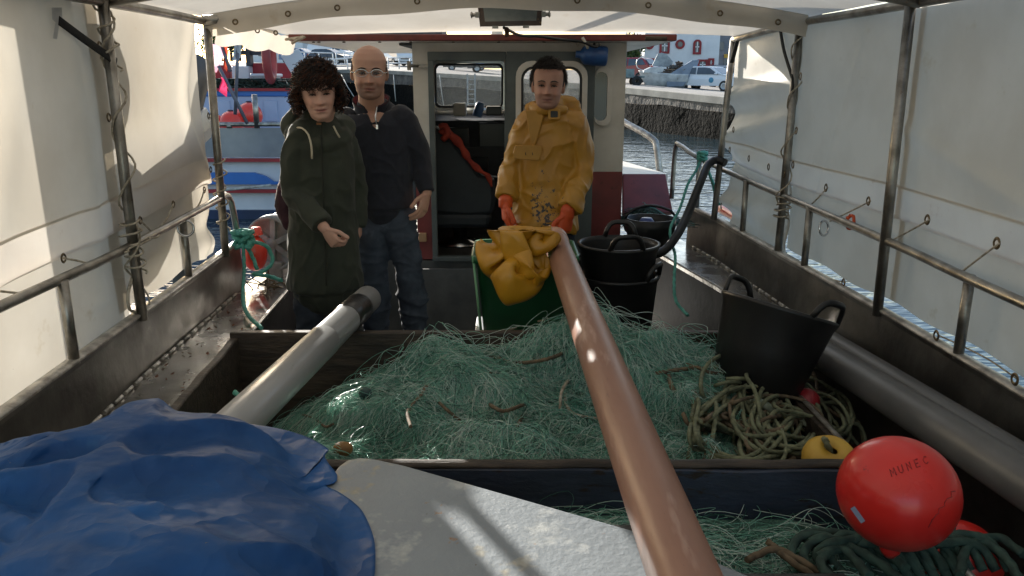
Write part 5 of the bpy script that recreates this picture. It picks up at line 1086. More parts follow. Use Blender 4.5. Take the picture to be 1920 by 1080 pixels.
for pts in ([(1505, 1010), (1535, 998), (1600, 1006), (1650, 1030), (1700, 1065)], [(1515, 1020), (1560, 1012), (1640, 1050), (1690, 1090)], [(1530, 1045), (1580, 1030), (1630, 1080)], [(1770, 1015), (1830, 1012), (1880, 1040), (1915, 1090)], [(1735, 1020), (1790, 995), (1772, 960)], [(1800, 1080), (1815, 1025), (1870, 1008), (1920, 1040)], [(1560, 1090), (1540, 1050), (1580, 1015)]):
    m_ = MB(); m_.rope([flo(u, v, .05) for u, v in pts], .0105); m_.build('rope_loop', ropet, cr)
m_ = MB(); m_.rope([flo(1400, 1050, .05), flo(1450, 1030, .05), flo(1490, 1045, .04), flo(1540, 1075, .02)], .008); m_.rope([flo(1440, 1015, .05), flo(1480, 1050, .04), flo(1540, 1090, .02)], .008); m_.build('thin_rope', ropeb, cr)
# ================================================================ red buoys
bigred = mat('red_buoy', C(222, 48, 40), C(208, 40, 38), sc=2, rough=.26, r2=.36, spec=.5, coat=.15, spots=[(C(150, 34, 34), 16, .68, .73), (C(226, 84, 74), 6, .62, .76), (C(96, 30, 28), 46, .74, .76)])
br = thing('mooring_buoy', 'big shiny red round buoy with handwriting and a pale sticker, bottom right', 'buoy', at(1683, 1020, d=1.72)); bc = at(1683, 924, d=1.74); br_r = 108 / 1500 * 1.74
br.location = bc - Zv * br_r
m_ = MB(); m_.ball(bc, (br_r, br_r, br_r * .97), 48); m_.lathe([(.001, 0), (.02, 0), (.022, -.03), (.012, -.045), (.001, -.045)], Matrix.Translation(bc - Zv * br_r * .88), 14); m_.build('float', bigred, br)
def on_ball(u, v, off=.001):
    o = Vector((0, 0, CAMZ)); r = (at(u, v, d=1) - o).normalized(); oc_ = o - bc; b_ = oc_.dot(r); dd = b_ * b_ - oc_.length_squared + (br_r + off) ** 2
    return o + r * (-b_ - math.sqrt(max(0, dd))) if dd > 0 else None
def squash(p):  # keep marks on the slightly flattened float
    v = p - bc; k = 1 / math.sqrt((v.x ** 2 + v.y ** 2) / br_r ** 2 + v.z ** 2 / (br_r * .97) ** 2); return bc + v * (k * 1.004)
ink = mat('faded_ink', C(150, 38, 38), C(172, 42, 42), sc=30, rough=.6)
glyph = {'M': [[(0, 0), (.05, 1), (.4, .35), (.75, 1), (.8, 0)]], 'U': [[(0, 1), (.05, .2), (.35, 0), (.65, .2), (.7, 1)]], 'I': [[(.2, 0), (.2, 1)]], 'Ñ': [[(0, 0), (0, 1), (.6, 0), (.6, 1)], [(.1, 1.2), (.3, 1.3), (.5, 1.2)]], 'N': [[(0, 0), (0, 1), (.6, 0), (.6, 1)]], 'E': [[(.6, 1), (0, 1), (0, 0), (.6, 0)], [(0, .5), (.45, .5)]], 'B': [[(0, 0), (0, 1), (.5, .9), (.5, .6), (0, .5), (.6, .4), (.6, .1), (0, 0)]], 'C': [[(.6, .85), (.3, 1), (0, .6), (.05, .2), (.35, 0), (.6, .15)]], 'O': [[(.3, 0), (0, .5), (.3, 1), (.6, .5), (.3, 0)]], 'A': [[(0, 0), (.3, 1), (.6, 0)], [(.12, .4), (.48, .4)]], 'R': [[(0, 0), (0, 1), (.5, .9), (.5, .6), (0, .5), (.6, 0)]]}
def write(text, u0, v0, ang, h, adv, parent, name='handwriting'):
    m_ = MB(); ca, sa = math.cos(ang), math.sin(ang)
    for i, ch in enumerate(text):
        for st in glyph[ch]:
            P_ = []
            for (gx, gy) in st:
                x_, y_ = (i * adv + gx * h * .8), -gy * h; q = on_ball(u0 + x_ * ca - y_ * sa, v0 + x_ * sa + y_ * ca)
                if q is not None: P_.append(squash(q))
            if len(P_) > 1: m_.tube(P_, .0012, 5)
    m_.build(name, ink, parent)
write('MUNEC', 1672, 893, -.36, 15, 17, br)
m_ = MB(); m_.tube([squash(on_ball(1741 + 4.6 * k + 3.0 * math.sin(k * 2.3), 986 - 6.2 * k + 3.2 * math.cos(k * 2.9))) for k in range(12)], .0011, 5); m_.build('handwriting', ink, br)
m_ = MB(); G = [[tuple(squash(on_ball(1594 + 8 * i / 3 + 20 * j / 6, 954 - 5 * i / 3 + 28 * j / 6, .001))) for i in range(4)] for j in range(7)]; m_.grid(np.array(G)); o = m_.build('sticker', mat('pale_sticker', C(170, 186, 214), C(150, 166, 200), sc=20, rough=.4), br)
rb2 = thing('mooring_buoy', 'dull red buoy half buried by dark rope behind the big red one', 'buoy', at(1805, 1040, d=1.85)); q = at(1798, 1050, d=1.93); rb2.location = q - Zv * .095
m_ = MB(); m_.ball(q, .095, 32); m_.build('float', bigred, rb2)
rb3 = thing('mooring_buoy', 'small dark red buoy in the shade behind the rope coil', 'buoy', at(1508, 748, Y=2.5)); q = at(1512, 752, Y=2.62); rb3.location = q - Zv * .045
m_ = MB(); m_.ball(q, .046, 24); m_.build('float', mat('dark_red_buoy', C(150, 40, 46), rough=.4), rb3)
# ================================================================ green tub with yellow oilskins, black tubs
hat = MB(); hat.box((.35, 3.42, .21), (1.0, .62, .42)); tag(hat.build('hatch_coaming', grey_paint, boat), None)
gt = thing('fish_tub', 'green plastic fish tub draped with yellow oilskins', 'tub', (.07, 3.36, .46))
green_m = mat('green_plastic', C(28, 104, 60), C(22, 84, 50), sc=4, rough=.42, bump=.05, bsc=30)
def rr3(cx, cy, hx, hy, r, z, k=5): return [(cx + x_, cy + y_, z) for x_, y_ in rrect(-hx, hx, -hy, hy, r, k)]
tc_x, tc_y, tz0, tz1 = .055, 3.40, .60, .965
m_ = MB(); lv = [rr3(tc_x, tc_y, .175, .15, .04, tz0), rr3(tc_x, tc_y, .205, .175, .05, tz1 - .03), rr3(tc_x, tc_y, .225, .195, .05, tz1 - .028), rr3(tc_x, tc_y, .225, .195, .05, tz1), rr3(tc_x, tc_y, .205, .178, .045, tz1), rr3(tc_x, tc_y, .165, .14, .04, tz0 + .02)]
m_.grid(np.array(lv), cv=True); n = len(lv[0]); m_.f += [tuple(range(n)), tuple(reversed(range(5 * n, 6 * n)))]; m_.m += [0, 0]; m_.sm += [False, False]; m_.build('body', green_m, gt)
m_ = MB(); q = at(897, 560, Y=3.22); m_.tube([(tc_x - .215, tc_y - .17, tz1), (tc_x - .185, tc_y - .145, tz0 + .01)], .006, 6); m_.build('rib', mat('pale_green', C(120, 170, 130), rough=.5), gt)
wc = thing('fish_box', 'white fish box under the green tub, only its corner showing', 'box', (tc_x, tc_y, .42))
m_ = MB(); m_.box((tc_x, tc_y, .51), (.42, .36, .17), taper=.95); m_.build('body', nbw, wc, bevel=.015)
m_ = MB(); m_.box((tc_x, tc_y, .585), (.44, .38, .026)); m_.build('rim', nbw, wc, bevel=.006)
yel = mat('yellow_oilskin', C(190, 138, 34), C(170, 120, 26), sc=5, rough=.34, bump=.12, bsc=35, spec=.55, spots=(C(120, 88, 30), 7, .68, .78))
def tubh(x, y):
    d = np.maximum(np.abs(x - tc_x) - .225, np.abs(y - tc_y) - .195)
    rim = np.exp(-((d + .02) / .03) ** 2)
    inside = tz1 + .0 + .07 * np.exp(-(((x - tc_x) / .13) ** 2 + ((y - tc_y - .05) / .1) ** 2)) + .055 * rim
    return np.where(d < .0, inside, tz1 - .8 * np.clip(d / .035, 0, 1))
na, nb_ = 60, 76; gx, gy = np.meshgrid(np.linspace(-.44, .44, na), np.linspace(-.90, .22, nb_), indexing='ij')
Fc = np.stack([gx * (1 - .35 * np.clip(-gy - .3, 0, 1) / .36), gy], -1)
P0 = np.stack([tc_x - .03 + Fc[..., 0] * .54, tc_y - .12 + gy * .52, 1.09 + .06 * np.sin(gx * 27 + 7 * gy) * np.cos(gy * 20) + .02 * RNG.normal(size=gx.shape)], -1)
Pc = cloth(P0, Fc, tubh, 150, 9, .0016, .6, .2, None, 6, .08)
Pc[..., 2] = np.minimum(Pc[..., 2], tz1 + .12)
for _ in range(3): Pc[1:-1, 1:-1] = .5 * Pc[1:-1, 1:-1] + .125 * (Pc[2:, 1:-1] + Pc[:-2, 1:-1] + Pc[1:-1, 2:] + Pc[1:-1, :-2])
m_ = MB(); m_.grid(Pc); o = m_.build('oilskins', yel, loc=(tc_x, tc_y, tz1), sub=1); tag(o, 'crumpled yellow oilskins hanging over the rim of the green tub', 'oilskins'); md = o.modifiers.new('sol', 'SOLIDIFY'); md.thickness = .003
def tub(label, cx, cy, z0, h, r0, r1, M_=None, handles=((0,), (math.pi,)), wav=True):
    M_ = M_ or Matrix(); t = thing('rubber_tub', label, 'tub', M_ @ Vector((cx, cy, z0)), 'black rubber tubs on deck'); T_ = Matrix.Translation((cx, cy, z0))
    m_ = MB(); m_.lathe([(.001, 0), (r0 - .01, 0), (r0, .012), (r0 + (r1 - r0) * .5, h * .5), (r1 - .003, h - .03), (r1 + .006, h - .012), (r1 + .008, h), (r1 - .004, h + .002), (r1 - .008, h - .02), (r0 + (r1 - r0) * .5 - .008, h * .5), (r0 - .008, .02), (.001, .018)], M_ @ T_, 48); m_.build('body', black_rubber, t)
    for (a,) in handles:
        P_ = []
        for k in range(13):
            s_ = -1 + 2 * k / 12; aa = a + s_ * .42; z = h + .065 * (1 - s_ ** 4) - .004
            P_.append(M_ @ T_ @ Vector(((r1 + .012 * (1 - s_ * s_)) * math.cos(aa), (r1 + .012 * (1 - s_ * s_)) * math.sin(aa), z)))
        m_ = MB(); m_.tube(P_, (.012, .009), 8); m_.build('handle', black_rubber, t)
    return t
q = at(1160, 455, Y=3.5); tub('upper of two stacked black rubber tubs behind the net, its rim catching light', q.x, 3.5, q.z - .33, .33, .135, .176, None, ((R(80),), (R(-85),)))
tub('lower of two stacked black rubber tubs behind the net', q.x + .0, 3.5, q.z - .54, .40, .145, .182, None, ((R(150),), (R(-30),)))
p_l, p_r = at(1374, 550, Y=2.90), at(1560, 604, Y=2.56)
ctr = (p_l + p_r) / 2; axr = (p_r - p_l).normalized()
dn = axr.cross(ctr - Vector((0, 0, CAMZ + .03))).normalized(); dn = dn if dn.z < 0 else -dn
M3 = Matrix.Translation(ctr + dn * .31) @ Matrix((axr, (-dn).cross(axr), -dn)).transposed().to_4x4()
r1_ = (p_r - p_l).length / 2
tub('big black rubber tub leaning against the right side deck', 0, 0, 0, .31, r1_ * .72, r1_ * .96, M3, ((0,), (math.pi,)))
# hose, ropes and small gear on the sides
m_ = MB(); m_.tube(spl([at(1360, 306, Y=4.75), at(1345, 300, Y=4.78), at(1328, 308, Y=4.75), at(1312, 345, Y=4.6), at(1290, 400, Y=4.45), at(1270, 440, Y=4.3), at(1245, 470, Y=4.2), at(1215, 480, Y=4.15)], .03), .024, 12); tag(m_.build('black_hose', black_rubber, loc=at(1290, 400, Y=4.45)), 'thick black hose bending over the right rail into the boat', 'hose')
tr_ = thing('mooring_rope', 'teal rope knotted on the right forward rail and hanging to the deck', 'rope', at(1318, 296, Y=5.0)); 
def teal(t, pts, r=.008):
    m_ = MB(); m_.rope(pts, r); m_.build('rope_length', ropel, t)
teal(tr_, [at(1316, 292, Y=5.02), at(1305, 320, Y=4.95), at(1290, 345, Y=4.85), at(1275, 390, Y=4.7), at(1258, 425, Y=4.5), at(1258, 450, Y=4.4), at(1266, 480, Y=4.2), at(1264, 530, Y=4.0), at(1268, 565, Y=3.9), at(1290, 592, Y=3.8)])
teal(tr_, [at(1322, 296, Y=5.02), at(1332, 330, Y=5.05), at(1345, 360, Y=5.1), at(1350, 385, Y=5.1)]); teal(tr_, [at(1320, 300, Y=5.0), at(1336, 345, Y=5.1), at(1342, 375, Y=5.1)])
kn = at(1317, 292, Y=5.0); pts = [kn + Vector((.03 * math.cos(k * 1.9), .028 * math.sin(k * 1.9), .022 * math.sin(k * .83))) for k in range(22)]; teal(tr_, pts)
tl_ = thing('mooring_rope', 'teal rope knotted on the left rail end and trailing over the side deck', 'rope', at(455, 450, Y=4.1))
kn = at(456, 448, Y=4.08); pts = [kn + Vector((.045 * math.cos(k * 1.7), .04 * math.sin(k * 2.1), .04 * math.sin(k * .9))) for k in range(30)]; teal(tl_, pts, .011)
teal(tl_, [at(455, 455, Y=4.06), at(458, 500, Y=4.0), at(456, 560, Y=3.7), at(465, 590, Y=3.5), at(490, 615, Y=3.3)], .009)
teal(tl_, [at(470, 452, Y=4.06), at(500, 462, Y=4.1), at(511, 490, Y=4.1), at(495, 508, Y=4.05), at(475, 514, Y=4.0), at(505, 518, Y=3.95), at(528, 526, Y=3.9)], .010); teal(tl_, [at(462, 460, Y=4.05), at(475, 485, Y=4.05), at(482, 505, Y=4.02)], .010)
teal(tl_, [at(440, 735, Y=2.3), at(452, 745, Y=2.28), at(460, 752, Y=2.27)], .008)
hb = thing('net_hauler_drum', 'grey spoked hauler drum standing on the left side deck behind the woman', 'drum', at(520, 500, Y=4.35)); q = at(515, 455, Y=4.4)
M_ = Matrix.Translation(q) @ Matrix.Rotation(R(-14), 4, 'Z') @ Matrix.Rotation(R(90), 4, 'X')
wg = mat('weathered_grey', C(158, 156, 150), C(116, 114, 110), sc=7, rough=.55, spots=(C(80, 72, 64), 12, .64, .72))
m_ = MB(); m_.lathe([(.001, -.02), (.13, -.02), (.145, -.05), (.155, -.05), (.16, -.01), (.155, .05), (.14, .05), (.13, .012), (.001, .012)], M_, 40); m_.build('flange', wg, hb)
m_ = MB()
for k in range(3): m_.box(q + Vector((0, -.02, 0)), (.28, .03, .03), Matrix.Rotation(R(-14), 3, 'Z') @ Matrix.Rotation(R(35 + 60 * k), 3, 'Y'))
m_.lathe([(.001, .04), (.03, .04), (.035, 0)], M_, 16); m_.build('spokes', wg, hb)
m_ = MB(); m_.box(q - Zv * .15, (.1, .12, .1)); m_.build('foot', wg, hb, bevel=.01)
ob = thing('mooring_buoy', 'bright orange red buoy jammed between the left rail end and the hauler drum', 'buoy', at(478, 500, Y=4.5)); q = at(477, 474, Y=4.24); ob.location = q - Zv * .1
m_ = MB(); m_.ball(q, (.068, .068, .1), 28); m_.lathe([(.001, .03), (.025, .03), (.035, -.01)], Matrix.Translation(q + Vector((.02, 0, .11))), 12); m_.build('float', buoy_m, ob)
m_ = MB(); m_.tube([at(475, 432, Y=4.9), at(545, 385, Y=5.2)], .016, 8); m_.tube([at(480, 430, Y=4.8), at(545, 405, Y=4.9)], .014, 8); m_.build('forward_rail', bright_edge, boat)
wt = thing('wire_tangle', 'small tangle of wire and scale on the left side deck below the teal rope', 'wire', at(488, 500, Y=4.1)); m_ = MB()
for k in range(14):
    q = at(RNG.uniform(475, 520), RNG.uniform(485, 515), Y=4.1); q.z = .605 + RNG.uniform(.0, .03); m_.tube(spl([q, q + Vector(RNG.normal(0, .03, 3)) , q + Vector(RNG.normal(0, .04, 3))], .01), .004, 5)
for v_ in m_.v: pass
m_.build('wire', brass, wt)
# leaves and flakes lying on the left side deck
m_ = MB(); fl_m = mat('dry_leaf', C(110, 66, 44), C(80, 48, 34), sc=20, rough=.9)
for k in range(70):
    y_ = RNG.uniform(2.2, 4.2); x_ = RNG.uniform(XL(y_) + .04, LIN(y_) - .03); s_ = RNG.uniform(.003, .012); a = RNG.uniform(0, 6.28)
    q = Vector((x_, y_, .606)); e = Vector((math.cos(a), math.sin(a), .2)) * s_; f = Vector((-math.sin(a), math.cos(a), .1)) * s_ * .6
    m_.add([q - e, q - f, q + e + Zv * s_ * .3, q + f], [(0, 1, 2, 3)], 0, False)
tag(m_.build('dry_leaves', fl_m, loc=(-1.25, 3, .606)), 'dry leaves and flakes scattered on the left side deck', 'leaves', kind='stuff')
# right forward corner: green net, black basket with blue can
gn = thing('net_heap', 'small heap of green net in the right forward corner by the red hatch', 'fishing net', at(1212, 410, Y=5.2)); N_ = 420; P = np.zeros((N_, 14, 3)); c_ = at(1215, 408, Y=5.2)
for i in range(N_):
    a = np.cumsum(RNG.normal(0, .45, 14)) + RNG.uniform(0, 6.28); s = RNG.normal(0, 1, 2); q = np.array([c_.x + s[0] * .09, c_.y + s[1] * .05]); 
    xx = q[0] + np.cumsum(np.cos(a)) * .016; yy = q[1] + np.cumsum(np.sin(a)) * .016
    P[i, :, 0] = xx; P[i, :, 1] = yy; P[i, :, 2] = c_.z - .03 + .09 * np.exp(-((xx - c_.x) / .13) ** 2) * RNG.uniform(.4, 1.1)
strand_mesh('net_strands', P, np.full(N_, .0022), [ropet, ropel], RNG.choice([0, 1], p=[.8, .2], size=N_), gn, tuple(gn.location))
m_ = MB(); m_.ball(c_ - Zv * .06, (.16, .1, .08), 20); m_.build('net_bulk', MATS['net_bulk'], gn)
q = at(1217, 470, Y=4.7); bk_ = thing('black_basket', 'black basket in the right forward corner holding a blue can', 'basket', q)
m_ = MB(); m_.lathe([(.001, 0), (.11, 0), (.15, .15), (.15, .2), (.142, .2), (.135, .14), (.1, .02), (.001, .02)], Matrix.Translation(q), 28); m_.build('body', black_rubber, bk_)
m_ = MB(); m_.tube(spl([q + Vector((-.15, 0, .19)), q + Vector((-.12, 0, .24)), q + Vector((0, .02, .27)), q + Vector((.12, 0, .24)), q + Vector((.15, 0, .19))], .02), .008, 8); m_.build('handle', black_rubber, bk_)
m_ = MB(); qq = at(1212, 424, Y=4.72); m_.lathe([(.001, 0), (.045, 0), (.045, .1), (.03, .12), (.001, .12)], Matrix.Translation(qq - Zv * .07), 24); tag(m_.build('blue_can', mat('blue_can', C(48, 66, 130), C(110, 128, 180), sc=9, rough=.3), loc=qq - Zv * .07), 'blue can standing in the black basket', 'can')
m_ = MB(); qq = at(1375, 520, Y=3.4); m_.lathe([(.001, 0), (.022, 0), (.022, .07), (.012, .085), (.012, .1), (.001, .1)], Matrix.Translation((qq.x, 3.42, .625)) @ Matrix.Rotation(R(75), 4, 'Y') @ Matrix.Rotation(R(30), 4, 'X'), 18); tag(m_.build('clear_bottle', mat('clear_plastic', C(190, 192, 190), rough=.2, spec=.6), loc=(qq.x, 3.42, .62)), 'small pale bottle lying on the right side deck by the leaning tub', 'bottle')
# ================================================================ blue tarpaulin heap in the foreground
bluem = mat('blue_tarpaulin', C(12, 80, 142), C(10, 64, 118), sc=3, rough=.5, r2=.62, spec=.35, bump=.5, bsc=16, bdist=.006, spots=[(C(52, 104, 150), 5, .66, .84), (C(112, 104, 92), 60, .73, .745)])
nt = bluem.node_tree; vo = nt.nodes.new('ShaderNodeTexVoronoi'); vo.inputs['Scale'].default_value = 9; vo.feature = 'F1'
tcn_ = nt.nodes.new('ShaderNodeTexCoord'); nz_ = nt.nodes.new('ShaderNodeTexNoise'); nz_.inputs['Scale'].default_value = 6; nz_.inputs['Detail'].default_value = 3
mxv = nt.nodes.new('ShaderNodeMix'); mxv.data_type = 'VECTOR'; mxv.inputs[0].default_value = .25; nt.links.new(tcn_.outputs['Object'], nz_.inputs['Vector']); nt.links.new(tcn_.outputs['Object'], mxv.inputs[4]); nt.links.new(nz_.outputs['Color'], mxv.inputs[5]); nt.links.new(mxv.outputs[1], vo.inputs['Vector'])
bp = [n for n in nt.nodes if n.type == 'BUMP'][0]; b2_ = nt.nodes.new('ShaderNodeBump'); b2_.inputs['Strength'].default_value = .55; b2_.inputs['Distance'].default_value = .03; nt.links.new(vo.outputs['Distance'], b2_.inputs['Height']); nt.links.new(b2_.outputs[0], bp.inputs['Normal'])
def heaph(x, y):
    b = np.where(x < -1.08, .6, .842)
    z = b
    for cx, cy, rx, ry, h, pw in ((-.86, 1.36, .42, .40, .955, 3.0), (-.60, 1.12, .30, .46, .945, 2.6), (-1.12, 1.24, .22, .36, .86, 2.6), (-.74, 1.55, .30, .22, .955, 2.4), (-.46, 1.12, .20, .44, .925, 2.2), (-.62, 1.40, .24, .26, .955, 2.2), (-.95, 1.05, .3, .4, .95, 2.4)):
        k = np.clip(1 - (np.abs((x - cx) / rx) ** pw + np.abs((y - cy) / ry) ** pw), 0, 1)
        z = np.maximum(z, .60 + (h - .60) * k ** .30)
    return z + .004
na = 116; gx, gy = np.meshgrid(np.linspace(-1, 1, na), np.linspace(-1, 1, na), indexing='ij')
k = np.maximum(np.abs(gx), np.abs(gy)) / (np.abs(gx) ** 2.1 + np.abs(gy) ** 2.1 + 1e-9) ** (1 / 2.1)
fx_, fy_ = gx * k * .66, gy * k * .80
Fb = np.stack([fx_, fy_], -1); an = R(-12)
P0 = np.stack([-.84 + .82 * (fx_ * math.cos(an) - fy_ * math.sin(an)), 1.13 + .80 * (fx_ * math.sin(an) + fy_ * math.cos(an)), 1.14 + .07 * np.sin(fx_ * 7 + 3 * fy_ + .5) * np.sin(fy_ * 6 - 3 * fx_ + 1) + .012 * RNG.normal(size=gx.shape)], -1)
def wallpush(Q): Q[..., 0] = np.maximum(Q[..., 0], -1.30)
Pb = cloth(P0, Fb, heaph, 130, 8, .0014, .7, .2, wallpush, 8, .10)
for _ in range(7):
    Pp = np.pad(Pb, ((1, 1), (1, 1), (0, 0)), 'edge'); Pb = .5 * Pb + .125 * (Pp[2:, 1:-1] + Pp[:-2, 1:-1] + Pp[1:-1, 2:] + Pp[1:-1, :-2])
gu, gv = np.gradient(Pb, axis=0), np.gradient(Pb, axis=1); nn = np.cross(gu, gv); nn /= np.linalg.norm(nn, axis=-1, keepdims=True) + 1e-9; nn *= np.sign(nn[..., 2:3] + 1e-6)
Fz = np.concatenate([Fb, np.zeros(Fb.shape[:2] + (1,))], -1); wv = vnoise(Fz, 2.2, 4.4)[..., None] * np.array([.16, -.12, 0]); Fz = Fz + wv
cr1, cr2, cr3 = vnoise(Fz * np.array([1, .7, 1]), 3.0, 1.2), vnoise(Fz, 6.5, 6.1), vnoise(Fz, 15, 2.3)
ed = np.clip((1 - np.maximum(np.abs(gx), np.abs(gy))) * 6, 0, 1)
dz_ = .004 * np.clip(1 - 2.2 * np.abs(cr2), 0, 1) + .0015 * np.clip(1 - 2.4 * np.abs(cr3), 0, 1)
rr_ = np.random.default_rng(21)
for i in range(46):   # sharp pulled creases running out from a few gathered points
    ax_, ay_ = ((.02, .30), (-.26, .10), (.22, -.12), (-.10, -.38), (.10, .02))[i % 5]; th_ = rr_.uniform(0, 2 * math.pi); ln = rr_.uniform(.28, .75); am = rr_.uniform(.012, .040) * (1 if rr_.random() < .8 else -.8)
    bend = rr_.uniform(-.5, .5); qx, qy = Fb[..., 0] - ax_, Fb[..., 1] - ay_
    s_ = qx * math.cos(th_) + qy * math.sin(th_); d_ = -qx * math.sin(th_) + qy * math.cos(th_) - bend * s_ ** 2
    w1, w2 = rr_.uniform(.03, .09), rr_.uniform(.010, .024)
    prof = np.where(d_ > 0, np.exp(-d_ / w1), np.exp(d_ / w2)); along = np.clip(s_ / .08, 0, 1) * np.clip((ln - s_) / .2, 0, 1)
    dz_ = dz_ + am * prof * along
dz_ = np.clip(dz_, -.03, .05) * ed
Pb = Pb + nn * dz_[..., None]
m_ = MB(); m_.grid(Pb); o = m_.build('blue_tarpaulin', bluem, loc=(-.8, 1.1, .85)); tag(o, 'crumpled blue tarpaulin heaped over gear at the bottom left', 'tarpaulin'); md = o.modifiers.new('sol', 'SOLIDIFY'); md.thickness = .002
# ================================================================ people
HZ = [0, .03, .08, .16, .28, .40, .5, .62, .74, .85, .93, .98, 1.0]
HW = [.012, .032, .046, .056, .064, .070, .0735, .076, .076, .066, .047, .024, .004]
HF = [.060, .078, .086, .089, .090, .089, .088, .089, .087, .072, .050, .025, .004]
HB = [-.03, -.01, .012, .04, .07, .088, .098, .103, .1, .084, .06, .03, .004]
HH = .236
def head_points(nu=96, nv=84, jaw=1.0, nose=1.0):
    G = np.zeros((nv, nu, 3))
    for i in range(nv):
        z = 0.5 - 0.5 * math.cos(math.pi * i / (nv - 1)); w_, f, b = (np.interp(z, HZ, q) for q in (HW, HF, HB))
        if z < .4: w_ *= 1 + (jaw - 1) * (1 - z / .4)
        for j in range(nu):
            a = 2 * math.pi * j / nu; sx, cy = math.sin(a), math.cos(a)
            x = w_ * (abs(sx) ** .9) * (1 if sx >= 0 else -1)
            yf, yb = f, -b
            mid = (yf + yb) / 2; y = mid + (yf - mid) * (abs(cy) ** .85 if cy >= 0 else -(abs(cy) ** .85))
            if cy > 0:
                g = lambda cx, cz, sxx, szz: math.exp(-((x - cx) / sxx) ** 2 - ((z * HH - cz * HH) / szz) ** 2)
                d = 0
                t = max(0.0, min(1.0, (.545 - z) / .215)) if z > .33 else max(0, 1 - (.33 - z) / .03)
                d += nose * (.005 + .024 * t ** 1.3) * math.exp(-(x / (.0085 + .005 * t)) ** 2) * (1 if .28 < z < .56 else 0)
                d += nose * .007 * (g(.014, .345, .009, .008) + g(-.014, .345, .009, .008))
                d -= .0135 * (g(.031, .495, .017, .011) + g(-.031, .495, .017, .011)); d -= .006 * (g(.018, .50, .008, .01) + g(-.018, .50, .008, .01))
                d += .005 * (g(.03, .575, .024, .007) + g(-.03, .575, .024, .007))
                d += .004 * (g(.042, .36, .02, .02) + g(-.042, .36, .02, .02))
                d += .0075 * (g(0, .235, .019, .006) + g(0, .185, .017, .007)) - .009 * g(0, .21, .024, .0032)
                d -= .006 * g(0, .145, .02, .007); d += .005 * g(0, .07, .02, .014)
                d -= .005 * (g(.031, .265, .006, .018) + g(-.031, .265, .006, .018)); d += .005 * (g(.044, .33, .016, .014) + g(-.044, .33, .016, .014))
                y += d * min(1, cy * 3)
            G[i, j] = (x, y, z * HH)
    return G
def remesh(name, mb, mats, voxel, parent, smooth=2, fn=None, base=None):
    """Union of overlapping closed shapes as one continuous surface."""
    o = mb.build(name + '_raw', mats)
    md = o.modifiers.new('r', 'REMESH'); md.mode = 'VOXEL'; md.voxel_size = voxel; md.use_smooth_shade = True
    if smooth: s = o.modifiers.new('s', 'SMOOTH'); s.iterations = smooth; s.factor = .5
    dg = bpy.context.evaluated_depsgraph_get(); me = bpy.data.meshes.new_from_object(o.evaluated_get(dg))
    bpy.data.objects.remove(o)
    V = np.zeros(len(me.vertices) * 3, dtype=np.float32); me.vertices.foreach_get('co', V); V = V.reshape(-1, 3).astype(float)
    Nn = np.zeros(len(me.vertices) * 3, dtype=np.float32); me.vertices.foreach_get('normal', Nn); Nn = Nn.reshape(-1, 3)
    if fn is not None:
        d = fn(V); V = V + Nn * d[:, None]
    b = np.array(wloc(parent)); me.vertices.foreach_set('co', (V - b).astype(np.float32).ravel()); me.materials.clear()
    for m in (mats if isinstance(mats, list) else [mats]): me.materials.append(m)
    me.polygons.foreach_set('material_index', np.zeros(len(me.polygons), dtype=np.int32)); me.polygons.foreach_set('use_smooth', np.ones(len(me.polygons), dtype=bool)); me.update()
    me.name = name; q = bpy.data.objects.new(name, me); COL.objects.link(q); q.parent = parent
    return q, V
PS = 1.0   # size of the person being built
def etube(mb, pts, rads, ref, n=20, step=.02, end=True):
    """Limb or trunk: spline through the joints with elliptical sections (radius along ref, radius across)."""
    P = [Vector(p) for p in pts]; rr = [(r[0] * PS, r[1] * PS) if isinstance(r, tuple) else (r * PS, r * PS) for r in rads]
    S_ = [0]
    for a, b in zip(P[:-1], P[1:]): S_.append(S_[-1] + (b - a).length)
    Q = spl(P, step); L = [0]
    for a, b in zip(Q[:-1], Q[1:]): L.append(L[-1] + (b - a).length)
    k = S_[-1] / L[-1]
    R_ = [(float(np.interp(l * k, S_, [r[0] for r in rr])), float(np.interp(l * k, S_, [r[1] for r in rr]))) for l in L]
    mb.tube(Q, R_, n, ref=ref)
    mb.ball(P[0], (min(rr[0]) * .98,) * 3, 14)
    if end: mb.ball(P[-1], (min(rr[-1]) * .98,) * 3, 14)
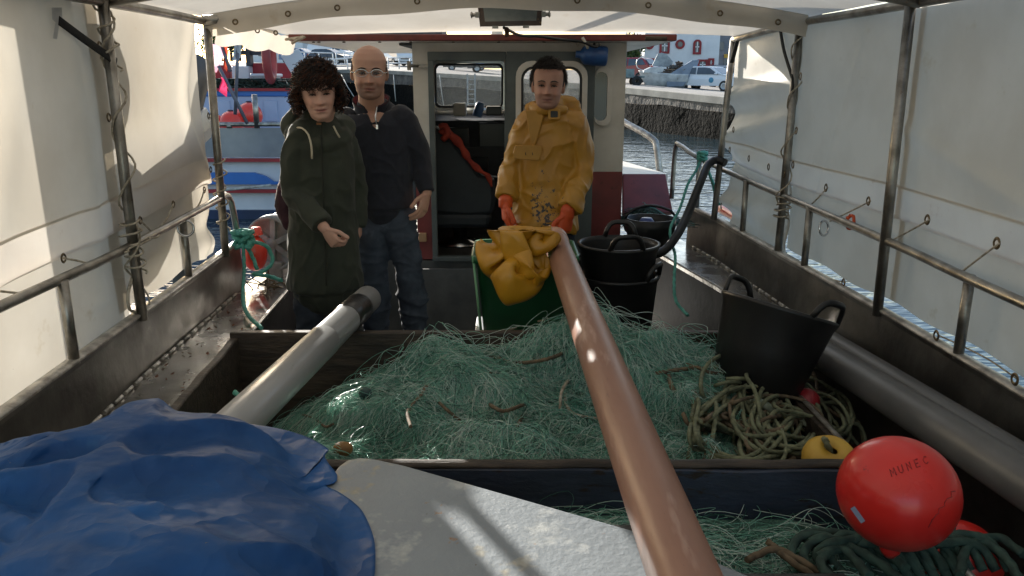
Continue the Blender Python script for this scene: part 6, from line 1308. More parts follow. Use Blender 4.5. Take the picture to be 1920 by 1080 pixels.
def hand(mb, wrist, fwd, palm_n, thumb, scale=1.0, curl=.5, fat=1.0, spread=.06):
    """Palm, four bent fingers of different lengths and a thumb from the side of the palm. fwd: knuckle direction, palm_n: out of the palm, thumb: towards the thumb side."""
    f = Vector(fwd).normalized(); t = Vector(thumb); t = (t - f * t.dot(f)).normalized(); pn = Vector(palm_n); pn = (pn - f * pn.dot(f) - t * pn.dot(t)).normalized(); s = scale; w = Vector(wrist)
    mb.tube([w - f * .025 * s, w + f * .01 * s, w + f * .045 * s, w + f * .085 * s, w + f * .094 * s], [(.026 * s, .019 * s * fat), (.030 * s, .018 * s * fat), (.042 * s, .016 * s * fat), (.042 * s, .013 * s * fat), (.036 * s, .010 * s * fat)], 14, ref=t)
    for i, (off, ln, r) in enumerate(((.031, .072, .0092), (.0105, .080, .0096), (-.0105, .074, .0090), (-.030, .058, .0082))):
        b = w + f * (.088 - .004 * abs(i - 1)) * s + t * off * s; d = (f + t * spread * (1.5 - i) * .5).normalized(); p = b; pts = [b - d * .014 * s, b]; a = 0
        for q, (k, c) in enumerate(((.45, .8), (.32, 1.1), (.23, .8))):
            a += curl * c * (1 + .07 * i); dd = d * math.cos(a) + pn * math.sin(a); p = p + dd * ln * k * s; pts.append(p)
        mb.tube(spl(pts, .006), r * s * fat, 9); mb.ball(pts[-1], r * s * fat, 10)
    b = w + f * .028 * s + t * .030 * s; d1 = (f * .72 + t * .62 + pn * .28).normalized(); d2 = (f * .93 + t * .18 + pn * .38).normalized()
    pts = [b - d1 * .012 * s, b + d1 * .036 * s, b + d1 * .036 * s + d2 * .028 * s, b + d1 * .036 * s + d2 * .050 * s]
    mb.tube(spl(pts, .006), [.0125 * s * fat] * 3 + [.0108 * s * fat] * (len(spl(pts, .006)) - 3), 9); mb.ball(pts[-1], .0104 * s * fat, 10)
skin_m = mat('skin', C(190, 140, 118), None, rough=.46, r2=.6, sc=60, attr='tone', bump=.12, bsc=300, bdist=.002, spec=.45, spots=[(C(176, 112, 96), 26, .60, .85), (C(120, 84, 70), 90, .70, .84)])
skin_m.node_tree.nodes['Principled BSDF'].inputs['Subsurface Weight'].default_value = .12
skin_m.node_tree.nodes['Principled BSDF'].inputs['Subsurface Radius'].default_value = (.012, .005, .003)
eye_w, eye_d = mat('eye_white', C(150, 138, 130), rough=.2), mat('iris', C(46, 34, 26), rough=.12)
def sm(x, a, b): t = np.clip((x - a) / (b - a), 0, 1); return t * t * (3 - 2 * t)
def headframe(pos, yaw, pitch=0, roll=0, k=1.0):
    """pos is the chin; local y is the face direction; yaw 0 looks at the camera (-Y)."""
    return Matrix.Translation(pos) @ Matrix.Rotation(math.pi + yaw, 4, 'Z') @ Matrix.Rotation(pitch, 4, 'X') @ Matrix.Rotation(roll, 4, 'Y') @ Matrix.Scale(k, 4)
def person(label, cat, base, hf, jaw, nose, build, tone, stubble=0, lipc=(.30, .10, .085), brow=(.03, .022, .018), smile=0.3):
    t = thing('person', label, cat, base)
    mb = MB(); G = head_points(jaw=jaw, nose=nose); Hn = hf
    pts = np.array([tuple(Hn @ Vector(p)) for p in G.reshape(-1, 3)]).reshape(G.shape); mb.grid(pts, cv=True)
    n = G.shape[1]; k0 = len(mb.v) - G.shape[0] * n; mb.f += [tuple(k0 + j for j in reversed(range(n))), tuple(k0 + (G.shape[0] - 1) * n + j for j in range(n))]; mb.m += [0, 0]; mb.sm += [True, True]
    # outward winding: flip the head grid, whose columns run clockwise
    nf = (G.shape[0] - 1) * n + 2; mb.f[-nf:] = [tuple(reversed(f)) for f in mb.f[-nf:]]
    rot = Hn.to_3x3().normalized()
    for s in (-1, 1):
        mb.ball(Hn @ Vector((s * .076, -.014, .47 * HH)), (.009, .020, .033), 16, rot=rot @ Matrix.Rotation(s * R(-22), 3, 'Z') @ Matrix.Rotation(R(8), 3, 'X')); mb.ball(Hn @ Vector((s * .074, -.010, .40 * HH)), (.008, .012, .014), 12, rot=rot)
    build(mb)
    o, V = remesh('body', mb, skin_m, .0036, t, 1)
    iv = np.array(Hn.inverted()); L = V @ iv[:3, :3].T + iv[:3, 3]; x, y, z = L[:, 0], L[:, 1], L[:, 2] / HH
    col = np.tile(np.array(tone), (len(V), 1)); front = sm(y, .03, .06)
    def blend(w_, c):
        w_ = np.clip(w_, 0, 1)[:, None]; return col * (1 - w_) + np.array(c) * w_
    inh = ((z > -.1) & (z < 1.1) & (np.abs(x) < .11) & (np.abs(y) < .14)).astype(float)
    if stubble: col = blend(stubble * inh * front * (1 - sm(z, .27, .34)) * (1 - .6 * np.exp(-(x / .02) ** 2 - ((z - .21) / .045) ** 2)) * sm(z, -.08, .02), tuple(.42 * np.array(tone) + np.array((.006, .008, .010))))
    col = blend(.55 * inh * front * np.exp(-(x / .018) ** 2 - ((z - .33) / .05) ** 2), tuple(np.array(tone) * (1.02, .84, .80)))
    col = blend(.45 * inh * front * (np.exp(-((np.abs(x) - .043) / .018) ** 2 - ((z - .36) / .08) ** 2)), tuple(np.array(tone) * (1.04, .84, .80)))
    zl = z - 3.2 * x ** 2 / HH * smile; col = blend(.9 * inh * front * np.exp(-(x / .023) ** 4 - ((zl - .21) / .030) ** 2), lipc)
    col = blend(.9 * inh * front * np.exp(-(x / (.024 + .004 * smile)) ** 4 - ((zl - .211) / .010) ** 2), tuple(np.array(lipc) * .25))
    a = o.data.color_attributes.new('tone', 'FLOAT_COLOR', 'POINT'); c4 = np.ones((len(V), 4), dtype=np.float32); c4[:, :3] = col; a.data.foreach_set('color', c4.ravel())
    hm = mat('brow_hair_' + str(len(MATS)), brow + (1,), rough=.8)
    for s in (-1, 1):
        m_ = MB(); c_ = Hn @ Vector((s * .031, .0745, .497 * HH)); m_.ball(c_, (.0125, .0075, .0045), 16, 0, rot); m_.ball(Hn @ Vector((s * .031, .0790, .497 * HH)), (.0056, .0042, .0042), 12, 1, rot); m_.build('eye', [eye_w, eye_d], t)
        m_ = MB(); m_.tube([Hn @ Vector((s * q, yy, zz * HH)) for q, yy, zz in ((.0165, .0815, .487), (.024, .0825, .508), (.031, .0825, .513), (.039, .0805, .506), (.046, .076, .493))], [.0014, .0026, .0030, .0026, .0014], 6); m_.build('eyelid', hm, t)
        m_ = MB(); m_.tube([Hn @ Vector((s * q, yy, zz * HH)) for q, yy, zz in ((.013, .0915, .575), (.022, .0925, .592), (.034, .0905, .598), (.046, .083, .585), (.052, .078, .57))], [(.0022, .0014), (.0032, .002), (.0030, .002), (.0022, .0015), (.0010, .001)], 8, ref=Zv); m_.build('eyebrow', hm, t)
    return t
def folds(scale, amp, dirs=None):
    """Creases of cloth: sharp ridges along bent noise lines plus a softer swell."""
    def fn(V):
        P = V * np.array(dirs) if dirs else V.copy()
        wv = vnoise(P, scale * .6, 1.7); W = P + np.stack([wv, -wv, wv * .6], -1) * (.5 / scale)
        n1, n2, n3 = vnoise(W, scale, 3.1), vnoise(W, scale * 1.9, 8.7), vnoise(P, scale * .5, 5.2)
        r1, r2 = np.clip(1 - 3.2 * np.abs(n1), 0, 1) ** 1.5, np.clip(1 - 3.0 * np.abs(n2), 0, 1) ** 1.5
        return amp * (r1 * (.5 + n3) + .5 * r2 * (.5 - n3) - .12 + .6 * n3)
    return fn
def hairstrands(name, roots, dirs, lens, curlr, turns, rad, mats, parent, grav=.5, K=22):
    N_ = len(roots); P = np.zeros((N_, K, 3)); d = dirs.copy()
    ph = RNG.uniform(0, 6.28, N_); p = roots.copy()
    for k in range(K):
        s = k / (K - 1); ax = d / np.linalg.norm(d, axis=1, keepdims=True); r1 = np.cross(ax, np.array([.3, .5, .81])); r1 /= np.linalg.norm(r1, axis=1, keepdims=True); r2 = np.cross(ax, r1)
        a = ph + s * turns * 6.28
        P[:, k] = p + (r1 * np.cos(a)[:, None] + r2 * np.sin(a)[:, None]) * curlr[:, None] * min(1, 3 * s)
        p = p + ax * (lens / K)[:, None]; d = ax + np.array([0, 0, -grav / K * 2.2])
    b = wloc(parent); return strand_mesh(name, P, np.full(N_, rad), mats, RNG.integers(0, len(mats), N_), parent, tuple(b))
# ------------------------------------------------ bald man in the navy sweater
PS = 1.04
YM = 4.0
A = lambda u, v, dy=0.0: at(u, v, Y=YM + dy)
chin = A(694, 186, -.06); hfm = headframe(chin, R(9), R(-3), R(-1), 1.05)
neck, shL, shR = A(696, 205, .03), A(756, 222, .02), A(642, 224, .03)
elL, wrL = A(787, 302, .04), A(800, 362, -.02); elR, wrR = A(618, 320, .10), A(600, 395, .16)
hip = A(719, 392, .02); hL, kL, aL = A(747, 405, .02), A(768, 518, -.04), Vector((A(782, 600).x, YM + .06, .10)); hR, kR, aR = A(694, 405, .02), A(702, 518, -.05), Vector((A(706, 600).x, YM + .03, .10))
def man_body(mb):
    etube(mb, [chin + Vector((0, .045, .05)), neck, neck - Zv * .08], [.060, .061, .07], X)
    etube(mb, [neck - Zv * .05, A(700, 240, .01), A(712, 320, .03), hip], [(.075, .068), (.12, .100), (.12, .08), (.11, .075)], X)
    for s_, e_, w_ in ((shL, elL, wrL), (shR, elR, wrR)): etube(mb, [s_, e_, w_], [.034, .028, .025], X, 14)
    for h_, k_, a_ in ((hL, kL, aL), (hR, kR, aR)): etube(mb, [h_, k_, a_], [.055, .038, .034], X, 14); etube(mb, [a_ - Zv * .05, a_ + Vector((0, -.14, -.07))], [.04, .035], X, 12)
    fw = (A(793, 392, -.06) - wrL).normalized(); hand(mb, wrL, fw, (-.6, -.2, .1), (-.4, -.9, 0), 1.0, .42)
    hand(mb, wrR, (0, 0, -1), (1, 0, 0), (0, -1, 0), 1.0, .4)
man = person('bald man in glasses, navy zip neck sweater and jeans beside the woman in green', 'person', Vector((hip.x, YM, 0)), hfm, 1.08, 1.05, man_body, (.50, .285, .205), .70)
navy = mat('navy_knit', C(26, 30, 42), C(20, 23, 34), sc=40, rough=.85, bump=.5, bsc=420, bdist=.002, sheen=.15)
denim = mat('blue_denim', C(58, 67, 80), C(38, 46, 58), sc=9, rough=.85, bump=.2, bsc=200, bdist=.002, spots=(C(92, 104, 120), 5, .6, .8))
mb = MB()
etube(mb, [neck + Zv * .005, A(697, 206, .035), A(698, 216, .035), A(700, 240, .03), A(706, 290, .02), A(713, 340, .02), A(718, 372, .02), A(719, 386, .02)], [(.085, .075), (.118, .09), (.145, .10), (.185, .122), (.172, .128), (.158, .130), (.152, .128), (.150, .127)], X, 30)
for s_, e_, w_ in ((shL, elL, wrL), (shR, elR, wrR)): etube(mb, [s_ + Vector((-.02 if s_ is shL else .02, 0, -.01)), s_.lerp(e_, .5), e_, e_.lerp(w_, .6), w_ - Zv * -.005], [.070, .062, .053, .045, .038], X, 20, end=False)
def sweater_fn(V):
    d = folds(6, .011, (1, 1, .7))(V); z0, z1 = A(700, 240, -.11).z, A(698, 199, -.11).z; t_ = (V[:, 2] - z0) / (z1 - z0)
    s_ = .058 * np.clip(t_, 0, 1.1) - np.abs(V[:, 0] - A(701, 220, -.11).x)
    k = sm(s_, -.004, .012) * (V[:, 1] < YM - .03) * (t_ > 0)
    low = 1 - sm(V[:, 2], hip.z + .0, hip.z + .10)
    return np.maximum(d, -.004) * (1 - k) * (1 - .6 * low) + .006 * low - .055 * k
remesh('sweater', mb, navy, .006, man, 2, sweater_fn)
red_in = mat('red_collar_lining', C(120, 26, 40), C(60, 20, 32), sc=90, rough=.8)
def collar(t, c, rx, ry, h, flare, m_out, m_in, gap, tilt, name='collar', th=.006):
    m_ = MB(); G = []
    for k in range(41):
        a = -math.pi / 2 + gap + (2 * math.pi - 2 * gap) * k / 40; row = []
        for q, (dz_, fl) in enumerate(((0, 0), (h * .55, flare * .4), (h, flare))):
            f = math.sin(a); row.append(tuple(c + Vector((math.cos(a) * (rx + fl), math.sin(a) * (ry + fl), dz_ * (1 - .25 * max(0, -f)) + tilt * f))))
        G.append(row)
    G = np.array(G); m_.grid(G, 0); Gi = G.copy(); cc = np.array([c.x, c.y, 0]); Gi[..., :2] = cc[:2] + (Gi[..., :2] - cc[:2]) * (1 - th / rx); m_.grid(Gi[:, ::-1], 1)
    return m_.build(name, [m_out, m_in], t)
collar(man, neck + Vector((0, .01, -.01)), .082, .076, .062, .012, navy, red_in, .42, .028)
m_ = MB(); m_.tube([A(706, 200, -.10), A(704, 222, -.115), A(707, 236, -.122)], .004, 6); m_.box(A(707, 238, -.126), (.01, .006, .02)); m_.build('zip', chrome, man)
mb = MB(); etube(mb, [A(719, 378, .02), hip - Zv * .02], [(.130, .105), (.146, .116)], X, 26)
for h_, k_, a_ in ((hL, kL, aL), (hR, kR, aR)): etube(mb, [h_, h_.lerp(k_, .5), k_, k_.lerp(a_, .5), a_ - Zv * .02], [(.085, .10), (.080, .088), (.066, .07), (.066, .068), (.062, .066)], X, 22)
remesh('jeans', mb, denim, .008, man, 2, folds(7, .018, (.8, .8, 1.6)))
for a_ in (aL, aR):
    m_ = MB(); etube(m_, [a_ + Vector((0, .04, -.05)), a_ + Vector((0, -.06, -.06)), a_ + Vector((0, -.17, -.075))], [(.045, .05), (.05, .04), (.042, .026)], X, 16); m_.build('shoe', black_plastic, man)
gl = MB(); frame_m = mat('glasses_frame', C(196, 200, 200), rough=.25, metal=.6)
rimpts = lambda s: [hfm @ Vector((s * (.034 + .026 * math.cos(a)), .0985 - .10 * abs(.034 + .026 * math.cos(a)) ** 1.35, .505 * HH + .0155 * math.sin(a))) for a in np.linspace(0, 2 * math.pi, 25)]
for s in (-1, 1):
    P_ = rimpts(s); gl.tube(P_[:13], .0026, 6); gl.tube(P_[12:], .0012, 5); gl.tube([hfm @ Vector((s * .060, .090, .512 * HH)), hfm @ Vector((s * .078, .05, .512 * HH)), hfm @ Vector((s * .082, -.005, .50 * HH))], .0020, 6)
gl.tube([hfm @ Vector((x_, .1015, .515 * HH)) for x_ in (-.01, 0, .01)], .0020, 6); glo = gl.build('glasses', frame_m, man)
for s in (-1, 1):
    m_ = MB(); P_ = rimpts(s)[:-1]; m_.add(P_, [tuple(range(24))]); m_.build('lens', mat('lens', C(230, 235, 238), rough=.02, alpha=.05, spec=.5) if 'lens' not in MATS else MATS['lens'], glo)
# close cropped hair at the temples
roots = []; 
while len(roots) < 1300:
    dv = RNG.normal(size=3); dv /= np.linalg.norm(dv)
    if dv[1] > .35 or not -.15 < dv[2] < .42: continue
    roots.append((dv[0] * .0765, -.006 + dv[1] * .1, .55 * HH + dv[2] * .11))
roots = np.array([tuple(hfm @ Vector(r)) for r in roots]); cdir = roots - np.array(tuple(hfm @ Vector((0, 0, .55 * HH)))); cdir /= np.linalg.norm(cdir, axis=1, keepdims=True)
hairstrands('hair', roots, cdir + RNG.normal(0, .3, cdir.shape), np.full(len(roots), .008), np.full(len(roots), .0005), .3, .0008, [mat('grey_brown_hair', C(72, 60, 52), C(50, 42, 38), sc=50, rough=.6)], man, .6, 4)
# ------------------------------------------------ woman in the green parka
PS = 1.06
YW = 3.66
A = lambda u, v, dy=0.0: at(u, v, Y=YW + dy)
chin = A(602, 224, -.08); hfw = headframe(chin, R(17), R(-4), R(3), .97)
neck = A(598, 240, .0); shR, elR, wrR = A(558, 256, -.05), A(551, 358, -.08), A(609, 428, -.22); shL, elL, wrL = A(646, 258, .06), A(665, 350, .12), A(672, 410, .10)
hip = A(607, 430, .03); kR, aR = A(585, 610, -.02), Vector((A(580, 600).x, YW + .02, .1)); kL, aL = A(640, 600, .02), Vector((A(640, 600).x, YW + .06, .1))
wx = Vector((math.cos(R(22)), math.sin(R(22)), 0))
def woman_body(mb):
    etube(mb, [chin + Vector((0, .05, .05)), neck, neck - Zv * .1], [.052, .053, .065], X)
    etube(mb, [neck - Zv * .06, A(600, 290, .02), A(605, 370, .03), hip], [(.08, .055), (.12, .075), (.10, .07), (.11, .075)], wx)
    for s_, e_, w_ in ((shR, elR, wrR), (shL, elL, wrL)): etube(mb, [s_, e_, w_], [.032, .027, .023], X, 14)
    for a, k_, a_ in ((A(588, 440, .02), kR, aR), (A(628, 440, .04), kL, aL)): etube(mb, [a, k_, a_], [.052, .036, .032], X, 14); etube(mb, [a_ - Zv * .05, a_ + Vector((0, -.12, -.07))], [.036, .03], X, 12)
    hand(mb, wrR, A(630, 458, -.235) - wrR, Vector((-.35, .5, -.2)), (.5, -.5, .8), .92, 1.05)
    hand(mb, wrL, (0, 0, -1), (-1, 0, 0), (0, -1, 0), .92, .5)
wom = person('woman with curly brown hair in a long dark green hooded parka, standing at the left', 'person', Vector((hip.x, YW, 0)), hfw, .86, .85, woman_body, (.56, .335, .255), 0, (.36, .11, .10), (.022, .015, .012), 1.2)
parka = mat('green_parka', C(50, 56, 44), C(40, 46, 36), sc=8, rough=.8, bump=.25, bsc=240, bdist=.002, spots=(C(62, 66, 54), 5, .6, .8), sheen=.1)
mb = MB()
etube(mb, [A(598, 232, .02), A(598, 252, .01), A(600, 275, .01), A(603, 330, .01), A(606, 400, .02), A(609, 470, .02), A(611, 520, .02), A(612, 538, .02)], [(.09, .085), (.122, .10), (.146, .118), (.142, .122), (.146, .13), (.156, .142), (.164, .148), (.164, .146)], wx, 34)
etube(mb, [shR + Vector((.03, 0, .01)), shR.lerp(elR, .4), elR, elR.lerp(wrR, .5), wrR + (elR - wrR).normalized() * .02], [.066, .058, .052, .050, .045], X, 22, end=False)
etube(mb, [shL + Vector((-.03, 0, .01)), shL.lerp(elL, .4), elL, elL.lerp(wrL, .6), wrL], [.068, .062, .055, .048, .044], X, 22)
# hood lying round the neck
rg = []
for k in range(25):
    a = 2 * math.pi * k / 24; rg.append(neck + Vector((.112 * math.cos(a), .02 + .110 * math.sin(a) * (1.2 if math.sin(a) > 0 else 1.0), -.026 + .045 * math.sin(a) + .008 * math.sin(3 * a))))
mb.tube(rg, [(.038 + .022 * max(0, math.sin(2 * math.pi * k / 24)) + .006 * math.sin(k * 1.7)) for k in range(25)], 14)
etube(mb, [A(553, 212, .03), A(548, 235, .06), A(556, 262, .07)], [.028, .046, .04], X, 16); etube(mb, [A(575, 235, .14), A(600, 240, .16), A(630, 235, .14)], [.05, .065, .05], Zv, 16)
remesh('parka', mb, parka, .007, wom, 2, folds(6.5, .015, (1, 1, .8)))
cordm = mat('cream_piping', C(196, 188, 164), rough=.7)
m_ = MB(); m_.tube(spl([A(556, 240, -.10), A(566, 240, -.13), A(578, 252, -.145), A(584, 275, -.150), A(585, 298, -.150)], .02), .0045, 6); m_.build('strap_edge', cordm, wom)
m_ = MB(); m_.tube(spl([A(602, 236, -.115), A(604, 300, -.135), A(608, 400, -.145), A(612, 535, -.15)], .03), (.004, .003), 6); m_.build('zip_placket', mat('dark_seam', C(32, 36, 28), rough=.8), wom)
m_ = MB(); m_.box(A(598, 232, -.118), (.02, .008, .009)); m_.build('hood_toggle', mat('leather_toggle', C(140, 92, 44), rough=.5), wom)
m_ = MB(); m_.tube([A(625, 236, -.10), A(631, 248, -.10), A(637, 258, -.095)], .004, 6); m_.build('drawcord', cordm, wom)
mb = MB(); etube(mb, [A(588, 470, .02), kR, kR.lerp(aR, .5), aR], [(.085, .09), (.068, .07), (.062, .064), (.056, .06)], X, 20); etube(mb, [A(628, 470, .05), kL, kL.lerp(aL, .5), aL], [(.085, .09), (.068, .07), (.062, .064), (.056, .06)], X, 20)
remesh('jeans', mb, denim, .008, wom, 2, folds(7, .016, (.8, .8, 1.6)))
for a_ in (aR, aL):
    m_ = MB(); etube(m_, [a_ + Vector((0, .04, -.05)), a_ + Vector((0, -.06, -.06)), a_ + Vector((0, -.15, -.075))], [(.042, .05), (.045, .038), (.036, .024)], X, 16); m_.build('shoe', black_plastic, wom)
# curly hair: an inner cap and many curls
hair1, hair2 = mat('dark_brown_hair', C(40, 28, 24), C(26, 19, 17), sc=30, rough=.45, transl=.08), mat('chestnut_hair', C(120, 72, 46), C(84, 50, 34), sc=30, rough=.45, transl=.4)
m_ = MB(); G = []
for i in range(20):
    th_ = math.pi * (.02 + .70 * i / 19); row = []
    for j in range(40):
        a = 2 * math.pi * j / 40; q = Vector((.094 * math.sin(th_) * math.sin(a), -.022 + .105 * math.sin(th_) * math.cos(a), .57 * HH + .125 * math.cos(th_)))
        lim = .72 * HH
        if q.y > .0 and q.z < lim: k = min(1, (lim - q.z) / .05) * min(1, q.y / .03); q.y = q.y * (1 - k) + k * min(q.y, -.005)
        row.append(tuple(hfw @ q))
    G.append(row)
m_.grid(np.array(G), cv=True); hair_o = m_.build('hair', [hair1], wom)
roots, dirs = [], []
while len(roots) < 2300:
    dv = RNG.normal(size=3); dv /= np.linalg.norm(dv)
    if dv[2] < -.62: continue
    if dv[1] > .44 and dv[2] < .56: continue
    if dv[1] > .05 and dv[2] < .30 and abs(dv[0]) < .8: continue
    roots.append((dv[0] * .083, -.020 + dv[1] * .094, .57 * HH + dv[2] * .106)); o_ = dv.copy(); o_[2] += .15
    if dv[1] > .15: o_[1] += .35; o_[2] += .25
    dirs.append(o_ + RNG.normal(0, .28, 3))
for k in range(260):
    x_ = RNG.uniform(-.066, .064); roots.append((x_, .064 - 6 * x_ * x_ + RNG.uniform(-.01, .008), RNG.uniform(.76, .90) * HH)); dirs.append(np.array([x_ * 9 - .15, .70, -.25]) + RNG.normal(0, .25, 3))
roots = np.array([tuple(hfw @ Vector(r)) for r in roots]); r3 = np.array(hfw.to_3x3().normalized()); dirs = np.array(dirs) @ r3.T
zrel = (roots[:, 2] - chin.z) / HH; lens = np.where(zrel < .55, RNG.uniform(.045, .08, len(roots)), RNG.uniform(.028, .05, len(roots)))
lens[-260:] = RNG.uniform(.045, .08, 260)
hairstrands('curls', roots, dirs, lens, RNG.uniform(.006, .013, len(roots)), 1.7, .0014, [hair1, hair1, hair2], hair_o, 1.1, 22)
m_ = MB(); m_.ball(hfw @ Vector((-.078, .0, .30 * HH)), .006, 10); m_.build('earring', chrome, wom)
# burgundy bag on her back
burg = mat('burgundy_cloth', C(66, 34, 46), C(46, 26, 34), sc=9, rough=.8, bump=.3, bsc=40)
q = A(537, 372, .13); bag = thing('shoulder_bag', 'burgundy cloth bag hanging behind the woman in the green parka', 'bag', q)
mb = MB(); etube(mb, [A(545, 320, .10), A(540, 350, .11), A(538, 385, .11), A(545, 415, .10)], [(.03, .03), (.045, .05), (.055, .06), (.04, .045)], X, 20); remesh('body', mb, burg, .007, bag, 2, folds(12, .008))
m_ = MB(); m_.tube(spl([A(536, 330, .12), A(530, 300, .14), A(535, 265, .12), A(553, 240, .02)], .03), (.012, .003), 8, ref=(0, 1, 0)); m_.build('strap', burg, bag)
# ------------------------------------------------ fisherman in yellow oilskin
PS = 1.0
YF = 4.36
A = lambda u, v, dy=0.0: at(u, v, Y=YF + dy)
chin = A(1026, 205, -.07); hff = headframe(chin, R(-4), R(0), R(-2), 1.02)
neck = A(1030, 215, .02); shR, elR, wrR = A(980, 236, .0), A(962, 318, .0), A(948, 378, -.10); shL, elL, wrL = A(1080, 236, .0), A(1093, 318, -.02), A(1064, 398, -.20)
hip = A(1022, 425, .02); kR, aR = A(1000, 520, -.02), Vector((A(1000, 500).x, YF, .1)); kL, aL = A(1048, 520, -.02), Vector((A(1048, 500).x, YF, .1))
def fish_body(mb):
    etube(mb, [chin + Vector((0, .05, .05)), neck, neck - Zv * .1], [.060, .062, .07], X)
    etube(mb, [neck - Zv * .05, A(1028, 260, .02), A(1025, 340, .02), hip], [(.08, .055), (.13, .075), (.11, .07), (.11, .075)], X)
    for s_, e_, w_ in ((shR, elR, wrR), (shL, elL, wrL)): etube(mb, [s_, e_, w_], [.032, .027, .023], X, 14)
    for a, k_, a_ in ((hip + Vector((-.08, 0, 0)), kR, aR), (hip + Vector((.08, 0, 0)), kL, aL)): etube(mb, [a, k_, a_], [.055, .038, .034], X, 14); etube(mb, [a_ - Zv * .05, a_ + Vector((0, -.14, -.07))], [.04, .035], X, 12)
    hand(mb, wrR, (0, -.1, -1), (1, 0, 0), (.2, -1, 0), .95, .5); hand(mb, wrL, (-.15, -.1, -1), (-.5, .6, 0), (-.8, -.5, 0), .95, .9)
fis = person('fisherman with short dark hair in a stained yellow oilskin smock and orange gloves', 'person', Vector((hip.x, YF, 0)), hff, 1.1, 1.1, fish_body, (.44, .235, .165), .5, (.26, .09, .075), (.03, .024, .02))
# smock with its stains as a pattern of the cloth
smk = mat('stained_oilskin', C(180, 132, 46), C(164, 116, 36), sc=4, rough=.42, bump=.12, bsc=30, spec=.5, spots=(C(196, 160, 84), 3.2, .64, .8))
nt = smk.node_tree; N, Lk = nt.nodes, nt.links; b = N['Principled BSDF']; src = b.inputs['Base Color'].links[0].from_socket
gcol = N.new('ShaderNodeAttribute'); gcol.attribute_name = 'stain'; tcn = N.new('ShaderNodeTexCoord'); nzn = N.new('ShaderNodeTexNoise'); nzn.inputs['Scale'].default_value = 30; nzn.inputs['Detail'].default_value = 6; nzn.inputs['Roughness'].default_value = .7; Lk.new(tcn.outputs['Object'], nzn.inputs['Vector'])
ad = N.new('ShaderNodeMath'); ad.operation = 'MULTIPLY_ADD'; Lk.new(gcol.outputs['Fac'], ad.inputs[0]); ad.inputs[1].default_value = .22; Lk.new(nzn.outputs['Fac'], ad.inputs[2])
mr = N.new('ShaderNodeMapRange'); mr.inputs[1].default_value = .70; mr.inputs[2].default_value = .745; Lk.new(ad.outputs[0], mr.inputs[0])
mx = N.new('ShaderNodeMix'); mx.data_type = 'RGBA'; Lk.new(mr.outputs[0], mx.inputs[0]); Lk.new(src, mx.inputs[6]); mx.inputs[7].default_value = C(40, 40, 46); Lk.new(mx.outputs[2], b.inputs['Base Color'])
mb = MB()
etube(mb, [A(1030, 204, .01), A(1030, 222, .01), A(1029, 240, .01), A(1028, 280, .0), A(1025, 350, .0), A(1021, 410, .0), A(1020, 430, .0)], [(.085, .085), (.135, .10), (.172, .118), (.160, .122), (.166, .13), (.184, .14), (.190, .145)], X, 34)
etube(mb, [shR + Vector((.03, 0, .01)), shR.lerp(elR, .45), elR, wrR + (elR - wrR).normalized() * .02], [.076, .066, .060, .058], X, 22, end=False)
etube(mb, [shL + Vector((-.03, 0, .01)), shL.lerp(elL, .45), elL, elL.lerp(wrL, .6), wrL + (elL - wrL).normalized() * .02], [.078, .070, .064, .064, .064], X, 22, end=False)
# collar flap and folded hood
rg = [neck + Vector((.088 * math.cos(2 * math.pi * k / 24), .01 + .092 * math.sin(2 * math.pi * k / 24), .0 + .02 * math.sin(2 * math.pi * k / 24))) for k in range(25)]
mb.tube(rg, .026, 12); etube(mb, [A(1048, 195, .04), A(1068, 195, .04), A(1078, 210, .02), A(1068, 222, .0)], [.030, .040, .034, .026], Zv, 16); etube(mb, [A(1000, 205, .13), A(1030, 205, .16), A(1065, 205, .13)], [.05, .06, .05], Zv, 16)
etube(mb, [A(1000, 200, -.055), A(1012, 206, -.085), A(1040, 206, -.09), A(1058, 205, -.06)], [.02, .026, .026, .02], Zv, 14)
so, Vs = remesh('smock', mb, smk, .007, fis, 2, folds(6.5, .022, (1, 1, .85)))
st = np.zeros((len(Vs), 4), dtype=np.float32); c1 = A(1020, 392, -.14); dxx = (Vs[:, 0] - c1.x) / .11; dzz = (Vs[:, 2] - c1.z) / .16
st[:, :3] = np.exp(-dxx ** 2 - dzz ** 2)[:, None] * (Vs[:, 1] < YF)[:, None]; st[:, 3] = 1
at_ = so.data.color_attributes.new('stain', 'FLOAT_COLOR', 'POINT'); at_.data.foreach_set('color', st.ravel())
fl_y = mat('oilskin_flap', C(178, 130, 48), C(162, 116, 38), sc=5, rough=.42, bump=.1, bsc=30)
m_ = MB(); q = [(1003, 272), (1015, 274), (1017, 285), (1010, 301), (964, 298), (962, 288), (966, 273)]
P_ = [A(u, v, -.146) for u, v in q]; m_.prism([(p.x, p.z) for p in P_], (X, Zv), -.008, (0, YF - .142, 0)); m_.build('pocket_flap', fl_y, fis, bevel=.004)
for u in (985, 998):
    m_ = MB(); m_.tube([A(u, 286, -.158), A(u + 1, 291, -.158)], .002, 5); m_.build('pocket_stud', MATS['dark_seam'], fis)
m_ = MB(); q = [(985, 205), (1012, 204), (1018, 216), (1005, 262), (996, 280)]; P_ = [A(u, v, 0) for u, v in q]
m_.prism([(p.x, p.z) for p in P_], (X, Zv), -.012, (0, YF - .118, 0)); m_.build('throat_flap', fl_y, fis, bevel=.005)
m_ = MB(); c_ = A(1039, 214, -.125); m_.strip(rrect(-.032, .032, -.026, .026, .008, 2), rrect(-.019, .019, -.016, .016, .004, 2), (X, Zv), .012, c_); m_.build('collar_tab', fl_y, fis, bevel=.003)
m_ = MB(); m_.box(c_ + Vector((0, -.004, 0)), (.038, .008, .032)); m_.build('collar_patch', black_plastic, fis)
glove_m = mat('orange_glove', C(214, 88, 36), C(190, 72, 30), sc=7, rough=.5, bump=.15, bsc=60)
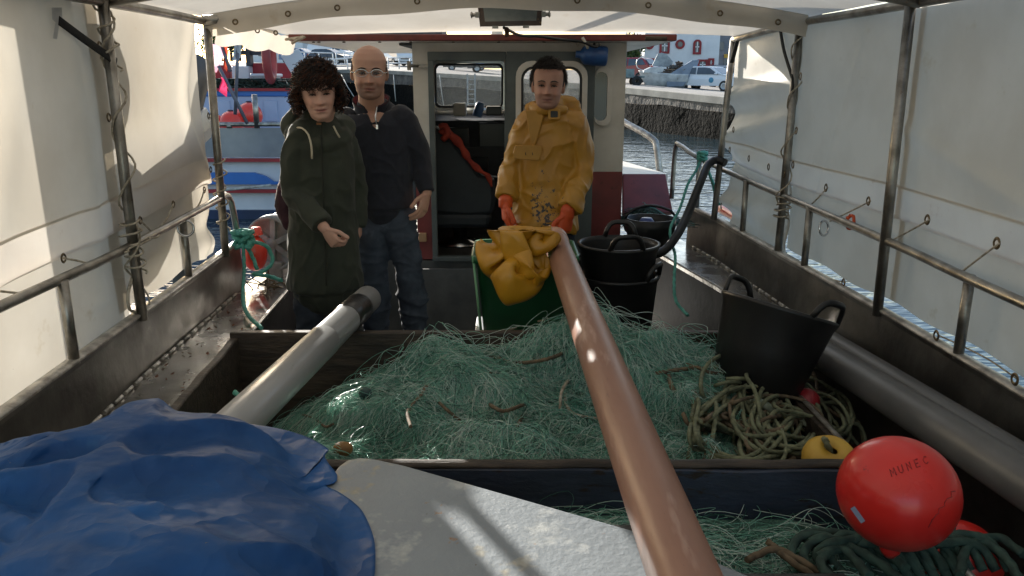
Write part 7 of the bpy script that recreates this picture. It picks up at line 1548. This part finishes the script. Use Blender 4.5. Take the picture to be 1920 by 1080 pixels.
for w_, f_, pn_, th_, cu, nm in ((wrR, (0, -.1, -1), (1, .1, 0), (.25, -1, 0), .55, 'r'), (wrL, (-.15, -.12, -1), (-.5, .6, 0), (-.8, -.5, 0), .95, 'l')):
    mb = MB(); hand(mb, w_, f_, pn_, th_, 1.06, cu, 1.28); f_ = Vector(f_).normalized(); etube(mb, [w_ - f_ * .012, w_ + f_ * .01, w_ + f_ * .03], [(.038, .038), (.038, .034), (.038, .028)], X, 16); remesh('glove', mb, glove_m, .0042, fis, 1)
trous = mat('dark_navy_trousers', C(34, 40, 52), C(26, 30, 40), sc=8, rough=.7)
mb = MB(); etube(mb, [A(1022, 405, .02), hip - Zv * .05], [(.15, .11), (.155, .115)], X, 26)
for a, k_, a_ in ((hip + Vector((-.08, 0, -.02)), kR, aR), (hip + Vector((.08, 0, -.02)), kL, aL)): etube(mb, [a, k_, a_ - Zv * .03], [(.09, .10), (.075, .08), (.07, .075)], X, 22)
remesh('trousers', mb, trous, .009, fis, 2, folds(9, .010))
for a_ in (aR, aL):
    m_ = MB(); etube(m_, [a_ + Vector((0, .04, -.05)), a_ + Vector((0, -.06, -.06)), a_ + Vector((0, -.18, -.072))], [(.048, .055), (.052, .042), (.045, .028)], X, 16); m_.build('boot', black_rubber, fis)
hair3 = mat('short_dark_hair', C(54, 44, 38), C(34, 28, 25), sc=40, rough=.5)
m_ = MB(); G = []
for i in range(16):
    th_ = math.pi * (.02 + .56 * i / 15); row = []
    for j in range(36):
        a = 2 * math.pi * j / 36; q = Vector((.081 * math.sin(th_) * math.sin(a), -.008 + .101 * math.sin(th_) * math.cos(a), .60 * HH + .107 * math.cos(th_)))
        if q.y > .01 and q.z < .80 * HH: q.y = min(q.y, .01)
        row.append(tuple(hff @ q))
    G.append(row)
m_.grid(np.array(G), cv=True); ho = m_.build('hair', [hair3], fis)
roots, dirs = [], []
while len(roots) < 2600:
    dv = RNG.normal(size=3); dv /= np.linalg.norm(dv)
    if dv[2] < -.25 or (dv[1] > .25 and dv[2] < .52) or (dv[1] > 0 and dv[2] < .1): continue
    roots.append((dv[0] * .080, -.008 + dv[1] * .099, .60 * HH + dv[2] * .105)); dirs.append(dv + np.array([.1, .25, .35]) + RNG.normal(0, .25, 3))
roots = np.array([tuple(hff @ Vector(r)) for r in roots]); dirs = np.array(dirs) @ np.array(hff.to_3x3().normalized()).T
hairstrands('hair_strands', roots, dirs, RNG.uniform(.018, .034, len(roots)), np.full(len(roots), .0015), .6, .0009, [hair3], ho, 1.0, 7)
